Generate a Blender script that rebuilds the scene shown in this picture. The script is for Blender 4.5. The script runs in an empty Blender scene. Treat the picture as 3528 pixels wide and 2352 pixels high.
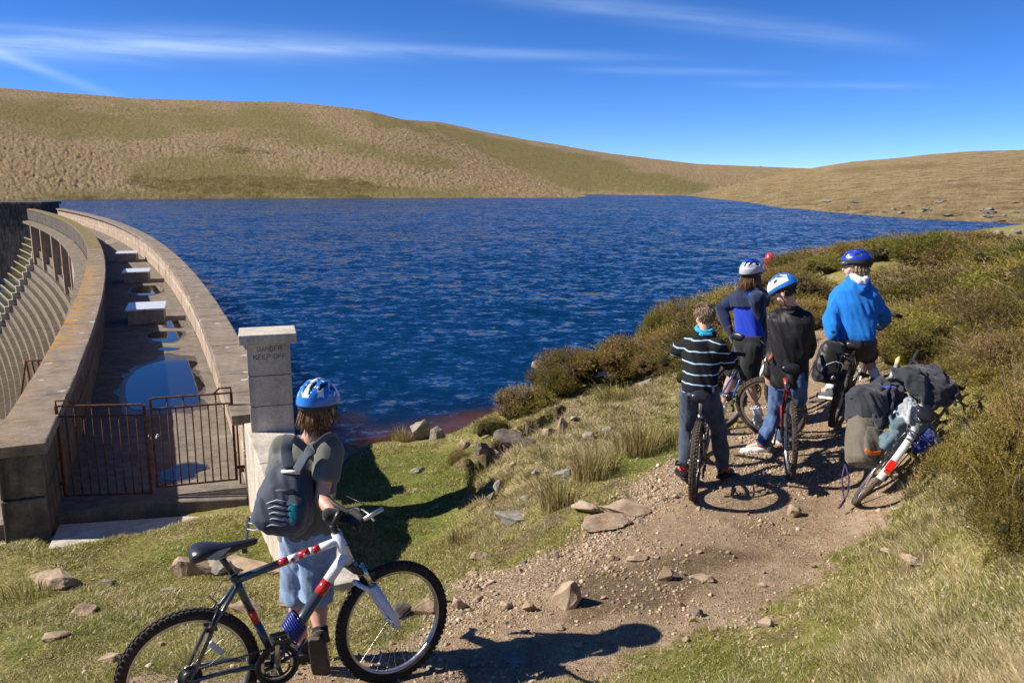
import bpy, bmesh, math, random
import numpy as np
from mathutils import Vector, Matrix, Euler, noise as mnoise
random.seed(7); rng = np.random.default_rng(7)
scene = bpy.context.scene
# ---------------------------------------------------------------- camera, sky, sun
F = 1900.0; PITCH = math.radians(11.0); CZ = 2.4       # focal length in photo pixels (photo taken as 2352 wide)
cam_data = bpy.data.cameras.new('camera'); cam = bpy.data.objects.new('camera', cam_data)
scene.collection.objects.link(cam); scene.camera = cam
cam_data.sensor_width = 36.0; cam_data.lens = 36.0*F/2352; cam_data.clip_start = 0.05; cam_data.clip_end = 6000
cam.location = (0, 0, CZ); cam.rotation_euler = (math.radians(90)-PITCH, 0, 0)
SUN_FROM = Vector((-1.21, -0.07, 1.0)).normalized()
SUN_EL = math.asin(SUN_FROM.z); SUN_ROT = math.atan2(SUN_FROM.x, SUN_FROM.y)
world = bpy.data.worlds.new('World'); scene.world = world; world.use_nodes = True
wn = world.node_tree; wn.nodes.clear()
def N(nt, typ, **kw):
    n = nt.nodes.new(typ)
    for k, v in kw.items():
        if k.startswith('i_'):
            key = k[2:]; key = int(key) if key.isdigit() else key.replace('_', ' ')
            n.inputs[key].default_value = v
        else: setattr(n, k, v)
    return n
def L(nt, a, ao, b, bi): nt.links.new(a.outputs[ao], b.inputs[bi])
def mth(nt, op, a, b=None, clamp=False):
    n = nt.nodes.new('ShaderNodeMath'); n.operation = op; n.use_clamp = clamp
    for i, v in enumerate((a, b)):
        if v is None: continue
        if isinstance(v, (int, float)): n.inputs[i].default_value = v
        else: nt.links.new(v, n.inputs[i])
    return n.outputs[0]
def ramp(nt, fac, stops, interp='LINEAR'):
    n = nt.nodes.new('ShaderNodeValToRGB'); n.color_ramp.interpolation = interp
    el = n.color_ramp.elements
    while len(el) < len(stops): el.new(0.5)
    for e, (p, c) in zip(el, stops):
        e.position = p; e.color = (*c, 1) if len(c) == 3 else c
    nt.links.new(fac, n.inputs[0]); return n.outputs[0]
def mixc(nt, fac, a, b, mode='MIX'):
    n = nt.nodes.new('ShaderNodeMixRGB'); n.blend_type = mode
    for i, v in enumerate((fac, a, b)):
        if isinstance(v, (int, float)): n.inputs[i].default_value = v
        elif isinstance(v, tuple): n.inputs[i].default_value = (*v, 1)
        else: nt.links.new(v, n.inputs[i])
    return n.outputs[0]
sky = N(wn, 'ShaderNodeTexSky', sky_type='NISHITA', sun_disc=False, sun_elevation=SUN_EL, sun_rotation=SUN_ROT,
        altitude=4000, air_density=0.7, dust_density=0.0, ozone_density=3.0)
hs = N(wn, 'ShaderNodeHueSaturation', i_Hue=0.500, i_Saturation=1.22, i_Value=1.0)
L(wn, sky, 0, hs, 'Color')
tint_ = mixc(wn, 1.0, hs.outputs[0], (.92, 1.01, 1.27), 'MULTIPLY')
tc = N(wn, 'ShaderNodeTexCoord'); sp = N(wn, 'ShaderNodeSeparateXYZ'); L(wn, tc, 'Generated', sp, 0)
yy = mth(wn, 'MAXIMUM', sp.outputs[1], 0.02)
az = mth(wn, 'DIVIDE', sp.outputs[0], yy)                    # directions as slopes: where the cirrus lies in the sky
rr_ = mth(wn, 'SQRT', mth(wn, 'ADD', mth(wn, 'MULTIPLY', sp.outputs[0], sp.outputs[0]), mth(wn, 'MULTIPLY', sp.outputs[1], sp.outputs[1])))
el_ = mth(wn, 'DIVIDE', sp.outputs[2], yy)
def streak(a0, a1, e0, slope, curve, width, strength, soft=0.12):
    ctr = mth(wn, 'ADD', e0, mth(wn, 'ADD', mth(wn, 'MULTIPLY', az, slope), mth(wn, 'MULTIPLY', mth(wn, 'MULTIPLY', az, az), curve)))
    d = mth(wn, 'DIVIDE', mth(wn, 'SUBTRACT', el_, ctr), width)
    g = mth(wn, 'EXPONENT', mth(wn, 'MULTIPLY', mth(wn, 'MULTIPLY', d, d), -1.0))
    m1 = N(wn, 'ShaderNodeMapRange', interpolation_type='SMOOTHSTEP'); wn.links.new(az, m1.inputs[0]); m1.inputs[1].default_value = a0-soft; m1.inputs[2].default_value = a0+soft
    m2 = N(wn, 'ShaderNodeMapRange', interpolation_type='SMOOTHSTEP'); wn.links.new(az, m2.inputs[0]); m2.inputs[1].default_value = a1-soft; m2.inputs[2].default_value = a1+soft
    m2.inputs[3].default_value = 1; m2.inputs[4].default_value = 0
    return mth(wn, 'MULTIPLY', mth(wn, 'MULTIPLY', g, mth(wn, 'MULTIPLY', m1.outputs[0], m2.outputs[0])), strength)
cv = N(wn, 'ShaderNodeCombineXYZ'); wn.links.new(mth(wn, 'MULTIPLY', az, 2.2), cv.inputs[0])
wn.links.new(mth(wn, 'ADD', mth(wn, 'MULTIPLY', el_, 34), mth(wn, 'MULTIPLY', az, 2.2)), cv.inputs[1])
cn = N(wn, 'ShaderNodeTexNoise', i_Scale=1.9, i_Detail=10.0, i_Roughness=0.62, i_Distortion=0.35); L(wn, cv, 0, cn, 'Vector')
cnm = N(wn, 'ShaderNodeMapRange', i_1=0.25, i_2=0.75); L(wn, cn, 0, cnm, 0)
STREAKS = [(-2.2, -0.22, 0.145, -0.018, 0.0, 0.0165, 0.58, 0.26), (-1.2, -0.48, -0.070, -0.36, 0.0, 0.006, 0.36, 0.05), (-0.35, 0.12, 0.143, -0.025, 0.0, 0.006, 0.26, 0.16),
           (-0.02, 0.42, 0.207, -0.118, 0.0, 0.011, 0.26, 0.12), (0.10, 0.28, 0.128, -0.02, 0, 0.004, 0.20, 0.08), (0.25, 0.48, 0.112, -0.01, 0.0, 0.0035, 0.13, 0.06), (-0.62, -0.40, 0.205, -0.03, 0.0, 0.004, 0.14, 0.06)]
tot = None
for s in STREAKS:
    o = streak(*s); tot = o if tot is None else mth(wn, 'ADD', tot, o)
cmask = mth(wn, 'MULTIPLY', tot, mth(wn, 'ADD', mth(wn, 'MULTIPLY', cnm.outputs[0], 0.80), 0.10), True)
CLOUD = (6.2, 7.8, 9.8)
skyc = mixc(wn, cmask, tint_, CLOUD)
bg = N(wn, 'ShaderNodeBackground', i_Strength=0.080); wn.links.new(skyc, bg.inputs[0])
wo = N(wn, 'ShaderNodeOutputWorld'); L(wn, bg, 0, wo, 0)
sd = bpy.data.lights.new('sun', 'SUN'); sd.energy = 4.7; sd.angle = math.radians(0.5); sd.color = (1.0, 0.93, 0.82)
sun = bpy.data.objects.new('sun', sd); scene.collection.objects.link(sun)
sun.rotation_euler = SUN_FROM.to_track_quat('Z', 'Y').to_euler()
scene.view_settings.view_transform = 'Standard'; scene.view_settings.look = 'None'
scene.view_settings.exposure = 0.80; scene.view_settings.gamma = 1.0; scene.view_settings.use_curve_mapping = False
scene.cycles.max_bounces = 6; scene.cycles.transparent_max_bounces = 8

# ---------------------------------------------------------------- helpers
def ray(px, py):
    x = (px-1176)/F; u = -(py-784)/F
    return Vector((x, math.cos(PITCH)+u*math.sin(PITCH), -math.sin(PITCH)+u*math.cos(PITCH)))
def at(px, py, z):
    r = ray(px, py); return Vector((0, 0, CZ))+r*((z-CZ)/r.z)
def atY(px, py, Y):
    r = ray(px, py); return Vector((0, 0, CZ))+r*(Y/r.y)
def pixv(x, y, z):
    z = z-CZ; d = y*math.cos(PITCH)-z*math.sin(PITCH); u = y*math.sin(PITCH)+z*math.cos(PITCH)
    d = np.maximum(d, 0.05); return 1176+F*x/d, 784-F*u/d
def ss(a, b, x): t = np.clip((x-a)/(b-a), 0, 1); return t*t*(3-2*t)
def _h(ix, iy, s):
    n = (ix.astype(np.int64)*374761393+iy.astype(np.int64)*668265263+s*1442695041) & 0x7fffffff
    n = ((n ^ (n >> 13))*1274126177) & 0x7fffffff
    return ((n ^ (n >> 16)) & 0xffff)/65535.0
def vn(x, y, s=0):
    x = np.asarray(x, float); y = np.asarray(y, float)
    ix = np.floor(x); iy = np.floor(y); fx = x-ix; fy = y-iy; fx = fx*fx*(3-2*fx); fy = fy*fy*(3-2*fy)
    a = _h(ix, iy, s); b = _h(ix+1, iy, s); c = _h(ix, iy+1, s); d = _h(ix+1, iy+1, s)
    return (a+(b-a)*fx)*(1-fy)+(c+(d-c)*fx)*fy
def fbm(x, y, s=0, o=4, g=0.5):
    t = 0; a = 1; n = 0
    for i in range(o):
        t = t+a*(vn(x*2**i+17.3*i, y*2**i-9.1*i, s+i)-0.5); n += a; a *= g
    return t/n*2                                              # about -1..1
def poly_sd(px, py, poly):                                    # signed distance, inside positive
    px = np.asarray(px, float); py = np.asarray(py, float)
    d = np.full(px.shape, 1e9); ins = np.zeros(px.shape, bool); n = len(poly)
    for i in range(n):
        ax, ay = poly[i]; bx, by = poly[(i+1) % n]; ex, ey = bx-ax, by-ay
        t = np.clip(((px-ax)*ex+(py-ay)*ey)/(ex*ex+ey*ey+1e-12), 0, 1)
        d = np.minimum(d, np.hypot(px-ax-t*ex, py-ay-t*ey))
        c = (ay > py) != (by > py)
        with np.errstate(divide='ignore', invalid='ignore'):
            xi = (bx-ax)*(py-ay)/(by-ay if by != ay else 1e-9)+ax
        ins ^= c & (px < xi)
    return np.where(ins, d, -d)
def np_mesh(name, V, Fc, mat=None, parent=None, smooth=False, attrs=None, matidx=None):
    me = bpy.data.meshes.new(name); V = np.asarray(V, np.float32); Fc = np.asarray(Fc, np.int32)
    k = Fc.shape[1]
    me.vertices.add(len(V)); me.vertices.foreach_set('co', V.ravel())
    me.loops.add(Fc.size); me.loops.foreach_set('vertex_index', Fc.ravel())
    me.polygons.add(len(Fc)); me.polygons.foreach_set('loop_start', np.arange(0, Fc.size, k, dtype=np.int32))
    me.polygons.foreach_set('loop_total', np.full(len(Fc), k, np.int32))
    me.update(calc_edges=True)
    if smooth: me.polygons.foreach_set('use_smooth', np.ones(len(Fc), bool))
    for nm, arr in (attrs or {}).items():
        arr = np.asarray(arr, np.float32)
        if arr.ndim == 1:
            a = me.attributes.new(nm, 'FLOAT', 'POINT'); a.data.foreach_set('value', arr)
        else:
            a = me.attributes.new(nm, 'FLOAT_COLOR', 'POINT')
            if arr.shape[1] == 3: arr = np.hstack([arr, np.ones((len(arr), 1), np.float32)])
            a.data.foreach_set('color', arr.ravel())
    if mat: me.materials.append(mat)
    o = bpy.data.objects.new(name, me); scene.collection.objects.link(o)
    if parent: o.parent = parent
    return o
def grid_faces(nr, nc):
    i = np.arange(nr-1)[:, None]*nc+np.arange(nc-1)[None, :]
    return np.stack([i, i+1, i+1+nc, i+nc], -1).reshape(-1, 4)
def tag(o, label=None, cat=None, group=None, kind=None):
    if label: o['label'] = label
    if cat: o['category'] = cat
    if group: o['group'] = group
    if kind: o['kind'] = kind
    return o
def empty(name, loc=(0, 0, 0), rz=0, label=None, cat=None, group=None):
    o = bpy.data.objects.new(name, None); scene.collection.objects.link(o); o.location = loc; o.rotation_euler = (0, 0, rz)
    o.empty_display_size = 0.1
    return tag(o, label, cat, group)
class MB:
    """collects shapes, each with a material slot, and links them as one mesh object"""
    def __init__(s): s.v = []; s.f = []; s.m = []; s.sm = []
    def add(s, V, Fs, m=0, smooth=True):
        b = len(s.v); s.v += [tuple(v) for v in V]; s.f += [tuple(i+b for i in f) for f in Fs]; s.m += [m]*len(Fs); s.sm += [smooth]*len(Fs)
    def tube(s, pts, r, n=8, m=0, cap=True, closed=False, flat=None, up=None):
        pts = [Vector(p) for p in pts]; k = len(pts)
        rs = r if isinstance(r, (list, tuple)) else [r]*k
        V = []; t0 = None; u = None
        for i, p in enumerate(pts):
            if closed: t = pts[(i+1) % k]-pts[i-1]
            else: t = (pts[min(i+1, k-1)]-pts[max(i-1, 0)])
            t = t.normalized() if t.length > 1e-9 else Vector((0, 0, 1))
            if u is None:
                ref = Vector(up) if up else (Vector((0, 0, 1)) if abs(t.z) < 0.9 else Vector((1, 0, 0)))
                u = (ref-t*ref.dot(t)).normalized()
            else:
                u = u-t*u.dot(t); u = u.normalized() if u.length > 1e-6 else t.orthogonal().normalized()
            w = t.cross(u)
            fa, fb = (flat[i] if isinstance(flat, list) else flat) if flat else (1, 1)
            for j in range(n):
                a = 2*math.pi*j/n; V.append(p+u*(math.cos(a)*rs[i]*fa)+w*(math.sin(a)*rs[i]*fb))
        Fs = []
        for i in range(k if closed else k-1):
            for j in range(n):
                a = i*n+j; b = i*n+(j+1) % n; c = ((i+1) % k)*n+(j+1) % n; d = ((i+1) % k)*n+j
                Fs.append((a, b, c, d))
        if cap and not closed:
            Fs.append(tuple(range(n-1, -1, -1))); Fs.append(tuple((k-1)*n+j for j in range(n)))
        s.add(V, Fs, m)
        return s
    def box(s, c, d, m=0, rot=None, taper=1.0):
        V = []
        for z in (-1, 1):
            for y in (-1, 1):
                for x in (-1, 1):
                    q = taper if z > 0 else 1
                    p = Vector((x*d[0]/2*q, y*d[1]/2*q, z*d[2]/2))
                    if rot is not None: p = rot @ p
                    V.append(p+Vector(c))
        s.add(V, [(0, 2, 3, 1), (4, 5, 7, 6), (0, 1, 5, 4), (2, 6, 7, 3), (0, 4, 6, 2), (1, 3, 7, 5)], m, False); return s
    def ell(s, c, r, m=0, rot=None, nu=16, nv=10):
        V = []
        for i in range(nv+1):
            th = math.pi*i/nv
            for j in range(nu):
                a = 2*math.pi*j/nu
                p = Vector((math.sin(th)*math.cos(a)*r[0], math.sin(th)*math.sin(a)*r[1], math.cos(th)*r[2]))
                if rot is not None: p = rot @ p
                V.append(p+Vector(c))
        Fs = [(i*nu+j, (i+1)*nu+j, (i+1)*nu+(j+1) % nu, i*nu+(j+1) % nu) for i in range(nv) for j in range(nu)]
        s.add(V, Fs, m); return s
    def lathe(s, prof, axis_o, axis, n=32, m=0, up=None):
        ax = Vector(axis).normalized(); u = ax.orthogonal().normalized(); w = ax.cross(u); V = []; k = len(prof)
        for j in range(n):
            a = 2*math.pi*j/n; d = u*math.cos(a)+w*math.sin(a)
            for (r, h) in prof: V.append(Vector(axis_o)+d*r+ax*h)
        Fs = [(j*k+i, ((j+1) % n)*k+i, ((j+1) % n)*k+(i+1) % k, j*k+(i+1) % k) for j in range(n) for i in range(k)]
        s.add(V, Fs, m); return s
    def build(s, name, mats, parent=None, bevel=0, mw=None):
        me = bpy.data.meshes.new(name); me.from_pydata([tuple(v) for v in s.v], [], s.f)
        for mt in (mats if isinstance(mats, (list, tuple)) else [mats]): me.materials.append(mt)
        me.polygons.foreach_set('material_index', s.m); me.polygons.foreach_set('use_smooth', s.sm)
        if bevel:
            bm = bmesh.new(); bm.from_mesh(me)
            bmesh.ops.bevel(bm, geom=[e for e in bm.edges if len(e.link_faces) == 2 and e.calc_face_angle(0) > 0.6], offset=bevel, segments=2, affect='EDGES', profile=0.5, clamp_overlap=True)
            bm.to_mesh(me); bm.free()
        o = bpy.data.objects.new(name, me); scene.collection.objects.link(o)
        if parent: o.parent = parent
        return o
def copy_tree(o, parent=None):
    c = o.copy(); scene.collection.objects.link(c)
    if parent: c.parent = parent
    for ch in [x for x in o.children]: copy_tree(ch, c)
    return c

# ---------------------------------------------------------------- materials
def new_mat(name):
    m = bpy.data.materials.new(name); m.use_nodes = True; nt = m.node_tree; nt.nodes.clear()
    out = N(nt, 'ShaderNodeOutputMaterial'); b = N(nt, 'ShaderNodeBsdfPrincipled'); L(nt, b, 0, out, 0)
    return m, nt, b
def pos(nt, scale=(1, 1, 1), obj=False):
    g = N(nt, 'ShaderNodeTexCoord') if obj else N(nt, 'ShaderNodeNewGeometry')
    mp = N(nt, 'ShaderNodeMapping'); mp.inputs['Scale'].default_value = scale
    L(nt, g, 'Object' if obj else 'Position', mp, 0); return mp.outputs[0]
def nz(nt, vec, scale, detail=6, rough=0.6, dist=0.0, out=0):
    n = N(nt, 'ShaderNodeTexNoise', i_Scale=scale, i_Detail=detail, i_Roughness=rough, i_Distortion=dist)
    nt.links.new(vec, n.inputs['Vector']); return n.outputs[out]
def bump(nt, b, h, strength=0.5, dist=0.01):
    n = N(nt, 'ShaderNodeBump', i_Strength=strength, i_Distance=dist); nt.links.new(h, n.inputs['Height']); L(nt, n, 0, b, 'Normal'); return n
MATS = {}
def mat(name, c, rough=0.6, metal=0.0, var=0.15, scale=20, bmp=0.0, bdist=0.002, spec=0.5, c2=None, coat=0.0, alpha=1.0):
    if name in MATS: return MATS[name]
    m, nt, b = new_mat(name); p = pos(nt, obj=True); n = nz(nt, p, scale, 5)
    lo = tuple(x*(1-var) for x in c); hi = c2 if c2 else tuple(min(1, x*(1+var)) for x in c)
    nt.links.new(ramp(nt, n, [(0.32, lo), (0.68, hi)]), b.inputs['Base Color'])
    b.inputs['Metallic'].default_value = metal; b.inputs['Specular IOR Level'].default_value = spec
    nt.links.new(mth(nt, 'ADD', mth(nt, 'MULTIPLY', n, 0.16), rough-0.08), b.inputs['Roughness'])
    if coat: b.inputs['Coat Weight'].default_value = coat
    if alpha < 1: b.inputs['Alpha'].default_value = alpha
    if bmp: bump(nt, b, nz(nt, p, scale*3, 4), bmp, bdist)
    MATS[name] = m; return m
# ---------------------------------------------------------------- dam centre line (plan)
def dg_(y): return -0.3773-0.4324*y/100-0.0837*y*y/1e4
def dgx(y): return -0.5003-0.3773*y-0.2162*y*y/100-0.0279*y**3/1e4
def dpt(y, off, z=0.0):                                       # a point beside the centre line, off > 0 to the water side
    s = dg_(y); n = math.sqrt(1+s*s); return Vector((dgx(y)+off/n, y-off*s/n, z))
def dam_off(x, y): return (x-dgx(y))/np.sqrt(1+dg_(y)**2)
# ---------------------------------------------------------------- near ground: heights through known points
WATER = -1.55
CP = [  # photo x, photo y, height
 (740,1540,-.04),(905,1563,-.04),(1176,1568,.0),(1400,1568,.04),(0,1568,-.30),(300,1568,-.12),(0,1400,-.58),(300,1390,-.5),(0,1270,-.90),(130,1232,-1.0),
 (300,1200,-1.05),(450,1180,-1.05),(580,1165,-.98),(300,1300,-.78),(600,1310,-.76),(500,1450,-.34),(800,1400,-.42),(950,1400,-.24),(1050,1340,-.3),(900,1330,-.55),(1000,1240,-.74),(900,1150,-.98),
 (900,1050,-1.18),(1000,1080,-1.08),(1090,1160,-.8),(860,1010,-1.42),(990,1020,-1.40),(790,990,-1.7),(1110,1240,-.46),(1200,1200,-.28),(1150,1100,-.55),(1060,1050,-.95),
 (1200,1010,-.55),(1120,985,-1.0),(1400,1100,-.05),(1400,1000,-.14),(1500,940,-.1),(1500,880,-.22),(1320,950,-.45),(1170,935,-1.15),(1300,880,-.8),(1400,860,-.6),
 (1590,1145,.03),(1650,1090,.05),(1740,1040,.07),(1815,1095,.06),(1750,990,.09),(1660,985,.08),(1920,975,.18),(1905,930,.2),(1850,800,.3),(1880,760,.34),(1560,860,.0),
 (1500,790,-.5),(1960,1155,.06),(2060,1120,.14),(2150,1060,.42),(2230,1000,.62),(2300,1200,.75),(2352,1300,.92),(2000,1300,.04),(1700,1300,.0),(1400,1400,.0),
 (1600,1500,.05),(1800,1568,.22),(2000,1568,.42),(2352,1568,.80),(2352,1430,.84),(2200,1330,.50),(2080,1230,.20),(1650,1200,.02),(1500,1200,-.02),(1300,1300,-.06),(1150,1450,-.08),
 (1000,1500,-.1)]
pts = [tuple(at(a, b, c)) for a, b, c in CP]
pts += [(3.6,7.6,.55),(4.6,6.4,1.0),(5.8,5,1.35),(7.5,7,1.35),(5.2,9,.60),(7.5,10.5,.95),(10,13,.95),(6.4,13,.45),(4.6,12,.20),(3.4,11.5,.10),(6.6,16,.70),(10,17.5,.80),
 (14,20.5,.75),(20,25,.5),(14,14,1.1),(20,18,1.2),(30,30,.6),(26,38,.6),(2.6,13,-.5),(1.5,11.5,-.65),(3.6,15.5,-.6),(5.8,19,-.3),(9,22,.1),(13,27,.1),(18,33,0),(30,50,-.6),
 (-1.2,12.6,-1.58),(-.4,13.6,-1.62),(.9,13.8,-1.62),(1.8,15,-1.7),(3,18,-1.7),(6.3,24,-1.7),(11,31.5,-1.7),(17,40,-1.8),(30,60,-1.9),
 (-1.5,15,-2.4),(0.5,17,-2.6),(2.5,22,-2.9),(6,30,-3.2),(12,40,-3.4),(20,55,-3.4),(-6,20,-3.6),(-5,30,-4),(0,45,-4.5),(-12,30,-4.5),(-15,50,-5),(-2.4,13.2,-2.0),(-3.6,12,-2.6),(-2.6,11.2,-1.75),(-2.5,10,-1.4),
 (0,2,.3),(0,0,.75),(1.2,1.2,.85),(-1.5,1.5,.2),(-3.5,2,-.15),(-6,3,-.45),(2.5,0,1.15),(0,-3,1.1),(4,-3,1.7),(-5,-3,.3),(7,2,2.0),(10,5,2.2),(12,-5,2.8),(-10,-6,0),(-12,3,-1.3),
 (-6,6,-.95),(-7,7.6,-1.35),(-8.5,8.5,-2.2),(-10,6,-1.8),(-8,11,-3.6),(-12,14,-5.2),(-16,10,-5),(-20,20,-7.5),(-5.2,9.5,-2.3),(-4.2,9.6,-2.2),(-4.6,12,-3.2),(-7,16,-4.2)]
CPA = np.array(pts)
def tps(A):
    n = len(A); d = np.hypot(A[:, None, 0]-A[None, :, 0], A[:, None, 1]-A[None, :, 1])
    K = d*d*np.log(d+1e-9)*0.5+np.eye(n)*0.02
    Pm = np.hstack([np.ones((n, 1)), A[:, :2]]); M = np.block([[K, Pm], [Pm.T, np.zeros((3, 3))]])
    return np.linalg.solve(M, np.concatenate([A[:, 2], np.zeros(3)]))
TW = tps(CPA)
def H0(x, y):
    x = np.asarray(x, float); y = np.asarray(y, float); sh = x.shape; x = x.ravel(); y = y.ravel(); out = np.empty(len(x))
    for s in range(0, len(x), 20000):
        xs, ys = x[s:s+20000], y[s:s+20000]
        d = np.hypot(xs[:, None]-CPA[None, :, 0], ys[:, None]-CPA[None, :, 1])
        out[s:s+20000] = (d*d*np.log(d+1e-9)*0.5) @ TW[:-3]+TW[-3]+TW[-2]*xs+TW[-1]*ys
    return out.reshape(sh)
W2 = lambda L_, z: [tuple(at(a, b, z))[:2] for a, b in L_]
PATH = W2([(1862,790),(1720,920),(1590,1040),(1480,1115),(1390,1160),(1230,1205),(1120,1235),(1045,1290),(1010,1350),(960,1400),(800,1440),(600,1480),(300,1545)], 0.0)+[(-2.6,2.6),(-1.5,2.2)]+\
       W2([(1250,1545),(1560,1470),(1750,1370),(1900,1270),(1990,1180),(2050,1090),(2040,1000),(1990,900),(1925,800),(1900,775)], 0.05)
GRAV = [W2([(1110,1255),(1290,1240),(1420,1140),(1560,1070),(1610,1110),(1500,1190),(1380,1270),(1230,1350),(1130,1400),(1050,1440),(1010,1490),(930,1480),(990,1360)], -.05),
        W2([(1640,1060),(1760,1010),(1950,1020),(2010,1100),(1880,1120),(1700,1110)], .05), W2([(1000,1330),(1160,1290),(1180,1350),(1040,1400)], -.25)]
STRAW = [W2([(2130,1060),(2240,1040),(2352,1150),(2500,1300),(2500,1568),(2230,1568),(2000,1500),(2020,1300),(2060,1180)], .35)+[(4, 1.0), (1.5, 1.2), (1.3, 2.4)],
         W2([(1060,1040),(1200,940),(1400,880),(1560,880),(1560,1000),(1420,1110),(1250,1160),(1130,1180)], -.3)]
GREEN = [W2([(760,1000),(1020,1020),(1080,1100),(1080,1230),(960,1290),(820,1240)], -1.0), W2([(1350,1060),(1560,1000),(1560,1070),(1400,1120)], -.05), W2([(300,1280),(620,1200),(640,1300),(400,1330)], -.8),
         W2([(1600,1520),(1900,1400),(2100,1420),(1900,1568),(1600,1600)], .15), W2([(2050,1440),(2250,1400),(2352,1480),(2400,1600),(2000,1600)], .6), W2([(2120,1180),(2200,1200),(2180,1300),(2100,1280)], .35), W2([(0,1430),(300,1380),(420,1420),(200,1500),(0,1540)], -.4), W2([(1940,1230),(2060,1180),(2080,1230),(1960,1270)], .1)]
MUD = [W2([(1150,1225),(1300,1185),(1420,1130),(1430,1150),(1310,1225),(1160,1265)], -.2), W2([(1280,1330),(1600,1250),(1750,1270),(1500,1400),(1300,1440)], 0.0), W2([(1500,1130),(1560,1080),(1620,1080),(1540,1160)], 0.0),
       W2([(2050,1300),(2150,1320),(2120,1400),(2050,1380)], .2), W2([(1740,1440),(1850,1430),(1830,1470)], .1)]
STEPS = [(W2([(1120,1020),(1150,1005),(1230,985),(1290,960),(1310,965)], -.62), .22), (W2([(1120,1160),(1085,1120),(1075,1060)], -.75), .14), (W2([(1290,1215),(1200,1215),(1120,1245)], -.28), .07)]
SLABP = W2([(112,1284),(136,1205),(300,1190),(462,1183),(465,1206),(250,1258)], -1.0)
BLOCKS = []                                                    # places kept clear of loose stones and grass
def pathmask(x, y):
    n = fbm(x*1.1, y*1.1, 3, 4)*0.60+fbm(x*5, y*5, 4, 3)*0.10
    return ss(-.22, .22, poly_sd(x, y, PATH)+n)
def maxsd(x, y, polys, k=0.3, nf=1.6, s=5, w=.25):
    n = fbm(x*nf, y*nf, s, 4)*k
    m = np.zeros(np.shape(x))
    for p in polys: m = np.maximum(m, ss(-w, w, poly_sd(x, y, p)+n))
    return m
def H(x, y):
    x = np.asarray(x, float); y = np.asarray(y, float)
    z = H0(x, y); pm = pathmask(x, y)
    d = np.hypot(x, y); fr = np.clip(d/14, 0, 1)
    z = z+(fbm(x*.55, y*.55, 11, 3)*.10*np.clip(d/9, .2, 1)+fbm(x*2.1, y*2.1, 12, 4)*.055+fbm(x*8, y*8, 13, 3)*.016)*(1-.62*pm)
    tuft = np.maximum(0, fbm(x*6, y*6, 14, 2))
    z = z+(tuft*.06+np.maximum(0, fbm(x*2.6, y*2.6, 17, 2))*.13)*maxsd(x, y, STRAW[1:])
    fm = ss(-.25, .05, poly_sd(x, y, SLABP)); z = z*(1-fm)+(-1.03+np.clip(7.95-y, 0, 1.5)*.10)*fm
    for line, h in STEPS:                                      # small banks of eroded turf: steeper on the side towards the camera
        best = np.full(x.shape, 1e9); sg = np.zeros(x.shape)
        for (ax, ay), (bx, by) in zip(line[:-1], line[1:]):
            ex, ey = bx-ax, by-ay; t = np.clip(((x-ax)*ex+(y-ay)*ey)/(ex*ex+ey*ey), 0, 1)
            dd = np.hypot(x-ax-t*ex, y-ay-t*ey); c = (ex*(y-ay)-ey*(x-ax)); sg = np.where(dd < best, np.sign(c), sg); best = np.minimum(best, dd)
        s_ = best*sg+fbm(x*5, y*5, 15, 2)*.05
        z = z+h*(ss(-.05, .05, s_)-.5)*ss(.55, .1, best)
    return z
def Hs(x, y): return float(H(np.array([x]), np.array([y]))[0])
# the ground sheet, finer close to the viewer
na, nr_ = 560, 470
aa = np.radians(np.concatenate([np.linspace(-178, -50, 40, endpoint=False), np.linspace(-50, 50, na-80, endpoint=False), np.linspace(50, 178, 40)]))
rr = 0.4*(75/0.4)**np.linspace(0, 1, nr_)
A_, R_ = np.meshgrid(aa, rr); GX = R_*np.sin(A_); GY = R_*np.cos(A_); GZ = H(GX, GY)
do = dam_off(GX, GY)
GZ = np.where((GY > 8.9) & (do > -2.0) & (do < 1.22), np.minimum(GZ, -2.2), GZ)      # under the dam
GZ = np.where((GY > 8.6) & (do <= -1.3), np.where(GY < 14.5, np.minimum(GZ, -1.25-np.clip(GY-12.5, 0, 3)*.3), np.minimum(GZ, -1.8-np.clip((GY-14.5)*1.1, 0, 13))), GZ)
PM = pathmask(GX, GY); GM = maxsd(GX, GY, GRAV, .22, 2.2, 6, .12); SM = maxsd(GX, GY, STRAW, .5, 1.2, 7, .3); GR = maxsd(GX, GY, GREEN, .4, 1.3, 8, .3); MU = maxsd(GX, GY, MUD, .2, 2, 9, .2)
for line, h in STEPS:
    for (ax, ay) in line: MU = np.maximum(MU, ss(.22, .08, np.hypot(GX-ax, GY-ay)+fbm(GX*4, GY*4, 16, 2)*.08))
def samp(x, y, Fd):
    '''field values at points, read off the ground sheet itself'''
    x = np.asarray(x, float); y = np.asarray(y, float); n_ = na-80
    c = 40+(np.degrees(np.arctan2(x, y))+50)/100*n_; r = np.log(np.maximum(np.hypot(x, y), .41)/.4)/math.log(75/.4)*(nr_-1)
    c = np.clip(c, 40, 40+n_-1.001); r = np.clip(r, 0, nr_-1.001); ci = c.astype(int); ri = r.astype(int); fc = c-ci; fr = r-ri
    return (Fd[ri, ci]*(1-fc)+Fd[ri, ci+1]*fc)*(1-fr)+(Fd[ri+1, ci]*(1-fc)+Fd[ri+1, ci+1]*fc)*fr
def Hs(x, y):
    return float(samp(x, y, GZ)) if y > .3 and abs(x) < y*1.1 and not (y > 8.5 and dam_off(x, y) < 1.3) else float(H(np.array([x]), np.array([y]))[0])
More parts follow.
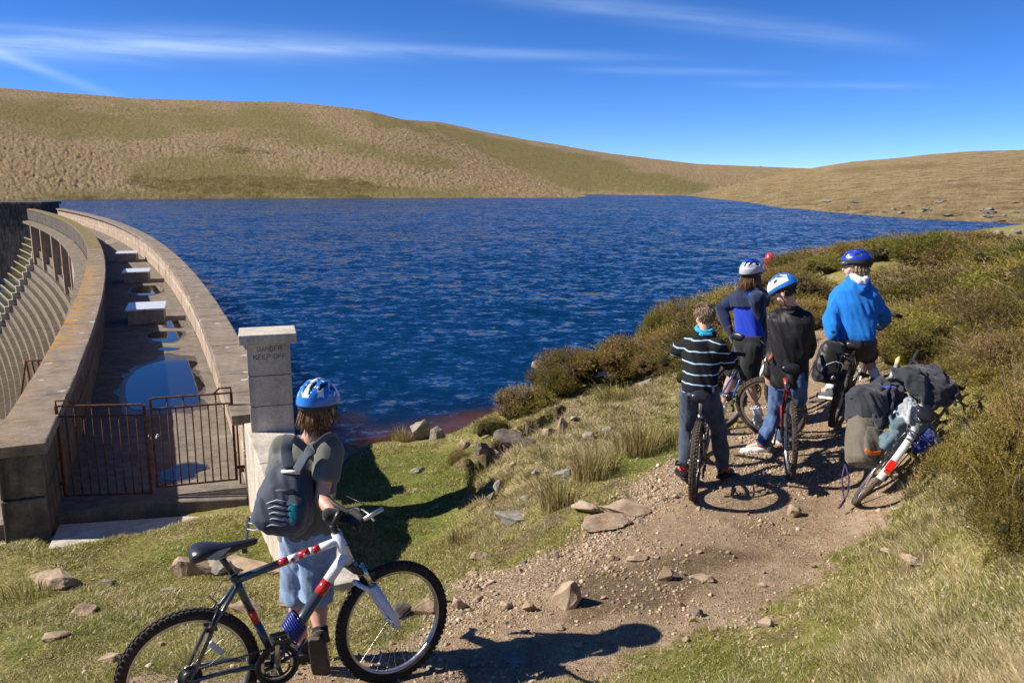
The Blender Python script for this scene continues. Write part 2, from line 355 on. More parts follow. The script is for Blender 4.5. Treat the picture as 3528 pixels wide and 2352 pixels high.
def ground_material():
    m, nt, b = new_mat('moorland turf, earth and gravel'); p = pos(nt)
    za = N(nt, 'ShaderNodeAttribute', attribute_name='zone'); zs = N(nt, 'ShaderNodeSeparateColor'); L(nt, za, 'Color', zs, 0)
    zb = N(nt, 'ShaderNodeAttribute', attribute_name='zone_b'); zt = N(nt, 'ShaderNodeSeparateColor'); L(nt, zb, 'Color', zt, 0)
    n1 = nz(nt, p, 3.0, 8, .65); n2 = nz(nt, p, 22, 6, .7); n3 = nz(nt, p, 110, 4, .7); n4 = nz(nt, p, 0.9, 5, .6)
    grass = ramp(nt, n2, [(.25, (.10, .09, .022)), (.45, (.19, .168, .045)), (.6, (.29, .25, .085)), (.8, (.43, .36, .16))])
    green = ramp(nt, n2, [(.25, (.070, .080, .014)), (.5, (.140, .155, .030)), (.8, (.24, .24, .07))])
    straw = ramp(nt, n2, [(.25, (.12, .10, .035)), (.5, (.26, .22, .095)), (.8, (.46, .39, .21))])
    dirt = ramp(nt, mixc(nt, .5, n1, n2), [(.3, (.20, .135, .085)), (.5, (.335, .235, .152)), (.68, (.50, .38, .27))])
    mud = ramp(nt, n2, [(.3, (.085, .055, .035)), (.7, (.22, .15, .095))])
    vo = N(nt, 'ShaderNodeTexVoronoi', i_Scale=55.0, i_Randomness=1.0); nt.links.new(p, vo.inputs['Vector'])
    vo2 = N(nt, 'ShaderNodeTexVoronoi', i_Scale=130.0); nt.links.new(p, vo2.inputs['Vector'])
    vs = N(nt, 'ShaderNodeSeparateColor'); L(nt, vo, 'Color', vs, 0)
    peb = ramp(nt, vs.outputs[0], [(.0, (.20, .12, .07)), (.4, (.36, .24, .15)), (.8, (.52, .40, .28)), (1, (.40, .36, .31))])
    peb = mixc(nt, ramp(nt, vo.outputs['Distance'], [(.35, (0, 0, 0)), (.75, (1, 1, 1))]), peb, (.27, .19, .125))
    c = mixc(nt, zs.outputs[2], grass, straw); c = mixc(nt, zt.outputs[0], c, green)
    bare = ramp(nt, mth(nt, 'ADD', mth(nt, 'MULTIPLY', n1, .7), mth(nt, 'MULTIPLY', n2, .3)), [(.505, (0, 0, 0)), (.60, (.85, .85, .85))])
    c = mixc(nt, mth(nt, 'MULTIPLY', bare, mth(nt, 'SUBTRACT', .75, mth(nt, 'MULTIPLY', zt.outputs[0], .7)), True), c, dirt)
    edge = mth(nt, 'ADD', zs.outputs[0], mth(nt, 'MULTIPLY', mth(nt, 'SUBTRACT', n2, .5), 1.5))
    c = mixc(nt, ramp(nt, edge, [(.42, (0, 0, 0)), (.62, (1, 1, 1))]), c, dirt)
    c = mixc(nt, mth(nt, 'MULTIPLY', ramp(nt, mth(nt, 'ADD', zt.outputs[1], mth(nt, 'MULTIPLY', mth(nt, 'SUBTRACT', n2, .5), .9)), [(.35, (0, 0, 0)), (.7, (1, 1, 1))]), .85), c, mud)
    ge = mth(nt, 'ADD', zs.outputs[1], mth(nt, 'MULTIPLY', mth(nt, 'SUBTRACT', n2, .5), 1.2))
    gfac = ramp(nt, ge, [(.4, (0, 0, 0)), (.65, (1, 1, 1))])
    c = mixc(nt, gfac, c, peb)
    c = mixc(nt, .55, c, ramp(nt, n3, [(.3, (.35, .35, .35)), (.7, (1.5, 1.5, 1.5))]), 'MULTIPLY')
    ps = N(nt, 'ShaderNodeSeparateXYZ'); nt.links.new(p, ps.inputs[0])
    wet = ramp(nt, mth(nt, 'ADD', ps.outputs[2], 2.5), [(.92, (1, 1, 1)), (1.03, (0, 0, 0))])
    c = mixc(nt, mth(nt, 'MULTIPLY', wet, zt.outputs[2]), c, (.09, .035, .012))
    nt.links.new(c, b.inputs['Base Color']); b.inputs['Roughness'].default_value = .95; b.inputs['Specular IOR Level'].default_value = .15
    h = mth(nt, 'ADD', mth(nt, 'MULTIPLY', n2, .6), mth(nt, 'MULTIPLY', n3, .35))
    h = mth(nt, 'SUBTRACT', h, mth(nt, 'MULTIPLY', mth(nt, 'MULTIPLY', vo.outputs['Distance'], gfac), .4))
    h = mth(nt, 'SUBTRACT', h, mth(nt, 'MULTIPLY', mth(nt, 'MULTIPLY', vo2.outputs['Distance'], zs.outputs[0]), .25))
    bump(nt, b, h, .85, .035); return m
GMAT = ground_material()
V = np.stack([GX, GY, GZ], -1).reshape(-1, 3)
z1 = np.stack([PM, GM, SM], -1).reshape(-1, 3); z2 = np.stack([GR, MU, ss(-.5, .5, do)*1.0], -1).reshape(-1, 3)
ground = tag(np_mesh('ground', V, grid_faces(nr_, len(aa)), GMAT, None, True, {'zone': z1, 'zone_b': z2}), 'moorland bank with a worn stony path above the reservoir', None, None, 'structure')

# ---------------------------------------------------------------- water
def water_material():
    m, nt, b = new_mat('peaty reservoir water'); p = pos(nt)
    da = N(nt, 'ShaderNodeAttribute', attribute_name='depth')
    n0 = nz(nt, p, .02, 3)
    c = ramp(nt, da.outputs['Fac'], [(0, (.12, .045, .015)), (.20, (.055, .026, .012)), (.42, (.004, .018, .050)), (.6, (.001, .014, .045)), (1, (.0006, .020, .064))])
    nt.links.new(c, b.inputs['Base Color']); b.inputs['IOR'].default_value = 1.33; b.inputs['Specular IOR Level'].default_value = .52; b.inputs['Subsurface Weight'].default_value = 1.0; b.inputs['Subsurface Radius'].default_value = (2.5, 2.5, 2.5); b.inputs['Subsurface Scale'].default_value = 1.0; b.subsurface_method = 'BURLEY'
    ps = N(nt, 'ShaderNodeSeparateXYZ'); nt.links.new(p, ps.inputs[0])
    nt.links.new(ramp(nt, mth(nt, 'DIVIDE', ps.outputs[1], 200.0), [(.06, (.05, .05, .05)), (1, (.07, .07, .07))]), b.inputs['Roughness'])
    acc = None                                                 # wave slopes at several wavelengths, turned straight into a normal
    for sc_, st_, am, det in ((.10, .6, .08, 1), (.33, .7, .17, 2), (1.1, .8, .40, 2), (3.0, .85, .72, 3), (9, .9, .46, 2)):
        q_ = nz(nt, pos(nt, (st_, 1, 1)), sc_, det, .55, .5, 1); v_ = N(nt, 'ShaderNodeVectorMath', operation='SUBTRACT'); nt.links.new(q_, v_.inputs[0]); v_.inputs[1].default_value = (.5, .5, .5)
        w_ = N(nt, 'ShaderNodeVectorMath', operation='MULTIPLY'); L(nt, v_, 0, w_, 0); w_.inputs[1].default_value = (am*.7, am*1.15, 0)
        if acc is None: acc = w_
        else:
            a_ = N(nt, 'ShaderNodeVectorMath', operation='ADD'); L(nt, acc, 0, a_, 0); L(nt, w_, 0, a_, 1); acc = a_
    g_ = nz(nt, pos(nt, (.35, 1, 1)), .03, 3); gs = N(nt, 'ShaderNodeVectorMath', operation='SCALE'); L(nt, acc, 0, gs, 0); nt.links.new(ramp(nt, g_, [(.35, (.75, .75, .75)), (.65, (1.15, 1.15, 1.15))]), gs.inputs['Scale'])
    up_ = N(nt, 'ShaderNodeVectorMath', operation='ADD'); L(nt, gs, 0, up_, 0); up_.inputs[1].default_value = (0, -.095, 1)
    no_ = N(nt, 'ShaderNodeVectorMath', operation='NORMALIZE'); L(nt, up_, 0, no_, 0); L(nt, no_, 0, b, 'Normal'); return m
WMAT = water_material()
ys = 9.4*(1100/9.4)**np.linspace(0, 1, 190); us = np.linspace(0, 1, 260)**1.25
YW, UW = np.meshgrid(ys, us, indexing='ij')
yl = np.minimum(YW, 95.0); left = dgx(yl)+1.15*np.sqrt(1+dg_(yl)**2); left = np.where(YW > 95, left-(YW-95)*1.6, left)
XW = left+UW*(YW*1.5+10-left)
HW = np.where((XW > -12) & (XW < 30) & (YW < 50) & (np.hypot(XW, YW) < 60), H0(XW, YW), -6)
DEP = np.clip((WATER-HW)/1.1, 0, 1)
VW = np.stack([XW, YW, np.full_like(XW, WATER)], -1).reshape(-1, 3)
water = tag(np_mesh('water', VW, grid_faces(len(ys), len(us)), WMAT, None, True, {'depth': DEP.ravel()}), 'dark blue rippled reservoir water', None, None, 'structure')
for y0, y1 in ((0, 0),): pass

# ---------------------------------------------------------------- hills
def interp(x, tab): return np.interp(x, [t[0] for t in tab], [t[1] for t in tab])
def hill_material():
    m, nt, b = new_mat('bracken and rough grass hillside'); p = pos(nt)
    za = N(nt, 'ShaderNodeAttribute', attribute_name='zone'); zs = N(nt, 'ShaderNodeSeparateColor'); L(nt, za, 'Color', zs, 0)
    n1 = nz(nt, p, .05, 6, .65); n2 = nz(nt, p, 1.9, 6, .8); n3 = nz(nt, p, .30, 6, .75)
    br = ramp(nt, n2, [(.34, (.065, .045, .025)), (.46, (.27, .190, .105)), (.58, (.44, .33, .195)), (.72, (.64, .54, .37))])
    gr = ramp(nt, n2, [(.3, (.085, .070, .024)), (.5, (.205, .172, .062)), (.7, (.30, .255, .11))])
    go = ramp(nt, n3, [(.35, (.18, .125, .058)), (.5, (.33, .24, .12)), (.65, (.45, .345, .20))])
    dk = ramp(nt, n2, [(.3, (.05, .042, .016)), (.7, (.17, .13, .045))])
    f = mth(nt, 'ADD', zs.outputs[0], mth(nt, 'MULTIPLY', mth(nt, 'SUBTRACT', mth(nt, 'ADD', mth(nt, 'MULTIPLY', n3, .5), mth(nt, 'MULTIPLY', n1, .5)), .5), 2.6))
    c = mixc(nt, ramp(nt, f, [(.22, (0, 0, 0)), (.78, (.85, .85, .85))]), br, gr)
    c = mixc(nt, zs.outputs[1], c, go)
    c = mixc(nt, ramp(nt, mth(nt, 'ADD', zs.outputs[2], mth(nt, 'MULTIPLY', mth(nt, 'SUBTRACT', n3, .5), 1.2)), [(.45, (0, 0, 0)), (.75, (.9, .9, .9))]), c, dk)
    nt.links.new(c, b.inputs['Base Color']); b.inputs['Roughness'].default_value = 1; b.inputs['Specular IOR Level'].default_value = .05
    bump(nt, b, mth(nt, 'ADD', n2, mth(nt, 'MULTIPLY', n3, .5)), .8, 1.1); return m
HMAT = hill_material()
def hill(name, label, p0, p1, ncol, nrow, shore, sky_, dk, zone, rough=.5, zshore=None, prof=1.0):
    """a hillside from its waterline to its crest and beyond; waterline and crest are read off the photograph, distances are real metres"""
    px = np.linspace(p0, p1, ncol); ds = np.array([(at(a, interp(a, shore), WATER).xy.length if zshore is None else zshore(a)) for a in px])
    r = [ray(a, interp(a, sky_)) for a in px]
    eta = np.array([q.z/math.hypot(q.x, q.y) for q in r]); azm = np.array([math.atan2(q.x, q.y) for q in r])
    D = interp(px, dk); D = np.maximum(D, ds+25)
    zk = CZ+eta*D; zb = np.full(ncol, WATER-.4) if zshore is None else np.array([interp(a, shore) for a in px])
    t = np.concatenate([np.linspace(-.02, 1, nrow)**1.0, 1+np.array([.05, .12, .25, .5, .9])])[:, None]
    tt = np.clip(t, 0, 1); s = (1-prof)*tt+prof*np.sin(tt*math.pi/2)
    s = np.where(t > 1, 1-(t-1)**1.2*.25, s)
    Z = zb+(zk-zb)*s; Dd = ds+(D-ds)*t
    X = Dd*np.sin(azm); Y = Dd*np.cos(azm)
    nx = fbm(X*.02, Y*.02, 21, 3)*np.clip(t*3, 0, 1)*np.clip((1-t)*4, 0, 1)*(zk-zb)*.03
    nf = fbm(X*1.3, Y*1.3, 23, 3, .75)*rough*np.clip((t+.01)*60, 0, 1)*np.clip((1.02-t)*5, .15, 1)
    zo = zone(X, Y, *pixv(X, Y, Z))
    Z = Z+nx+nf*(.35+.65*(1-zo[..., 0]))*(1-.6*zo[..., 1])
    Vv = np.stack([X, Y, Z], -1).reshape(-1, 3)
    o = np_mesh(name, Vv, grid_faces(len(t), ncol), HMAT, None, True, {'zone': zo.reshape(-1, 3)})
    return tag(o, label, None, None, 'structure')
def pmask(px, py, polys, k, w=24, sc=.02, s=31):
    n = fbm(px*sc*.5, py*sc*1.6, s, 5, .6)*k*1.3; m = np.zeros(px.shape)
    for p in polys: m = np.maximum(m, ss(-w, w, poly_sd(px, py, p)+n))
    return m
def zone_a(X, Y, px, py):
    g = pmask(px, py, [[(-400,215),(120,232),(330,250),(600,255),(760,300),(900,345),(1060,385),(1000,398),(800,350),(640,318),(430,310),(180,330),(0,275),(-400,270)],
                       [(240,350),(560,355),(720,400),(900,415),(1060,440),(1180,457),(1000,470),(0,470),(-300,460),(330,430)],
                       [(1010,268),(1180,295),(1500,370),(1640,420),(1450,395),(1300,352),(1150,330),(1020,290)], [(820,262),(1000,300),(1040,335),(900,300)]], 26)
    return np.stack([np.clip(g*.85+.22*(fbm(X*.012, Y*.03, 45, 4)>.25)*(1-g), 0, 1), g*0, pmask(px, py, [[(300,338),(620,346),(640,358),(300,350)], [(280,400),(800,405),(1000,440),(700,450),(300,440)], [(0,448),(860,446),(860,460),(0,470)]], 14, 12)*.62], -1)
def zone_b(X, Y, px, py):
    g = pmask(px, py, [[(850,262),(1100,310),(1300,348),(1500,395),(1250,412),(1060,360),(930,300)], [(1150,340),(1330,368),(1500,395),(1640,425),(1600,445),(1370,450),(1250,410)]], 14, 12)
    return np.stack([g, pmask(px, py, [[(1500,370),(1900,385),(1900,420),(1640,412)]], 10)*.8, g*.45], -1)
def zone_c(X, Y, px, py):
    return np.stack([py*0, py*0+1, pmask(px, py, [[(1740,398),(1900,388),(2352,360),(2352,378),(2000,395),(1800,415)], [(2160,420),(2352,415),(2352,430),(2160,432)]], 14, 10)*.55], -1)
SHA = [(-600,470),(0,462),(200,459),(500,457),(900,455.5),(1200,455),(1370,455.5)]
SKA = [(-600,205),(0,213),(150,225),(300,236),(650,242),(760,251),(850,262.5),(930,281),(1000,303),(1080,338),(1160,376),(1260,419),(1340,449),(1372,456)]
hill('hill', 'brown bracken hillside rising straight from the far shore', -600, 1371, 760, 240, SHA, SKA, [(-600,520),(0,520),(650,480),(1000,400),(1200,300),(1372,215)], zone_a, .60, prof=.8)
SHB = [(900,447),(1360,447),(1530,450),(1700,449)]
SKB = [(700,262),(850,272),(930,286),(1000,290),(1100,309),(1200,327),(1400,358),(1500,370),(1600,380),(1700,384),(1800,388),(1900,391),(2000,395)]
hill('hill', 'green and brown spur behind the narrow inlet', 760, 2000, 420, 120, SHB, SKB, [(700,620),(1400,600),(1600,700),(1800,900),(2000,900)], zone_b, .5)
SHC = [(1520,451),(1600,457),(1700,466),(1740,473),(1800,484),(1900,492),(2000,501),(2150,512),(2300,519),(2450,526),(2700,540)]
SKC = [(1520,451),(1600,440),(1700,421),(1760,408),(1820,396),(1870,389),(1960,377),(2040,371),(2120,364),(2230,358),(2352,355),(2700,350)]
hill('hill', 'golden grass hill sloping down to the shore', 1521, 2700, 560, 200, SHC, SKC, [(1520,245),(1700,320),(1870,600),(2352,520),(2700,450)], zone_c, .35)
# a far moor beyond everything so that the ground reaches the horizon
mo = np.linspace(math.radians(-100), math.radians(100), 160); rd = np.array([900, 1300, 1900, 2600, 3600.])
MA, MR = np.meshgrid(mo, rd); MZ = np.array([-5, 8, 16, 12, 0.])[:, None]+fbm(MA*4, MR*.001, 41, 4)*8
tag(np_mesh('moor', np.stack([MR*np.sin(MA), MR*np.cos(MA), MZ-14], -1).reshape(-1, 3), grid_faces(5, 160), HMAT, None, True, {'zone': np.tile([0.3, .8, 0], (800, 1))}), 'far open moor', None, None, 'structure')
# ---------------------------------------------------------------- dam
def concrete(name, lo, mid, hi, moss=0.0, orange=0.0, spots=0.0, lime=0.0, dark=0.0, joints=False):
    m, nt, b = new_mat(name); p = pos(nt)
    n1 = nz(nt, p, 2.2, 7, .65); n2 = nz(nt, p, 45, 5, .7); n3 = nz(nt, p, 9, 5, .65)
    c = ramp(nt, mth(nt, 'ADD', mth(nt, 'MULTIPLY', n1, .6), mth(nt, 'MULTIPLY', n3, .4)), [(.33, lo), (.5, mid), (.66, hi)])
    c = mixc(nt, .5, c, ramp(nt, n2, [(.3, (.55, .55, .55)), (.7, (1.4, 1.4, 1.4))]), 'MULTIPLY')
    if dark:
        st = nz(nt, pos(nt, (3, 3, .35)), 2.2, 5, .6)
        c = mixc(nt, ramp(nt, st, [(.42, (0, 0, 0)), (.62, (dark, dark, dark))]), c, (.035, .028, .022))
    if lime:
        st = nz(nt, pos(nt, (5, 5, .5)), 2.5, 5, .6)
        c = mixc(nt, ramp(nt, st, [(.60, (0, 0, 0)), (.68, (lime, lime, lime))]), c, (.62, .58, .52))
    if lime > .6:
        s_ = N(nt, 'ShaderNodeSeparateXYZ'); nt.links.new(p, s_.inputs[0]); band = mth(nt, 'SUBTRACT', 1, mth(nt, 'DIVIDE', mth(nt, 'ABSOLUTE', mth(nt, 'ADD', s_.outputs[2], .56)), .10), True)
        c = mixc(nt, mth(nt, 'MULTIPLY', band, ramp(nt, nz(nt, pos(nt, (4, 4, 1.2)), 1.6, 4, .6), [(.52, (0, 0, 0)), (.60, (1, 1, 1))])), c, (.68, .65, .60))
    if spots:
        v = N(nt, 'ShaderNodeTexVoronoi', i_Scale=3.2); nt.links.new(mixc(nt, .12, p, nz(nt, p, 12, 3, .6, 0, 1)), v.inputs['Vector'])
        sc = N(nt, 'ShaderNodeSeparateColor'); L(nt, v, 'Color', sc, 0)
        f = mth(nt, 'MULTIPLY', ramp(nt, v.outputs['Distance'], [(.10, (1, 1, 1)), (.17, (0, 0, 0))]), mth(nt, 'GREATER_THAN', sc.outputs[0], .35))
        c = mixc(nt, mth(nt, 'MULTIPLY', f, spots), c, (.50, .50, .47))
    if moss or orange:
        a = N(nt, 'ShaderNodeAttribute', attribute_name='growth'); s = N(nt, 'ShaderNodeSeparateColor'); L(nt, a, 'Color', s, 0)
        f = mth(nt, 'MULTIPLY', s.outputs[0], ramp(nt, n3, [(.42, (0, 0, 0)), (.56, (1, 1, 1))])); c = mixc(nt, f, c, (.10, .10, .015))
        f = mth(nt, 'MULTIPLY', s.outputs[1], ramp(nt, nz(nt, p, 6, 5, .7), [(.47, (0, 0, 0)), (.54, (1, 1, 1))])); c = mixc(nt, f, c, (.42, .21, .015))
    nt.links.new(c, b.inputs['Base Color']); b.inputs['Roughness'].default_value = .9; b.inputs['Specular IOR Level'].default_value = .2
    bump(nt, b, mth(nt, 'ADD', mth(nt, 'MULTIPLY', n3, .6), mth(nt, 'MULTIPLY', n2, .5)), .5, .012); return m
CO_TOP = concrete('weathered granite concrete coping', (.11, .085, .065), (.215, .17, .13), (.32, .25, .19), 1, 1, .8)
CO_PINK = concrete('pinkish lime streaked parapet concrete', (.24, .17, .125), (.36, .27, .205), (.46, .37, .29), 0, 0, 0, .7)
CO_DARK = concrete('stained and shade toned concrete', (.05, .042, .034), (.12, .10, .08), (.21, .18, .14), 0, 0, 0, .25, .8)  # stain streaks over a base tone darkened to stand for shade
CO_PALE = concrete('pale cream concrete', (.40, .35, .28), (.54, .48, .40), (.62, .57, .49), 0, 0, 0, 0, .25)
CO_WALK = concrete('damp walkway concrete', (.12, .10, .078), (.185, .155, .125), (.25, .215, .175), 0, 0, 0, .15, .25)
CO_STEP = concrete('mossy stepped concrete', (.12, .095, .065), (.20, .16, .12), (.28, .23, .175), 0, 0, 0, .25, .5)
CO_BOX = concrete('grey box concrete', (.17, .165, .16), (.24, .235, .23), (.32, .31, .30))
CO_DEB = concrete('debris covered tread concrete', (.035, .028, .018), (.085, .065, .04), (.16, .13, .09), 0, 0, 0, 0, .6)
CO_WET = concrete('wet algae covered concrete', (.022, .030, .006), (.045, .055, .010), (.08, .085, .025), 0, 0, 0, .1, .6)
CO_WET.node_tree.nodes['Principled BSDF'].inputs['Roughness'].default_value = .18
CO_WET.node_tree.nodes['Principled BSDF'].inputs['Specular IOR Level'].default_value = .6
def along(y0, y1, prof, name, m, parent, step=1.2, closed=True, jag=0, mi=None):
    n = max(2, int((y1-y0)/step)+1); ysv = np.linspace(y0, y1, n); Vv = []; Fs = []
    k = len(prof)
    for y in ysv:
        for (o, z) in prof: Vv.append(dpt(y, o, z))
    mb = MB()
    for i in range(n-1):
        for j in range(k if closed else k-1):
            a = i*k+j; b = i*k+(j+1) % k; Fs.append((a, b, b+k, a+k))
    if closed: Fs.append(tuple(range(k-1, -1, -1))); Fs.append(tuple((n-1)*k+j for j in range(k)))
    mb.add(Vv, Fs, 0, False)
    if mi: mb.m = [mi[q % k] if q < (n-1)*k else 0 for q in range(len(Fs))]
    return mb.build(name, m, parent)
Y0, Y1 = 7.75, 73.0
dam = empty('dam', dpt(8, 0, -.96), 0, 'long curved concrete dam with parapets, walkway and stepped spillway face', 'dam')
DINV = Matrix.Translation(-dam.location)
def dchild(o): o.parent = dam; o.matrix_parent_inverse = DINV; return o
dchild(along(8.35, Y1, [(-.93, -1.5), (-.93, -.96), (.93, -.96), (.93, -1.5)], 'walkway', CO_WALK, None, 2.0))
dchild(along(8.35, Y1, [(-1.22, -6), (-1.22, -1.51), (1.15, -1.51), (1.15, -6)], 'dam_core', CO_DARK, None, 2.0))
# parapet blocks and coping slabs, laid one by one along the curve with open joints
def ylist(L_, y0=Y0, y1=Y1):
    out = [y0]
    while out[-1] < y1: y = out[-1]; out.append(y+L_/math.sqrt(1+dg_(y)**2))
    return out
def block_mesh(name, w, l, h, m, bevel=.008, jag=0.004, attr=None):
    mb = MB(); mb.box((0, 0, 0), (w, l, h)); o = mb.build(name, m, None, bevel)
    for v in o.data.vertices: v.co += Vector((random.uniform(-jag, jag), random.uniform(-jag, jag), random.uniform(-jag, jag)))
    me = o.data; bpy.data.objects.remove(o); return me
def lay(name, meshes, L_, off, z, gap=0, y0=Y0, y1=Y1, wob=.003, label=None):
    ysv = ylist(L_, y0, y1)
    for i, (a, b_) in enumerate(zip(ysv[:-1], ysv[1:])):
        yc = (a+b_)/2; p = dpt(yc, off, z); o = bpy.data.objects.new(name, meshes[i % len(meshes)]); scene.collection.objects.link(o)
        o.location = p+Vector((random.uniform(-wob, wob), 0, random.uniform(-wob, wob))); o.rotation_euler = (0, 0, math.atan(-dg_(yc)))
        dchild(o)
for side, cm in ((-1, CO_DARK), (1, CO_PINK)):  # the left parapet's shade is painted in by its darker concrete
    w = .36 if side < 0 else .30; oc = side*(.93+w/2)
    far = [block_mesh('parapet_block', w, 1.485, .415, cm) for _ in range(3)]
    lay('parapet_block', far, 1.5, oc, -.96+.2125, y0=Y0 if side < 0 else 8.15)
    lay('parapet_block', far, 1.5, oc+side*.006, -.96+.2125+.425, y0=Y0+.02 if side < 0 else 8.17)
# coping with growth attribute per slab
def coping_mesh(w, l, growth):
    mb = MB(); mb.box((0, 0, 0), (w, l, .11)); o = mb.build('coping_slab', CO_TOP, None, .012); me = o.data; bpy.data.objects.remove(o)
    for v in me.vertices: v.co += Vector((random.uniform(-.004, .004), random.uniform(-.004, .004), random.uniform(-.003, .003)))
    a = me.attributes.new('growth', 'FLOAT_COLOR', 'POINT')
    for i, v in enumerate(me.vertices):
        ga, gb = growth(v.co.x/w*2); a.data[i].color = (ga, gb, 0, 1)
    return me
plain = [coping_mesh(.47, .992, lambda u: (0, 0)) for _ in range(3)]
lay('coping_slab', plain, 1.0, 1.03, -.055, y0=7.98)
kinds = [([coping_mesh(.49, .992, lambda u: (0, .25 if u < 0 else 0)) for _ in range(2)], 7.6, 11.5), ([coping_mesh(.49, .992, lambda u: (0, 1 if u < -.2 else .0)) for _ in range(2)], 11.5, 24),
         ([coping_mesh(.49, .992, lambda u: (.35, .1)) for _ in range(2)], 24, 30), ([coping_mesh(.49, .992, lambda u: (1.0, .35 if u > 0 else .2)) for _ in range(2)], 30, Y1)]
for ms, a, b_ in kinds: lay('coping_slab', ms, 1.0, -1.115, -.055, y0=a+.12, y1=b_)
# overflow bridge: ledge, piers, bays and the stepped face
dchild(along(16, Y1, [(-1.86, -1.20), (-1.86, -1.02), (-1.30, -.98), (-1.30, -1.20)], 'ledge', CO_STEP, None, 1.5))
dchild(along(15, 41.5, [(-1.80, -4.2), (-1.80, -1.21), (-1.25, -1.21), (-1.25, -4.2)], 'lower_wall', CO_PINK, None, 1.5))
dchild(along(41.5, Y1, [(-.86, -4.4), (-.86, -2.2), (-.80, -2.2), (-.80, -4.4)], 'bay_back', CO_DARK, None, 1.5))  # dark colour stands in for the shade under the ledge
for yp in (43.53, 50.44, 57.04, 63.87, 69.4):
    c = dpt(yp, -1.33, -2.75); mb = MB(); R = Matrix.Rotation(math.atan(-dg_(yp)), 3, 'Z'); mb.box((0, 0, 0), (.98, .42, 3.1), rot=R)
    o = mb.build('pier', CO_PINK, None, .02); o.location = c; dchild(o)
so, sz = -.95, -2.2
for k in range(24):
    tread = .22 if k < 4 else min(.32, .24+.01*k); h_ = .55
    ya = 41.5 if k < 4 else 15.0
    dchild(along(ya, 69.6, [(so-tread, sz-h_-1.0), (so-tread, sz-h_-.07), (so-tread-.03, sz-h_-.07), (so-tread-.03, sz-h_), (so-tread+.0, sz-h_), (so, sz-h_), (so, sz-h_-1.0)], 'spillway_step', [CO_STEP, CO_DEB, CO_TOP], None, 1.0, mi=[0, 0, 2, 2, 1, 0, 0]))
    w_ = dchild(along(70.0, 92, [(so-tread, sz-h_-1.0), (so-tread, sz-h_-.05), (so-tread-.05, sz-h_-.05), (so-tread-.05, sz-h_), (so-tread+.05, sz-h_), (so, sz-h_), (so, sz-h_-1.0)], 'spillway_step', [CO_WET, CO_WET, CO_PINK], None, 2.0, mi=[0, 0, 2, 2, 1, 0, 0])); w_['label'] = 'mossy green step wet with overflowing water'
    c = dpt(69.8, so-tread/2-.12, sz-h_+.1); mb = MB(); mb.box((0, 0, 0), (tread+.30, .34, .75), rot=Matrix.Rotation(math.atan(-dg_(69.8)), 3, 'Z'))
    o = mb.build('training_wall_block', CO_PALE, None, .01); o.location = c; dchild(o)
    so -= tread; sz -= h_
# dark abutment wall across the far end of the spillway
aw = empty('abutment_wall', (-50, 77, -3), 0, 'dark stone abutment wall closing the far end of the spillway', 'wall')
p0 = atY(-260, 465, 77); p1 = atY(95, 464, 77)
mb = MB(); cx = (p0.x+p1.x)/2
mb.box((0, 1.5, 0), (p1.x-p0.x, 3, 7)); o = mb.build('wall', CO_DARK, None, .03); o.location = (cx, 77, p1.z-3.5-.25); o.parent = aw; o.matrix_parent_inverse = Matrix.Translation(-aw.location)
mb = MB(); mb.box((0, 1.5, 0), (p1.x-p0.x+.3, 3.3, .25)); o = mb.build('coping', CO_DARK, None, .03); o.location = (cx, 77, p1.z-.125); o.parent = aw; o.matrix_parent_inverse = Matrix.Translation(-aw.location)
# concrete apron beside the near end and the footing
ap = MB()
q = [dpt(8.3, -1.36, 0), dpt(8.3, -4.2, 0), dpt(13.2, -4.4, 0), dpt(13.2, -1.36, 0)]
Vv = [Vector((p.x, p.y, -.97-(.0 if i in (0, 1) else .25))) for i, p in enumerate(q)]+[Vector((p.x, p.y, -2.0)) for p in q]
ap.add(Vv, [(3, 2, 1, 0), (0, 1, 5, 4), (1, 2, 6, 5), (2, 3, 7, 6), (3, 0, 4, 7)], 0, False); o = ap.build('apron_slab', CO_TOP); tag(o, 'lichen spotted concrete slab beside the outer side of the dam end', 'slab')
ft = MB(); R = Matrix.Rotation(math.atan(-dg_(8)), 3, 'Z'); c = dpt(7.72, -1.14, -1.12); ft.box(c, (.66, .34, .30), rot=R, taper=.9); o = ft.build('footing', CO_PALE, None, .02); dchild(o)
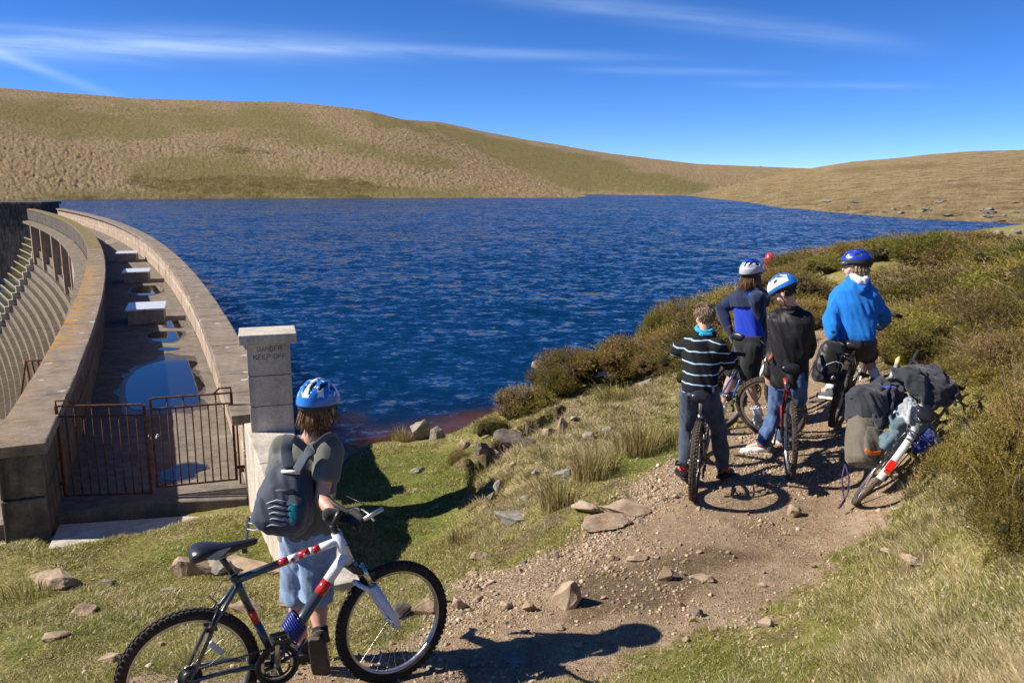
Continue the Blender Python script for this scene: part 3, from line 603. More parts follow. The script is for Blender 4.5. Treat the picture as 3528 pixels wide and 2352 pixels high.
# pillar with the warning
PA = math.atan(.30); PR = Matrix.Rotation(PA, 3, 'Z')
pf = Vector((-2.565, 7.82, 0)); ux = PR @ Vector((1, 0, 0)); uy = PR @ Vector((0, 1, 0))
pc = pf+ux*.205+uy*.17
pil = empty('stone_pillar', pc, PA, 'square concrete pillar with a flat cap and a carved warning', 'pillar')
MORT = mat('dark mortar joint', (.08, .065, .05), .95)
for z0, z1 in ((-.3, .222), (.228, .528), (.534, .85)):
    mb = MB(); mb.box((0, 0, (z0+z1)/2), (.41, .34, z1-z0)); mb.build('block', CO_PALE, pil, .006)
mb = MB(); mb.box((0, 0, .3), (.396, .326, 1.0)); mb.build('mortar', MORT, pil)
mb = MB(); mb.box((0, 0, .90), (.54, .47, .098)); mb.build('cap', CO_PALE, pil, .008)
GLYPH = {'D': [[(0,0),(0,6),(2.4,6),(4,4.6),(4,1.4),(2.4,0),(0,0)]], 'A': [[(0,0),(2,6),(4,0)],[(.8,2.1),(3.2,2.1)]], 'N': [[(0,0),(0,6),(4,0),(4,6)]], 'G': [[(4,4.8),(2.9,6),(1.1,6),(0,4.6),(0,1.4),(1.1,0),(2.9,0),(4,1.2),(4,2.8),(2.4,2.8)]],
         'E': [[(3.6,6),(0,6),(0,0),(3.6,0)],[(0,3.1),(3,3.1)]], 'R': [[(0,0),(0,6),(2.8,6),(3.9,5.2),(3.9,3.9),(2.8,3),(0,3)],[(2.2,3),(4,0)]], 'K': [[(0,0),(0,6)],[(3.8,6),(0,2.6)],[(1.4,3.8),(4,0)]],
         'P': [[(0,0),(0,6),(2.8,6),(3.9,5.2),(3.9,3.9),(2.8,3),(0,3)]], 'O': [[(1.1,0),(0,1.4),(0,4.6),(1.1,6),(2.9,6),(4,4.6),(4,1.4),(2.9,0),(1.1,0)]], 'F': [[(3.6,6),(0,6),(0,0)],[(0,3.1),(3,3.1)]]}
def text_mb(s, cell, cx, z0, y, r=.0034):
    mb = MB(); w = sum((3.2 if c == ' ' else 5.6) for c in s)*cell-1.6*cell; x = cx-w/2
    for c in s:
        if c == ' ': x += 3.2*cell; continue
        for st in GLYPH[c]: mb.tube([(x+a*cell, y, z0+b*cell) for a, b in st], r, 5)
        x += 5.6*cell
    return mb
INK = mat('dark carved letters', (.07, .055, .045), .9)
text_mb('DANGER', .0072, .01, .775, -.1695).build('lettering', INK, pil)
text_mb('KEEP OFF', .0074, .01, .695, -.1695).build('lettering', INK, pil)
# sloping end wall
tdir = Vector((.421, -.907, 0)); nrm = Vector((.907, .421, 0))
def slopewall(name, offs, z0, z1, m, L0, L1, zb=-1.9, bevel=.012):
    base = Vector((-2.21, 7.99, 0)); Vv = []
    for L_, zt in ((L0, z0), (L1, z1)):
        for o_ in offs:
            for z in (zb, zt): p = base+tdir*L_+nrm*o_; Vv.append((p.x, p.y, z))
    mb = MB(); mb.add(Vv, [(0, 1, 3, 2), (4, 6, 7, 5), (0, 4, 5, 1), (2, 3, 7, 6), (1, 5, 7, 3)], 0, False); return mb.build(name, m, None, bevel)
ew = empty('end_wall', (-2.1, 8, -.9), 0, 'pale concrete wall sloping down from the pillar into the turf', 'wall')
EI = Matrix.Translation(-ew.location)
for i in range(3):
    a, b_ = -.25+i*.97, -.25+(i+1)*.97-.006
    za = -.0-.45*max(0, a)/2.65; zb_ = -.0-.45*b_/2.65
    for nm, of, mt, up in (('wall_block', (-.43, 0), CO_PALE, 0),): 
        o = slopewall(nm, of, za, zb_, mt, a, b_); o.parent = ew; o.matrix_parent_inverse = EI
mb = MB(); mb.box(dpt(8.35, 1.30, -.30), (.22, .5, .62), rot=Matrix.Rotation(math.atan(-dg_(8)), 3, 'Z')); o = mb.build('shoulder_block', CO_PALE, None, .01); dchild(o)
# threshold and broken slab in front of the gate
gl = at(120, 1150, -.97); gr = at(575, 1130, -.97)
th = MB(); d_ = (gr-gl).normalized(); nn = Vector((d_.y, -d_.x, 0))
P4 = [gl-nn*.9, gr-nn*.9, gr+nn*.20, gl+nn*.20]
Vv = [Vector((p.x, p.y, -.963)) for p in P4]+[Vector((p.x, p.y, -1.3)) for p in P4]
th.add(Vv, [(3, 2, 1, 0), (3, 7, 6, 2), (0, 4, 7, 3), (1, 2, 6, 5)], 0, False); o = th.build('threshold', CO_WALK, None, .015); tag(o, 'damp concrete threshold step under the rusty gates', 'step')
def slab(name, L_, z, thick, m, lab, cat):
    P_ = [at(a, b, z) for a, b in L_]; n = len(P_)
    for p in P_: p.z = -.99+min(1.5, max(0, 7.95-p.y))*.10
    mb = MB(); mb.add([p for p in P_]+[p-Vector((0, 0, thick)) for p in P_], [tuple(range(n))]+[(i, i+n, (i+1) % n+n, (i+1) % n) for i in range(n)], 0, False)
    o = mb.build(name, m, None, .008)
    bm = bmesh.new(); bm.from_mesh(o.data); bmesh.ops.recalc_face_normals(bm, faces=bm.faces); bm.to_mesh(o.data); bm.free()
    return tag(o, lab, cat)
slab('concrete_slab', [(112, 1284), (136, 1210), (300, 1196), (430, 1186), (462, 1188), (455, 1206), (395, 1228), (250, 1256)], -1.0, .12, CO_PALE, 'flat broken concrete slab lying in the turf before the rusty gates', 'slab')
# puddles: thin flat water lying on the walkway
m, nt, b = new_mat('still puddle water'); b.inputs['Base Color'].default_value = (.012, .012, .014, 1); b.inputs['Roughness'].default_value = .015; b.inputs['IOR'].default_value = 1.33
b.inputs['Specular IOR Level'].default_value = 1.0; PUD = m
DAMP = concrete('dark damp concrete round a puddle', (.05, .042, .034), (.075, .062, .05), (.11, .092, .075)); DAMP.node_tree.nodes['Principled BSDF'].inputs['Roughness'].default_value = .35
def puddle(L_, lab, k=0):
    P_ = [at(a, b, -.954) for a, b in L_]; n = len(P_); Vv = []
    for i in range(n):                                         # smoothed, slightly ragged outline
        a, b_, c, d = P_[i-1], P_[i], P_[(i+1) % n], P_[(i+2) % n]
        for t in np.linspace(0, 1, 6, endpoint=False):
            q = .5*((2*b_)+(c-a)*t+(2*a-5*b_+4*c-d)*t*t+(3*b_-a-3*c+d)*t**3)
            j = .012*fbm(q.x*9, q.y*9, 61+k, 3); Vv.append(Vector((q.x+float(j)*2, q.y+float(j)*3, -.9545)))
    mb = MB(); mb.add([v for v in Vv]+[Vector((v.x, v.y, -.9585)) for v in Vv], [tuple(range(len(Vv)))]+[(i, i+len(Vv), (i+1) % len(Vv)+len(Vv), (i+1) % len(Vv)) for i in range(len(Vv))], 0, False)
    cc_ = sum(Vv, Vector())/len(Vv); W_ = []
    for i_, v in enumerate(Vv):
        q = cc_+(v-cc_)*(1.10+.35*abs(float(fbm(v.x*3+k, v.y*3, 66, 3)))); q.z = -.9582
        lo_ = dpt(q.y, -.90, 0).x; hi_ = dpt(q.y, .90, 0).x; q.x = min(max(q.x, lo_), hi_); W_.append(q)
    md = MB(); md.add(W_+[Vector((v.x, v.y, -.9595)) for v in W_], [tuple(range(len(W_)))]+[(i, i+len(W_), (i+1) % len(W_)+len(W_), (i+1) % len(W_)) for i in range(len(W_))], 0, False)
    dm = md.build('damp_margin', DAMP); bm = bmesh.new(); bm.from_mesh(dm.data); bmesh.ops.recalc_face_normals(bm, faces=bm.faces); bm.to_mesh(dm.data); bm.free()
    o = mb.build('puddle', PUD); dm.parent = o; bm = bmesh.new(); bm.from_mesh(o.data); bmesh.ops.recalc_face_normals(bm, faces=bm.faces); bm.to_mesh(o.data); bm.free()
    tag(o, lab, 'puddle', 'puddles lying on the dam walkway')
puddle([(305, 938), (290, 918), (288, 893), (298, 866), (320, 846), (360, 832), (390, 826), (450, 830), (440, 850), (458, 868), (470, 885), (452, 905), (462, 918), (440, 934), (370, 940)], 'largest puddle, reflecting blue sky behind the rusty gates', 1)
puddle([(364, 1090), (385, 1078), (410, 1066), (440, 1063), (470, 1067), (474, 1076), (450, 1084), (445, 1094), (410, 1102), (380, 1101)], 'small rounded puddle right behind the right hand gate leaf', 2)
puddle([(340, 768), (360, 762), (410, 761), (418, 767), (400, 782), (375, 785), (345, 778)], 'narrow puddle nearest to the front of the largest white lidded box', 3)
puddle([(378, 748), (382, 738), (420, 736), (430, 744), (410, 752)], 'puddle beside the right corner of the largest white lidded box', 4)
puddle([(300, 668), (320, 658), (365, 656), (373, 664), (360, 674), (320, 677)], 'oval puddle between the two nearest white lidded boxes', 5)
puddle([(240, 552), (258, 548), (270, 554), (260, 560), (246, 560)], 'tiny puddle in front of the farthest white lidded box', 6)
puddle([(362, 802), (380, 797), (412, 799), (400, 803), (380, 805)], 'thin sliver of a puddle above the largest puddle', 7)
# inspection boxes
LID = mat('white painted metal lid', (.72, .73, .76), .35, .3, .05, 8)
for i, (a, b_, w, lab) in enumerate(((336, 745, .80, 'nearest concrete inspection box with a white metal lid on the walkway'), (313, 650, .77, 'middle concrete inspection box with a white metal lid on the walkway'), (291, 602, .77, 'farthest concrete inspection box with a white metal lid on the walkway'))):
    p = at(a, b_, -.958); t = empty('inspection_box', p, .36, lab, 'inspection box', 'lidded boxes along the dam walkway')
    mb = MB(); mb.box((0, .62, .165), (w, 1.2, .33)); mb.build('box_wall', CO_BOX, t, .012)
    mb = MB(); mb.box((0, .61, .355), (w+.07, 1.28, .045)); mb.build('lid', LID, t, .008)
    mb = MB(); mb.box((0, -.045, .345), (.05, .02, .05)); mb.ell((0, -.05, .31), (.018, .012, .02), 0, None, 8, 6); mb.build('padlock', mat('old brass', (.35, .25, .10), .4, .8), t)
# rusty gate
RUST = mat('rusty iron', (.085, .034, .018), .9, .1, .45, 30, .6, .002, .3, c2=(.21, .080, .034))
def gate_leaf(pl, pr, lab, hump_left):
    d_ = (pr-pl); W = d_.length; ang = math.atan2(d_.y, d_.x)
    t = empty('gate_leaf', pl, ang, lab, 'gate', 'pair of rusty gates across the dam')
    Hh = 1.0; s_ = .011
    for x in (0, W): mb = MB(); mb.box((x, 0, Hh/2), (.028, .028, Hh)); mb.build('post', RUST, t, .003)
    for z in (.01, Hh-.115, Hh): mb = MB(); mb.box((W/2, 0, z), (W-.03, .026, .016)); mb.build('rail', RUST, t, .003)
    n = 9
    for i in range(1, n+1):
        x = W*i/(n+1); top = Hh if i % 2 == 0 else Hh-.115
        mb = MB(); mb.tube([(x, 0, .018), (x, 0, top-.008)], .0075, 6); mb.build('bar', RUST, t)
    h = 0 if hump_left else W; sg = 1 if hump_left else -1
    mb = MB(); mb.tube([(h, 0, Hh), (h, 0, Hh+.06), (h+sg*.12, 0, Hh+.06), (h+sg*.18, 0, Hh+.005)], .011, 6); mb.build('hinge_hoop', RUST, t)
    mb = MB(); mb.box((h-sg*.05, 0, .82), (.1, .03, .03)); mb.box((h-sg*.05, 0, .15), (.1, .03, .03)); mb.build('hinge', RUST, t)
    return t
gate_leaf(at(151, 1140, -.92), at(348, 1134, -.92), 'left rusty iron gate leaf with vertical bars, mostly in shade', True)
gate_leaf(at(362, 1120, -.87), at(544, 1102, -.87), 'right rusty iron gate leaf with vertical bars against sunlit concrete', False)
q = atY(349, 1003, 8.58); t = MB()
for i in range(7):
    a = math.pi*i/6; c = q+Vector((-.03+.018*i, -.03, .03-.045*math.sin(a))); ring = [c+Vector((.012*math.cos(b_), .004*math.sin(b_*1.0+i), .010*math.sin(b_))) for b_ in np.linspace(0, 2*math.pi, 9)[:-1]]
    t.tube(ring, .0035, 5, closed=True)
o = t.build('chain', mat('bright steel', (.6, .6, .6), .3, .9)); tag(o, 'short bright chain locking the two rusty gate leaves together', 'chain')
gp = empty('gate_post', at(553, 1110, -.95), 0, 'thin rusty post fixed to the wall beside the right gate leaf', 'post')
mb = MB(); mb.tube([(0, 0, 0), (0, 0, .88), (-.03, 0, .9)], .011, 6); mb.build('rod', RUST, gp); mb = MB(); mb.box((.04, 0, .8), (.09, .03, .04)); mb.box((.04, 0, .16), (.09, .03, .04)); mb.build('bracket', RUST, gp)
# rusty railing beyond the parapet
rl = empty('railing', (-9.1, 15.6, -1.6), 0, 'small rusty iron railing frame beside the spillway steps', 'railing')
a, b_ = atY(59, 828, 15.6), atY(99, 826, 15.7); RI = Matrix.Translation(-rl.location)
def rc(mb, nm):
    o = mb.build(nm, RUST, None); o.parent = rl; o.matrix_parent_inverse = RI
mb = MB(); mb.tube([a, b_+Vector((.25, 0, 0))], .022, 6); rc(mb, 'rail')
for px_, yb in ((59, 0), (72, .3), (86, .6), (99, .9)):
    p = atY(px_, 828, 15.6); mb = MB(); mb.tube([p, p+Vector((.12-.0*yb, .25*yb, -1.3))], .022, 6); rc(mb, 'post')
mb = MB(); mb.tube([a, a+Vector((-.2, -.2, -1.3))], .022, 6); rc(mb, 'brace')
# ---------------------------------------------------------------- rocks
def rock_material(name, lo, mid, hi):
    m, nt, b = new_mat(name); p = pos(nt, obj=False)
    n1 = nz(nt, p, 6, 8, .7); n2 = nz(nt, p, 60, 5, .7)
    c = ramp(nt, n1, [(.32, lo), (.5, mid), (.68, hi)])
    c = mixc(nt, .5, c, ramp(nt, n2, [(.3, (.6, .6, .6)), (.7, (1.35, 1.35, 1.35))]), 'MULTIPLY')
    nt.links.new(c, b.inputs['Base Color']); b.inputs['Roughness'].default_value = .9; b.inputs['Specular IOR Level'].default_value = .2
    bump(nt, b, mth(nt, 'ADD', n1, mth(nt, 'MULTIPLY', n2, .5)), .6, .015); return m
RK_TAN = rock_material('tan granite', (.20, .135, .085), (.33, .24, .16), (.46, .36, .26))
RK_GREY = rock_material('grey lichened granite', (.12, .105, .085), (.25, .225, .185), (.38, .35, .30))
RK_DARK = rock_material('dark granite', (.05, .042, .035), (.11, .09, .075), (.2, .17, .14))
def rock_mesh(mt, seed, n=16, flat=1.0, rounded=.02):
    rnd = random.Random(seed); bm = bmesh.new()
    for i in range(n):
        a = rnd.uniform(0, 2*math.pi); z = rnd.uniform(-1, 1); r = math.sqrt(1-z*z)
        bm.verts.new((r*math.cos(a)*rnd.uniform(.8, 1.05)*.5, r*math.sin(a)*rnd.uniform(.8, 1.05)*.5, z*.5*flat))
    res = bmesh.ops.convex_hull(bm, input=bm.verts)
    bmesh.ops.delete(bm, geom=[g for g in res['geom_interior'] if isinstance(g, bmesh.types.BMVert)], context='VERTS')
    bmesh.ops.bevel(bm, geom=list(bm.edges), offset=rounded*1.6, segments=2, affect='EDGES', profile=.6, clamp_overlap=True)
    me = bpy.data.meshes.new('rock'); bm.to_mesh(me); bm.free(); me.materials.append(mt)
    bm = bmesh.new(); bm.from_mesh(me); bmesh.ops.subdivide_edges(bm, edges=[e for e in bm.edges if e.calc_length() > .08], cuts=2, use_grid_fill=True); bmesh.ops.triangulate(bm, faces=bm.faces)
    for v in bm.verts: v.co += v.co.normalized()*(mnoise.noise(v.co*4+Vector((seed, 0, 0)))*.05+mnoise.noise(v.co*13+Vector((seed, 3, 0)))*.022)
    bm.to_mesh(me); bm.free()
    return me
RM = {k: [rock_mesh(mt, s, 10+s % 9, 1.0) for s in range(i*10+1, i*10+9)] for i, (k, mt) in enumerate((('tan', RK_TAN), ('grey', RK_GREY), ('dark', RK_DARK)))}
def rock(px, py, w, h, d=None, kind='tan', seed=0, label=None, group=None, z=None, name='rock', tilt=.2, sink=.3, cat='rock'):
    """a rock whose foot is at a photo point; w, h in metres"""
    zz = z if z is not None else -.2
    for _ in range(8):
        p = at(px, py, zz); hz = Hs(p.x, p.y)
        if z is None: zz = hz
    rnd = random.Random(seed*7+int(px)); o = bpy.data.objects.new(name, RM[kind][seed % 8]); scene.collection.objects.link(o)
    d = d or w*rnd.uniform(.7, 1.0)
    o.scale = (w, d, h/(1-sink)); o.rotation_euler = (rnd.uniform(-tilt, tilt), rnd.uniform(-tilt, tilt), rnd.uniform(-.4, .4))
    o.location = (p.x, p.y+d*.25, zz+h/2-(h/(1-sink)-h)/2)
    return tag(o, label, cat, group)
# the stones one would point at
rock(1300, 1398, .19, .22, .17, 'tan', 3, 'large pointed tan stone standing in the middle of the worn path')
rock(965, 1008, .42, .36, .35, 'grey', 1, 'large pale grey pointed boulder at the water edge beyond the wall shadow', name='boulder', tilt=.35)
rock(1003, 1009, .30, .22, .25, 'grey', 4, 'smaller pale boulder leaning against the pointed one at the shore', name='boulder')
rock(793, 1012, .45, .26, .4, 'dark', 2, 'dark shaded boulder at the shore behind the end of the pale wall', name='boulder')  # dark rock colour carries the shade this boulder lies in
rock(1165, 1032, .48, .17, .3, 'dark', 5, 'wide blocky dark stone set in the hollow of the eroded turf bank', name='boulder', tilt=.05)
rock(1292, 992, .13, .20, .12, 'tan', 6, 'small upright stone at the right end of the eroded turf hollow')
rock(1155, 952, .11, .17, .1, 'grey', 7, 'thin upright grey stone beside the low bush above the shore')
rock(1180, 1205, .44, .10, .25, 'grey', 2, 'flat grey slab of rock leaning in the grass left of the path', tilt=.3)
rock(1350, 1178, .30, .07, .2, 'tan', 1, 'flat tan stone at the upper left edge of the path', tilt=.05)
rock(1440, 1180, .46, .07, .3, 'tan', 4, 'widest flat tan stone slab bedded in the gravel of the path', tilt=.05)
rock(1390, 1218, .46, .08, .3, 'tan', 7, 'flat stone with a mossy edge below the widest slab of the path', tilt=.08)
rock(1345, 1075, .18, .08, .15, 'grey', 3, 'small grey stone in the grass behind the middle rush tuft')
rock(1300, 1100, .25, .08, .2, 'grey', 0, 'low grey stone half hidden behind the rushes on the bank')
rock(1350, 1010, .16, .10, .1, 'grey', 5, 'grey stone lying in the pale grass of the bank')
rock(957, 1086, .22, .05, .15, 'grey', 6, 'flat pale stone on the green turf right of the wall shadow')
rock(1240, 852, .50, .26, .4, 'tan', 2, 'lone brown boulder standing in the water near the bushes', z=-1.62, name='boulder')
rock(1485, 888, .34, .09, .25, 'grey', 1, 'flat grey rock in the grass above the low bushes')
rock(1825, 1186, .14, .09, .1, 'tan', 5, 'rounded tan stone alone on the path right of the wheel shadow')
rock(1465, 1288, .16, .035, .1, 'tan', 6, 'pale flat stone in the centre of the path')
rock(1410, 1287, .10, .04, .08, 'tan', 2, 'pinkish stone left of the pale flat stone on the path')
rock(1530, 1335, .13, .09, .09, 'tan', 0, 'jagged tan stone with a dark right side on the path')
rock(1618, 1335, .16, .05, .1, 'tan', 3, 'low broken tan stone at the right edge of the path')
rock(1278, 1282, .055, .055, .05, 'tan', 4, 'small round stone casting a dark shadow among the gravel')
rock(1215, 1405, .10, .06, .08, 'tan', 1, 'tan stone left of the large pointed stone')
rock(1160, 1400, .11, .05, .08, 'tan', 5, 'flat stone farther left of the large pointed stone')
rock(1100, 1285, .15, .06, .1, 'tan', 6, 'brown stone at the turf edge above the gravel')
rock(1285, 1448, .07, .035, .05, 'tan', 7, 'small tan stone near the rider shadow on the path')
rock(1565, 1392, .06, .035, .04, 'tan', 2, 'small pale stone right of the path middle')
rock(1608, 1415, .06, .04, .05, 'dark', 3, 'small dark brown stone near the grass edge')
rock(1760, 1440, .09, .06, .06, 'tan', 0, 'round tan stone in the near right grass')
rock(1010, 1385, .07, .08, .06, 'tan', 3, 'small upright stone just right of the front wheel of the nearest bicycle')
rock(1055, 1400, .12, .09, .1, 'tan', 2, 'rough tan stone behind the front wheel of the nearest bicycle')
rock(975, 1415, .19, .10, .14, 'tan', 0, 'chunky tan rock seen through the spokes of the nearest front wheel')
rock(920, 1420, .16, .08, .14, 'dark', 1, 'dark brown rock seen through the left spokes of the nearest front wheel')
rock(1090, 1530, .16, .03, .12, 'grey', 4, 'flat stone within the long rider shadow, left one', tilt=.03)
rock(1185, 1520, .19, .03, .12, 'grey', 5, 'flat stone within the long rider shadow, right one', tilt=.03)
rock(1245, 1478, .12, .035, .08, 'tan', 6, 'pale stone at the lower edge of the long rider shadow')
# stones of the left turf
rock(110, 1350, .48, .13, .30, 'tan', 3, 'long rock breaking out of the turf at the far left', name='boulder', tilt=.1)
rock(440, 1322, .50, .15, .28, 'tan', 2, 'large pinkish rock in the turf behind the bicycle saddle', name='boulder', tilt=.1)
rock(500, 1318, .25, .13, .2, 'grey', 5, 'grey rock at the right end of the pinkish rock behind the saddle')
rock(570, 1312, .95, .05, .45, 'tan', 1, 'broad flat pinkish rock at the foot of the pale wall', name='boulder', tilt=.04, sink=.6)
rock(190, 1412, .20, .08, .15, 'tan', 6, 'tan rock in the left turf above the rear wheel')
rock(250, 1345, .15, .04, .1, 'grey', 0, 'small flat grey stone in the left turf')
rock(560, 1405, .30, .06, .2, 'tan', 4, 'flat rock in the turf seen inside the bicycle frame')
rock(660, 1395, .17, .08, .12, 'tan', 7, 'pale stone behind the boy legs inside the bicycle frame')
rock(60, 1222, .30, .06, .2, 'grey', 2, 'flat grey stone below the corner of the parapet')
rock(660, 1525, .20, .04, .15, 'tan', 0, 'flat pinkish stone under the chainring of the nearest bicycle')
rock(250, 1520, .16, .05, .1, 'tan', 3, 'pale stone in the turf left of the rear wheel')
rock(120, 1470, .22, .04, .1, 'tan', 5, 'long flat stone in the near left turf')
rock(385, 1360, .13, .03, .1, 'grey', 7, 'small stone left of the bicycle saddle post')
# stones of the broken turf ledge
for i_, (a_, b_, w_, h_, kd) in enumerate([(1110,1040,.22,.12,'dark'),(1140,1052,.18,.10,'grey'),(1215,1025,.20,.10,'dark'),(1262,1000,.22,.10,'tan'),(1330,972,.24,.10,'grey'),(1145,1128,.14,.12,'grey'),(1128,1150,.12,.10,'grey'),(1100,1118,.13,.08,'tan'),(1240,1092,.2,.07,'grey'),(1180,1075,.16,.07,'tan'),(1065,1030,.2,.12,'tan'),(1400,985,.18,.06,'grey'),(1118,1178,.12,.07,'tan'),(1210,1150,.14,.05,'grey')]):
    rock(a_, b_, w_, h_, kind=kd, seed=i_+3, label='small stone half buried in the broken turf ledge above the shore', group='stones half buried in the turf ledge', sink=.45)
# right bank
rock(2110, 1300, .20, .04, .2, 'tan', 2, 'bare tan stone breaking out of the right hand bank', tilt=.3)
rock(2055, 1275, .16, .03, .12, 'tan', 6, 'flat brown stone at the foot of the right hand bank')
def wrock(x, y, w, h, d, kind, seed, label, group=None, dz=0, rz=None):
    rnd = random.Random(seed*3+1); o = bpy.data.objects.new('boulder', RM[kind][seed % 8]); scene.collection.objects.link(o)
    o.scale = (w, d, h); o.location = (x, y, Hs(x, y)+h*.28+dz); o.rotation_euler = (rnd.uniform(-.25, .25), rnd.uniform(-.25, .25), rnd.uniform(-1, 1) if rz is None else rz)
    return tag(o, label, 'rock', group)
def far_rock(px, py, Y, w, h, kind, seed, label, group=None):
    p = atY(px, py, Y); return wrock(p.x, p.y, w, h, w*.8, kind, seed, label, group, p.z-Hs(p.x, p.y)-h*.1)
far_rock(2018, 596, 17, .60, .30, 'grey', 1, 'wedge shaped pale boulder on the skyline right of the blue helmet')
far_rock(1980, 600, 17, .35, .22, 'grey', 2, 'pale boulder partly behind the blue helmet')
far_rock(1925, 606, 17, .40, .16, 'grey', 4, 'low grey rocks left of the blue helmet')
far_rock(1900, 607, 17, .28, .12, 'grey', 6, 'leftmost low grey rock near the blue helmet')
far_rock(2035, 578, 19, .30, .2, 'grey', 5, 'small pale stone above the wedge shaped boulder')
far_rock(2185, 548, 23, .30, .3, 'grey', 3, 'upright pale stone on the skyline above the bushes')
GRR = 'pale rocks strewn along the skyline of the right hand ridge'
for i, (a, b_, Y, w, h) in enumerate([(2150,558,22,.3,.16),(2210,552,23,.5,.16),(2240,548,24,.35,.2),(2265,543,24,.5,.2),(2290,540,25,.5,.22),(2315,545,25,.5,.16),(2335,535,25,.4,.2),(2060,585,19,.4,.12),(2090,580,19,.5,.14),(2120,566,21,.4,.14)]):
    far_rock(a, b_, Y, w, h, 'grey', i, 'pale rock strewn along the right hand ridge skyline, %s counted from the left' % {2060: 'first', 2090: 'second', 2120: 'third', 2150: 'fourth', 2210: 'fifth', 2240: 'sixth', 2265: 'seventh', 2290: 'eighth', 2315: 'ninth', 2335: 'last'}[a], GRR)
# loose stones
LOOSE = 'loose stones scattered over the path and turf'
cnt = 0; rnd = random.Random(5); tries = 0
while cnt < 230 and tries < 6000:
    tries += 1
    a = rnd.uniform(-1, .9); y = 2.9+6*rnd.random()**1.5; x = a*y*.75
    pm = float(samp(x, y, PM)); gm = float(samp(x, y, GM))
    if rnd.random() > .07+.35*pm+.9*gm or dam_off(x, y) > -1.5 and dam_off(x, y) < 1.9 and y > 5.4: continue
    if x > 2.0 and y < 5 or y > 9.0 and x < 2: continue
    s = rnd.uniform(.025, .06)*(1.3 if gm > .5 else 1); o = bpy.data.objects.new('stone', RM['tan' if rnd.random() < .8 else 'grey'][rnd.randrange(8)]); scene.collection.objects.link(o)
    o.scale = (s, s*rnd.uniform(.6, 1), s*rnd.uniform(.4, .75)); o.rotation_euler = (rnd.uniform(-.3, .3), rnd.uniform(-.3, .3), rnd.uniform(0, 6))
    o.location = (x, y, Hs(x, y)+s*.12); tag(o, 'small loose tan stone lying on the path or turf', 'stone', LOOSE); cnt += 1
# gravel nobody could count: one mesh of small angular chips
def chips(n, name, label):
    base = []
    for s in range(6):
        rn = np.random.default_rng(s); v = np.array([[1, 0, -.4], [-.4, .9, -.4], [-.5, -.8, -.4], [.1, .1, .6], [.6, .6, .1]])*rn.uniform(.7, 1.2, (5, 3)); base.append(v)
    fc = np.array([[0, 1, 4], [1, 3, 4], [0, 4, 3], [1, 2, 3], [2, 0, 3], [0, 2, 1]])
    Vs, Fs, Cs = [], [], []; k = 0
    xs = rng.uniform(-1.3, 1.0, n*14); ysr = 2.8+6.5*rng.random(n*14)**1.3; xs = xs*ysr*.7
    pm = samp(xs, ysr, PM); gm = samp(xs, ysr, GM); pr = .012+.14*pm*ss(.30, .75, vn(xs*2.2, ysr*2.2, 77))+.80*gm*ss(.15, .75, vn(xs*3.1, ysr*3.1, 78))
    pr = np.where((np.array(dam_off(xs, ysr)) < 1.7) & (ysr > 5.6), 0, pr)
    keep = np.where(rng.random(n*14) < pr)[0][:n]; xs = xs[keep]; ysr = ysr[keep]; z = samp(xs, ysr, GZ); m_ = len(xs)
    s = (.0045+.017*rng.random(m_)**1.8)*(1+.7*(rng.random(m_) < .06)); ang = rng.uniform(0, 6.28, m_); bi = rng.integers(0, 6, m_)
    B = np.array(base)[bi]*s[:, None, None]; ca, sa = np.cos(ang), np.sin(ang)
    X = B[:, :, 0]*ca[:, None]-B[:, :, 1]*sa[:, None]+xs[:, None]; Yv = B[:, :, 0]*sa[:, None]+B[:, :, 1]*ca[:, None]+ysr[:, None]; Z = B[:, :, 2]+z[:, None]+s[:, None]*.15
    V_ = np.stack([X, Yv, Z], -1).reshape(-1, 3); F_ = (np.arange(m_)[:, None, None]*5+fc[None]).reshape(-1, 3)
    pal = np.array([(.42, .29, .19), (.52, .40, .28), (.33, .22, .14), (.60, .50, .38), (.30, .27, .23)]); C = pal[rng.choice(5, m_, p=[.32, .25, .25, .1, .08])]*rng.uniform(.60, 1.0, (m_, 1))
    return tag(np_mesh(name, V_, F_, TINT, None, False, {'tint': np.repeat(C, 5, 0)}), label, None, None, 'stuff')
def tint_mat(name, rough=.9, spec=.15, trans=False):
    m, nt, b = new_mat(name); a = N(nt, 'ShaderNodeAttribute', attribute_name='tint'); L(nt, a, 'Color', b, 'Base Color')
    b.inputs['Roughness'].default_value = rough; b.inputs['Specular IOR Level'].default_value = spec
    if trans:
        nt.nodes.remove([n for n in nt.nodes if n.type == 'OUTPUT_MATERIAL'][0]); out = N(nt, 'ShaderNodeOutputMaterial')
        tr = N(nt, 'ShaderNodeBsdfTranslucent'); L(nt, a, 'Color', tr, 0); mx = N(nt, 'ShaderNodeMixShader', i_0=.3); L(nt, b, 0, mx, 1); L(nt, tr, 0, mx, 2); L(nt, mx, 0, out, 0)
    return m
TINT = tint_mat('mixed granite chips'); LEAF = tint_mat('grass blades', .7, .25, True); GORSE = tint_mat('gorse shoots', .75, .2, True)
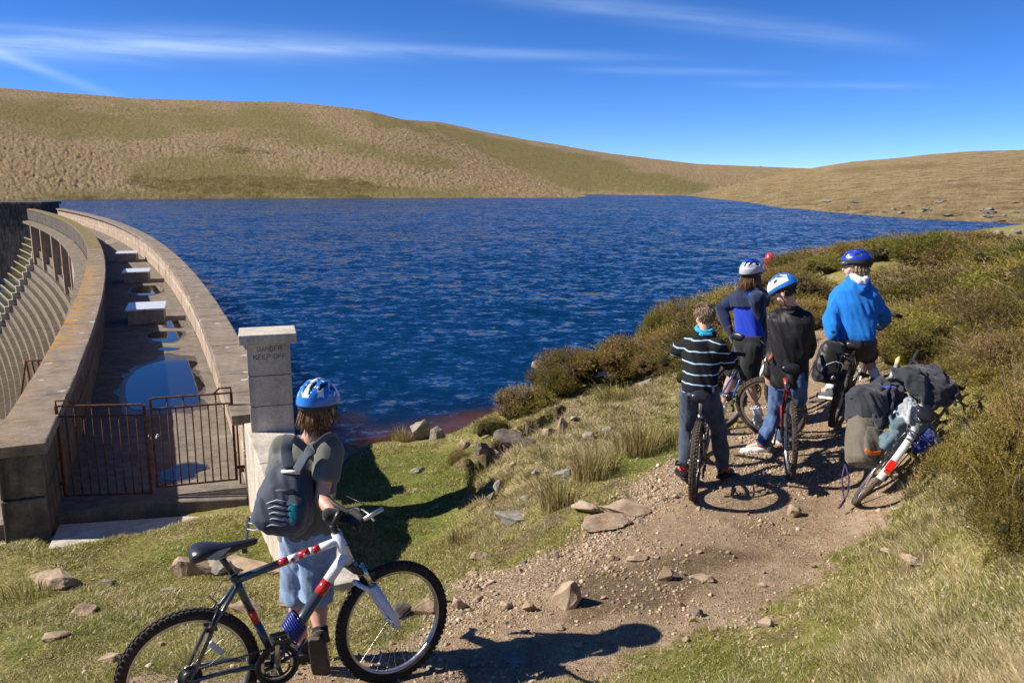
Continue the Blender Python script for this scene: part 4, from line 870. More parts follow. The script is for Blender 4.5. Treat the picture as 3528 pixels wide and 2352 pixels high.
def vary_by_object(m, lo, hi):
    '''each bush a little lighter, darker, greener or browner than its neighbour'''
    nt = m.node_tree; a = [n for n in nt.nodes if n.type == 'ATTRIBUTE'][0]; oi = N(nt, 'ShaderNodeObjectInfo'); r2 = mth(nt, 'FRACT', mth(nt, 'MULTIPLY', oi.outputs['Random'], 7.31))
    k_ = ramp(nt, oi.outputs['Random'], [(0, lo), (1, hi)]); h_ = ramp(nt, r2, [(0, (.88, 1.05, .8)), (.5, (1, 1, 1)), (1, (1.08, .96, 1.0))]); c_ = mixc(nt, 1.0, mixc(nt, 1.0, a.outputs['Color'], k_, 'MULTIPLY'), h_, 'MULTIPLY')
    for l in [l for l in nt.links if l.from_node == a and l.to_node.type != 'MIX_RGB']: s_ = l.to_socket; nt.links.new(c_, s_)
vary_by_object(GORSE, (.55, .55, .55), (1.22, 1.22, 1.22))
chips(30000, 'gravel', 'loose granite gravel on the worn path')
# ---------------------------------------------------------------- turf blades
def blades(n, seed):
    rg = np.random.default_rng(seed)
    y = 1.3*(15/1.3)**rg.random(n)**.85; a = rg.uniform(-.72, .72, n); x = y*a
    do_ = dam_off(x, y); pm = samp(x, y, PM); sm = samp(x, y, SM); gr = samp(x, y, GR); mu = samp(x, y, MU); gm = samp(x, y, GM)
    dens = (1-pm)**1.5*(.18+.82*ss(.3, .6, vn(x*2.7, y*2.7, 55)))*(1-.8*mu)*(1-.9*gm)+.05*pm
    dens *= 1-ss(-.08, .05, poly_sd(x, y, SLABP))
    okk = (rg.random(n) < dens) & ~((y > 8.0) & (do_ < 1.35) & (do_ > -1.6)) & ~((y > 6.5) & (np.abs(x-y*0) > 99))
    wallq = (np.abs((x+2.21)*.907+(y-7.99)*.421+.215) < .23) & (((x+2.21)*.421-(y-7.99)*.907) > -.4) & (((x+2.21)*.421-(y-7.99)*.907) < 2.7)
    okk &= ~wallq; x, y, pm, sm, gr, mu = (q[okk] for q in (x, y, pm, sm, gr, mu)); z = samp(x, y, GZ); okk = z > WATER+.1
    x, y, z, pm, sm, gr, mu = (q[okk] for q in (x, y, z, pm, sm, gr, mu)); m_ = len(x)
    d = np.hypot(x, y); h = rg.uniform(.006, .016, m_)*(1+.8*sm)*(1-.2*gr)*(1+.04*d); h *= 1+.8*ss(.5, .75, vn(x*3.5, y*3.5, 57)); w = (.0006+.00050*d)*rg.uniform(.7, 1.3, m_)
    an = rg.uniform(0, 6.28, m_); ln = rg.uniform(.6, 2.6, m_)*h; la = rg.uniform(0, 6.28, m_)
    P0 = np.stack([x-np.cos(an)*w, y-np.sin(an)*w, z-.004], -1); P1 = np.stack([x+np.cos(an)*w, y+np.sin(an)*w, z-.004], -1)
    P2 = np.stack([x+np.cos(la)*ln, y+np.sin(la)*ln, z+h], -1)
    V_ = np.stack([P0, P1, P2], 1).reshape(-1, 3); F_ = np.arange(m_*3).reshape(-1, 3)
    st = np.array([(.60, .50, .29), (.72, .63, .42), (.48, .38, .20), (.62, .51, .28)]); gn = np.array([(.27, .25, .065), (.36, .32, .09), (.20, .19, .04), (.44, .38, .14)]); gg = np.array([(.20, .23, .04), (.27, .285, .06), (.34, .34, .09), (.16, .18, .03)])
    ps = np.clip(.25+.60*sm-.12*gr+.35*(vn(x*1.3, y*1.3, 58)-.5)+.4*(vn(x*8, y*8, 59)-.5), .03, .95); u = rg.random(m_); u2 = rg.random(m_)
    pk = rg.integers(0, 4, m_); C = np.where((u < ps)[:, None], st[pk], np.where((u2 < .25+.6*gr)[:, None], gg[pk], gn[pk]))*rg.uniform(.70, 1.18, (m_, 1))
    return tag(np_mesh('grass', V_, F_, LEAF, None, False, {'tint': np.repeat(C, 3, 0)}), 'short dry and green turf covering the bank', None, None, 'stuff')
blades(1900000, 3)
def tussocks(n, seed):
    '''longer blades standing in clumps on the unmown bank'''
    rg = np.random.default_rng(seed); cy = 2.4+9.6*rg.random(n*8)**.9; cx = cy*rg.uniform(-.4, .66, n*8); sm = samp(cx, cy, SM); pm = samp(cx, cy, PM); dn = dam_off(cx, cy)
    k = (rg.random(n*8) < (.05+.9*sm)*(1-pm)**2) & ((cy < 5.6) | (dn > 2.1)) & (samp(cx, cy, GZ) > WATER+.25); cx, cy, sm = cx[k][:n], cy[k][:n], sm[k][:n]; m0 = len(cx); nb_ = 46
    r0 = rg.uniform(.03, .10, m0); H_ = rg.uniform(.035, .095, m0)*(.6+.4*sm); a = rg.uniform(0, 6.28, (m0, nb_)); q = rg.random((m0, nb_))**.6
    bx = cx[:, None]+np.cos(a)*q*r0[:, None]; by = cy[:, None]+np.sin(a)*q*r0[:, None]; bz = samp(bx.ravel(), by.ravel(), GZ).reshape(bx.shape); h = H_[:, None]*rg.uniform(.5, 1, (m0, nb_)); ln = h*(.3+1.1*q); la = a+rg.normal(0, .5, a.shape)
    w = (.0008+.0004*cy)[:, None]*rg.uniform(.7, 1.3, a.shape); wa = rg.uniform(0, 6.28, a.shape)
    P0 = np.stack([bx-np.cos(wa)*w, by-np.sin(wa)*w, bz-.005], -1); P1 = np.stack([bx+np.cos(wa)*w, by+np.sin(wa)*w, bz-.005], -1); P2 = np.stack([bx+np.cos(la)*ln, by+np.sin(la)*ln, bz+h], -1)
    V_ = np.stack([P0, P1, P2], 2).reshape(-1, 3); pal = np.array([(.46, .37, .20), (.56, .47, .29), (.36, .27, .13), (.22, .20, .055), (.17, .16, .04)]); ci = rg.integers(0, 5, (m0, nb_)); base = rg.random((m0, 1)); ci = np.where(rg.random((m0, nb_)) < .6, (base*5).astype(int), ci)
    C = pal[ci.ravel()]*rg.uniform(.8, 1.25, (ci.size, 1)); return tag(np_mesh('tussock_grass', V_, np.arange(len(V_)).reshape(-1, 3), LEAF, None, False, {'tint': np.repeat(C, 3, 0)}), 'tufts of longer straw coloured grass all over the bank', None, None, 'stuff')
tussocks(1500, 8)
# ---------------------------------------------------------------- rush tufts
def tuft(px, py, h, r, n, label, cols, z=None, group=None, name='rush_tuft', spread=.5):
    zz = -.3
    for _ in range(8): p = at(px, py, zz); zz = Hs(p.x, p.y)
    rn = np.random.default_rng(int(px)); Vs, Fs, Cs = [], [], []
    for i in range(n):
        a = rn.uniform(0, 6.28); q = rn.random()**.6; bx, by = r*.45*q*math.cos(a), r*.45*q*math.sin(a); hh = h*rn.uniform(.45, 1); lean = rn.uniform(.05, spread)*hh*(0.4+q); la = a+rn.normal(0, .5)
        w = rn.uniform(.002, .0038); c = np.array(cols[rn.integers(0, len(cols))])*rn.uniform(.8, 1.2); wa = rn.uniform(0, 6.28); b0 = len(Vs)
        for k, (t, ww) in enumerate(((0, 1), (.5, .8), (1, .15))):
            cx = bx+math.cos(la)*lean*t*t; cy = by+math.sin(la)*lean*t*t; cz = hh*(t-.12*t*t*spread)
            Vs += [(cx-math.cos(wa)*w*ww, cy-math.sin(wa)*w*ww, cz-.03*(t == 0)), (cx+math.cos(wa)*w*ww, cy+math.sin(wa)*w*ww, cz-.03*(t == 0))]; Cs += [c, c]
        Fs += [(b0, b0+1, b0+3, b0+2), (b0+2, b0+3, b0+5, b0+4)]
    o = np_mesh(name, Vs, Fs, LEAF, None, False, {'tint': np.array(Cs)}); o.location = (p.x, p.y, zz); return tag(o, label, 'rushes', group)
DRY = [(.42, .33, .13), (.34, .25, .10), (.50, .40, .20), (.20, .18, .05), (.15, .16, .035), (.28, .20, .09)]; GRN = [(.15, .16, .03), (.22, .20, .05), (.38, .30, .12), (.12, .12, .03)]
tuft(1465, 1038, .34, .46, 520, 'largest rush tuft, at the left edge of the path behind the striped hoodie', DRY)
tuft(1362, 1098, .33, .40, 480, 'dense rush tuft in the middle of the grassy bank', DRY)
tuft(1285, 1165, .28, .34, 300, 'sparse rush tuft nearest to the flat path stones', DRY)
tuft(1052, 1248, .20, .20, 90, 'thin small rush tuft at the edge of the wall shadow', DRY)
tuft(922, 1010, .26, .34, 320, 'rush tuft at the shore left of the pale pointed boulder', DRY)
tuft(1420, 920, .24, .65, 420, 'low green brown tuft spreading over the turf above the hollow', GRN, spread=.9)
tuft(1555, 1010, .14, .35, 260, 'short green grass tuft beside the path edge', GRN, spread=.8)
tuft(1090, 1075, .16, .3, 200, 'dry grass tuft under the small bush of the bank', DRY, spread=.9)
tuft(60, 1375, .10, .4, 200, 'coarse grass tuft below the long rock at the far left', GRN, spread=1.0)
# ---------------------------------------------------------------- gorse and heather bushes
def bush_mesh(seed, nshoot, shoot=.12, needle=.035, nn=9, brown=.35, lumps=7, wid=.0045):
    lumps = int(lumps*1.7)
    rn = np.random.default_rng(seed)
    L_ = [(0, 0, .42, .5)]+[(rn.uniform(-.62, .62), rn.uniform(-.62, .62), rn.uniform(.14, .62), rn.uniform(.13, .33)) for _ in range(lumps)]
    L_ = np.array(L_); pick = rn.choice(len(L_), nshoot, p=L_[:, 3]**2/np.sum(L_[:, 3]**2))
    dirs = rn.normal(size=(nshoot, 3)); dirs[:, 2] = np.abs(dirs[:, 2])*1.1-.42*rn.random(nshoot); dirs /= np.linalg.norm(dirs, axis=1)[:, None]
    c = L_[pick]; base = c[:, :3]+dirs*c[:, 3:4]*rn.uniform(.72, 1.02, (nshoot, 1)); base[:, 2] = np.maximum(base[:, 2], .02)
    up = dirs*.8+np.array([0, 0, .7])+rn.normal(0, .35, (nshoot, 3)); up /= np.linalg.norm(up, axis=1)[:, None]
    sl = shoot*rn.uniform(.5, 1.25, nshoot)*np.where(rn.random(nshoot) < .10, 2.1, 1)
    tone = vn(base[:, 0]*2.3+seed, base[:, 1]*2.3+base[:, 2]*1.7, seed+90)
    gcol = np.array([(.22, .18, .030), (.30, .24, .045), (.15, .135, .028), (.40, .32, .08)]); bcol = np.array([(.25, .16, .055), (.35, .235, .085), (.16, .10, .040), (.48, .36, .18)])
    isb = rn.random(nshoot) < np.clip(brown+(tone-.5)*2.4, 0, 1); k4 = rn.integers(0, 4, nshoot); sc = np.where(isb[:, None], bcol[k4], gcol[k4])*rn.uniform(.75, 1.2, (nshoot, 1))
    t = np.repeat(rn.uniform(.1, 1.0, (nshoot, nn)), 1, 0); nd = rn.normal(size=(nshoot, nn, 3))*.75+up[:, None, :]*.95; nd /= np.linalg.norm(nd, axis=2)[:, :, None]
    st = base[:, None, :]+up[:, None, :]*sl[:, None, None]*t[:, :, None]
    nl = needle*rn.uniform(.6, 1.3, (nshoot, nn, 1)); side = np.cross(nd, rn.normal(size=nd.shape)); side /= np.linalg.norm(side, axis=2)[:, :, None]+1e-9
    A = st-side*wid; B = st+side*wid; Cc = st+nd*nl
    V1 = np.stack([A, B, Cc], 2).reshape(-1, 3); C1 = np.repeat(np.repeat(sc, nn, 0)*rn.uniform(.85, 1.15, (nshoot*nn, 1)), 3, 0)
    # dark inner mass that closes the view through the crown
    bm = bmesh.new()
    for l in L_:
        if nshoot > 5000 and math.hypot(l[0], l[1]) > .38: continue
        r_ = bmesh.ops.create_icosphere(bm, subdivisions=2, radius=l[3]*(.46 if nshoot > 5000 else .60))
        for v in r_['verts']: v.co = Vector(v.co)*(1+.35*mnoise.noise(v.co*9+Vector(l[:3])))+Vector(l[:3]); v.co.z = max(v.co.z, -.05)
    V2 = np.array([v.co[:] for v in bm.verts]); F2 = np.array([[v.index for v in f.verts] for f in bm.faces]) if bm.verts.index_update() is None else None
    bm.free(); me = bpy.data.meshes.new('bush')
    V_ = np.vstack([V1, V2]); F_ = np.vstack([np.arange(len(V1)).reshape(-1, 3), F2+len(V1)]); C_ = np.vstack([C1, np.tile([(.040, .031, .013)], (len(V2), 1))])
    o = np_mesh('bush', V_, F_, GORSE, None, False, {'tint': C_}); me = o.data; bpy.data.objects.remove(o); return me
def stem_mesh(seed):
    rn = random.Random(seed); mb = MB()
    for i in range(7):
        a = rn.uniform(0, 6.28); r = rn.uniform(.2, .5); mb.tube([(.05*math.cos(a), .05*math.sin(a), -.1), (r*.5*math.cos(a), r*.5*math.sin(a), .2), (r*math.cos(a+.3), r*math.sin(a+.3), rn.uniform(.4, .6))], [.022, .015, .006], 5)
    for i in range(26):                                        # bare grey twigs that stick out
        a = rn.uniform(0, 6.28); e = rn.uniform(.2, 1.2); d = Vector((math.cos(a)*math.cos(e), math.sin(a)*math.cos(e), math.sin(e))); p = Vector((0, 0, .3))+d*.45
        mb.tube([p, p+d*.18+Vector((rn.uniform(-.05, .05), rn.uniform(-.05, .05), .03)), p+d*.30+Vector((rn.uniform(-.1, .1), rn.uniform(-.1, .1), .05))], [.005, .004, .002], 3)
    o = mb.build('stem', mat('grey gorse wood', (.22, .17, .11), .9, 0, .4, 30)); me = o.data; bpy.data.objects.remove(o); return me
BM = [bush_mesh(s, 3300, .11, .045, 7, .16+.13*(s % 3), 8) for s in range(4)]+[bush_mesh(10, 2600, .11, .045, 7, .75, 8)]
BN = [bush_mesh(20, 7500, .075, .026, 8, .30, 11, .0028), bush_mesh(21, 7500, .075, .026, 8, .5, 11, .0028)]
SM_ = [stem_mesh(1), stem_mesh(2)]
GB = 'gorse bushes on the bank between the path and the water'; GH = 'gorse bushes covering the right hand slope'
nb = 0
def bush(x, y, w, h, d=None, k=None, label='', group=None, near=False, z=None, name='gorse_bush', rz=None):
    global nb; nb += 1; rn = random.Random(nb*13)
    t = empty(name, (x, y, (Hs(x, y) if z is None else z)-(.14 if near else .05)), rn.uniform(0, 6.28) if rz is None else rz, label, 'bush', group)
    t.scale = (w/1.6, (d or w)/1.6, h/.95)
    for nm, me in (('crown', (BN if near else BM)[(nb if k is None else k) % (2 if near else 5)]), ('stem', SM_[nb % 2])):
        o = bpy.data.objects.new(nm, me); scene.collection.objects.link(o); o.parent = t
    return t
def bpx(px, py, Y, w, h, label, group=None, **kw):
    """a bush whose top is at a photo point when it stands Y metres away"""
    p = atY(px, py, Y); gz = Hs(p.x, p.y); hh = min(max((p.z-gz)*.93, .60*h), 1.45*h); return bush(p.x, p.y, w*(.5+.5*hh/h), hh, label=label, group=group, z=gz+.02, **kw)
# between path and water, from the near end outwards
bpx(1205, 876, 11.3, 1.05, .55, 'low brown gorse bush nearest to the shore boulders', k=4)
bpx(1130, 950, 10.3, .55, .35, 'small low bush above the reddish shallow water', k=4)
q_ = at(1050, 1062, -.9); bush(q_.x, q_.y+.15, .55, .33, .40, 0, 'small brown twiggy bush at the corner of the turf bank', near=True)
bpx(1310, 790, 12.6, 1.5, .85, 'rounded gorse bush over the water, left one of the pair', k=1)
bpx(1430, 768, 12.4, 1.5, .9, 'rounded gorse bush over the water, right one of the pair', k=0)
bpx(1270, 835, 12.0, 1.0, .65, 'lower gorse bush in front of the rounded pair', k=3)
bpx(1540, 740, 12.8, 1.4, .75, 'gorse bush filling the gap left of the striped hoodie', GB, k=2)
bpx(1570, 675, 15.0, 1.5, .95, 'gorse bush with a clear dark crown against the water behind the bare headed boy', k=1)
bpx(1510, 702, 14.2, .8, .8, 'pale yellow gorse bush standing at the left end over the water', k=3)
lst = [(1640,700,13,1.4,.9),(1600,735,11.5,1.5,.8),(1700,690,12,1.5,.9),(1760,700,11,1.3,.8),(1680,645,16,1.9,1.1),(1740,650,18,1.6,.9),(1650,662,18,1.7,1.0),(1800,645,18,1.6,.9),(1790,660,14,1.7,.9),(1850,640,15,1.8,.9),(1740,668,14.5,1.6,.9),
       (1860,600,22,2.2,1.1),(1900,622,17,1.5,.7),(1835,605,24,1.8,.8),(1540,790,11.2,1.1,.5),(1620,790,9.6,1.1,.45),(1820,700,11.8,1.4,.75),(1870,680,12.6,1.5,.75)]
def rowlabels(L_, fmt, cuts):
    ORD = ['first', 'second', 'third', 'fourth', 'fifth', 'sixth', 'seventh', 'eighth', 'ninth', 'tenth']; out = {}
    for nm, lo, hi in cuts:
        row = sorted([q for q in L_ if lo <= q[2] < hi], key=lambda q: q[0])
        for i, q in enumerate(row): out[q] = fmt % (nm, ORD[i])
    return out
lb_ = rowlabels(lst, 'gorse bush in the %s of the belt behind the riders, %s from the left', (('front row', 0, 12.2), ('second row', 12.2, 14.8), ('third row', 14.8, 17.5), ('back row', 17.5, 99)))
for q in lst: bpx(*q, lb_[q], GB)
bpx(1960, 549, 27, 3.4, 1.5, 'large dark gorse bush on the skyline above the blue helmet', k=1)
bpx(1880, 563, 28, 3.4, 1.2, 'broad gorse bush sloping to the water left of the large dark skyline bush', k=2)
bpx(1820, 580, 27, 2.6, 1.1, 'outermost gorse bush sloping to the water behind the red buoy', k=0)
bpx(2060, 551, 30, 2.6, 1.0, 'low dark bush on the skyline right of the large one', k=1)
bpx(2180, 540, 33, 2.8, 1.0, 'small far bush on the skyline beside the pale rocks', k=2)
bpx(2110, 560, 30, 1.8, .6, 'brown low bush between the two skyline bushes', k=4)
# right hand slope
hill_b = [(2075,640,13.0,1.9,1.1),(2130,590,15.0,2.0,1.2),(2210,585,14.5,2.0,1.2),(2290,570,13.5,2.1,1.2),(2352,545,12.5,2.2,1.3),(2420,560,12,2.2,1.3),(2060,690,11.0,1.7,1.0),(2140,670,11.0,1.9,1.1),(2230,650,11.2,2.0,1.2),(2320,620,10.5,2.0,1.2),
          (2050,760,9.6,1.4,.9),(2110,740,9.4,1.6,1.0),(2200,725,9.3,1.8,1.1),(2300,700,9.0,1.9,1.1),(2390,690,8.6,1.9,1.2),(2090,820,8.4,1.2,.8),(2160,820,8.1,1.5,.9),(2250,805,7.9,1.6,1.0),(2340,780,7.6,1.6,1.0),(2440,760,7.4,1.8,1.2),
          (2195,850,7.7,1.1,.8),(2260,872,7.1,1.1,.75),(2330,862,6.6,1.2,.85),(2410,890,6.8,1.1,.80),(2440,860,6.6,1.3,1.0),(2060,610,19,2.2,1.0),(2000,640,17,1.6,.8),(2160,570,20,2.2,1.0),(2250,575,19,2.2,1.0),(2010,700,12.5,1.2,.8),(2480,640,10,2.2,1.4)]
lb_ = rowlabels(hill_b, 'gorse bush in the %s of the right hand thicket, %s from the left', (('nearest row', 0, 8), ('second row', 8, 9.05), ('third row', 9.05, 10.3), ('fourth row', 10.3, 12.3), ('fifth row', 12.3, 15.5), ('farthest row', 15.5, 99)))
for q in hill_b: bpx(q[0], q[1], q[2], q[3]*1.22, q[4], lb_[q], GH, near=q[2] < 8.5)
for a_, b_, w_, h_, lb in ((2405, 1262, .74, .48, 'nearest gorse bush of all, at the right edge above the pale grass'), (2450, 1215, .95, .80, 'dark gorse bush at the right edge just behind the nearest one'),
                           (2425, 1130, .7, .60, 'gorse bush above the nearest one, at the right edge of the picture')):
    zz = .8
    for _ in range(8): q_ = at(a_, b_, zz); zz = Hs(q_.x, q_.y)
    bush(q_.x+w_*.15, q_.y+w_*.42, w_, h_, w_*.95, None, lb, near=True)
bpx(2400, 945, 5.7, .85, .80, 'near gorse bush at the right edge of the picture, upper part of the bank', near=True, k=0)
bpx(2430, 1040, 4.9, .62, .60, 'nearest gorse bush at the right edge of the picture, above the pale grass', near=True, k=1)
bpx(2480, 1000, 4.8, 1.0, .9, 'near gorse bush cut by the right edge of the picture', near=True, k=0)
bpx(0, 885, 13.2, 1.3, .7, 'small green bush beside the spillway behind the parapet', k=3)
bpx(-40, 930, 11.5, 1.0, .5, 'low green bush left of the lichen spotted slab', k=1)
# far things on the hills
def far_bush(px, py, Y, w, h, label, group=None):
    p = atY(px, py, Y); w *= .8; h *= .6; bush(p.x, p.y, w, h, label=label, group=group, z=p.z, k=1)
far_bush(1417, 406, 330, 2.6, 2.2, 'left one of the two lone dark bushes on the green far slope'); far_bush(1450, 404, 330, 4.2, 2.8, 'right and larger one of the two lone dark bushes on the green far slope')
for a, b_, Y, w, h in ((1936,426,200,4,2),(1960,424,200,6,2),(1910,427,200,3,1.5),(2130,416,220,3,2),(2285,415,220,4,2),(1820,407,330,5,2),(1975,404,260,3,2),(2240,417,220,2.5,1.2)):
    far_bush(a, b_, Y, w, h, 'tiny dark shrub dotted on the golden hill', 'dark shrubs dotted on the golden far hill')
tp = atY(1745, 386, 905); rk = bpy.data.objects.new('rock_outcrop', RM['dark'][2]); scene.collection.objects.link(rk); rk.scale = (9, 9, 5); rk.location = tp; tag(rk, 'tiny dark rocky outcrop on the far skyline', 'outcrop')
rs = random.Random(3)
for i in range(24):
    a = rs.uniform(1830, 2340); b_ = rs.uniform(455, 492)-(2340-a)*.02+8
    if b_ > 478+(a-1830)*.06: continue
    p = atY(a, b_, 120); zc = p.z
    Yr = 120
    o = bpy.data.objects.new('boulder', RM['grey'][i % 8]); scene.collection.objects.link(o)
    fy = (b_-interp(a, SKC))/(interp(a, SHC)-interp(a, SKC)); dsh = at(a, interp(a, SHC), WATER).y; t_ = (1-fy)**2.2; Yr = dsh+(400-dsh)*t_*.25+2
    o.location = atY(a, b_, Yr); s = rs.uniform(.35, .95); o.scale = (s*1.4, s, s*.45); tag(o, 'pale boulder among those strewn above the shore of the golden hill', 'rock', 'pale boulders strewn on the golden hill')
# red buoy
by = atY(1768, 603, 38); bo = empty('buoy', (by.x, by.y, WATER), 0, 'red rounded marker buoy floating beyond the bushes', 'buoy')
mb = MB(); mb.lathe([(0.001, -.3), (.17, -.28), (.24, -.1), (.24, .5), (.20, .68), (.11, .78), (.001, .80)], (0, 0, 0), (0, 0, 1), 20); mb.build('float', mat('red plastic', (.62, .03, .03), .35), bo)
mb = MB(); mb.lathe([(.245, .1), (.25, .12), (.25, .16), (.245, .18)], (0, 0, 0), (0, 0, 1), 20); mb.build('band', mat('dark red plastic', (.35, .015, .015), .4), bo)
bo.location.z = by.z-.35
# ---------------------------------------------------------------- bicycles
BLK = mat('black rubber', (.022, .020, .019), .75, 0, .2, 60, .3, .001, .3)
TYR = mat('dusty tyre rubber', (.045, .038, .032), .9, 0, .35, 25, .4, .001, .2, c2=(.12, .09, .065))
TYC = mat('dark tyre rubber', (.022, .019, .017), .85, 0, .35, 25, .4, .001, .3, c2=(.06, .046, .035))
ALU = mat('bare aluminium', (.55, .55, .56), .32, .9, .1, 30)
STL = mat('grey spoke steel', (.45, .45, .46), .3, 1.0, .1, 10)
PLB = mat('black plastic', (.02, .02, .021), .38, 0, .15, 30, 0, .001, .5)
VIN = mat('black saddle vinyl', (.018, .018, .022), .33, 0, .2, 18, .1, .0008, .5)
GRY = mat('grey saddle panel', (.33, .33, .34), .5)
def paint(n, c, r=.28, met=.0): return mat(n, c, r, met, .06, 8, 0, .001, .5, coat=.6)
P_GUN = paint('dark blue grey frame paint', (.045, .055, .075)); P_WHT = paint('white frame paint', (.72, .74, .78)); P_RED = paint('red frame paint', (.50, .015, .012)); P_BLK = paint('black frame paint', (.018, .018, .02))
P_BLU = paint('blue frame paint', (.03, .10, .45)); P_CHR = mat('chrome', (.7, .68, .62), .15, 1.0, .1, 10); P_SIL = paint('silver frame paint', (.45, .44, .42), .3, .5)
def V3(*a): return Vector(a)
def wheel(root, cx, cz, R, tyre_m, rim_m, tw=.024, knobs=True, rot=None, org=None, nsp=28, name='wheel', hubw=.05, cassette=False, reflector=False):
    """wheel in the bicycle's x-z plane; rot/org turn it with the steering"""
    def X(o):
        if rot is not None:
            for v in o.data.vertices: v.co = org+rot @ (v.co-org)
        return o
    c = V3(cx, 0, cz); rr_ = R-tw
    mb = MB(); ri = rr_-tw*.55
    mb.lathe([(ri-.018, -.008), (ri-.018, .008), (ri-.010, .012), (ri+.006, .012), (ri+.006, -.012), (ri-.010, -.012)], c, (0, 1, 0), 48)
    w = X(mb.build(name, rim_m, root))
    mb = MB(); n = 12
    mb.lathe([(rr_+math.cos(a)*tw*.92, math.sin(a)*tw*.92) for a in [2*math.pi*i/n for i in range(n)]], c, (0, 1, 0), 56)
    if knobs:
        for i in range(66):
            a = 2*math.pi*i/66
            for side in (-1, 0, 1):
                aa_ = a+(math.pi/66 if side == 0 else 0); q = (0.55 if side else 0); pr = rr_+tw*.92*math.cos(q)*1.0
                Rm = Matrix.Rotation(-aa_, 3, 'Y'); mb.box(c+Rm @ V3(pr, side*tw*.55, 0), (.009, .011, .017), rot=Rm)
    t = X(mb.build('tyre', tyre_m, root)); t.parent = w
    mb = MB()
    for i in range(nsp):
        a = 2*math.pi*i/nsp; s = 1 if i % 2 else -1; b_ = a+s*(.5 if (i//2) % 2 else -.5)
        mb.tube([c+V3(math.cos(b_)*.022, s*hubw*.45, math.sin(b_)*.022), c+V3(math.cos(a)*(ri-.012), 0, math.sin(a)*(ri-.012))], .0011, 4, cap=False)
    s_ = X(mb.build('spokes', STL, root)); s_.parent = w
    mb = MB(); mb.lathe([(.012, -hubw*.6), (.024, -hubw*.5), (.024, -hubw*.42), (.013, -hubw*.36), (.013, hubw*.36), (.024, hubw*.42), (.024, hubw*.5), (.012, hubw*.6)], c, (0, 1, 0), 16)
    mb.tube([c-V3(0, .062, 0), c+V3(0, .062, 0)], .006, 8); h = X(mb.build('hub', ALU, root)); h.parent = w
    if cassette:
        mb = MB()
        for i in range(7):
            r = .052-.0045*i; mb.lathe([(r-.010, -.026-i*.004), (r, -.026-i*.004), (r, -.0275-i*.004), (r-.010, -.0275-i*.004)], c, (0, 1, 0), 24)
        mb.lathe([(.015, -.025), (.050, -.026), (.022, -.055), (.015, -.055)], c, (0, 1, 0), 24); h2 = X(mb.build('cassette', PLB, root)); h2.parent = w
    if reflector:
        mb = MB(); a = math.radians(38); p = c+V3(math.cos(a), 0, math.sin(a))*R*.50; Rm = Matrix.Rotation(-a+1.57, 3, 'Y'); mb.box(p, (.085, .012, .026), rot=Rm); h3 = X(mb.build('reflector', mat('clear reflector plastic', (.6, .62, .68), .15, 0, .1), root, .004)); h3.parent = w
    return w
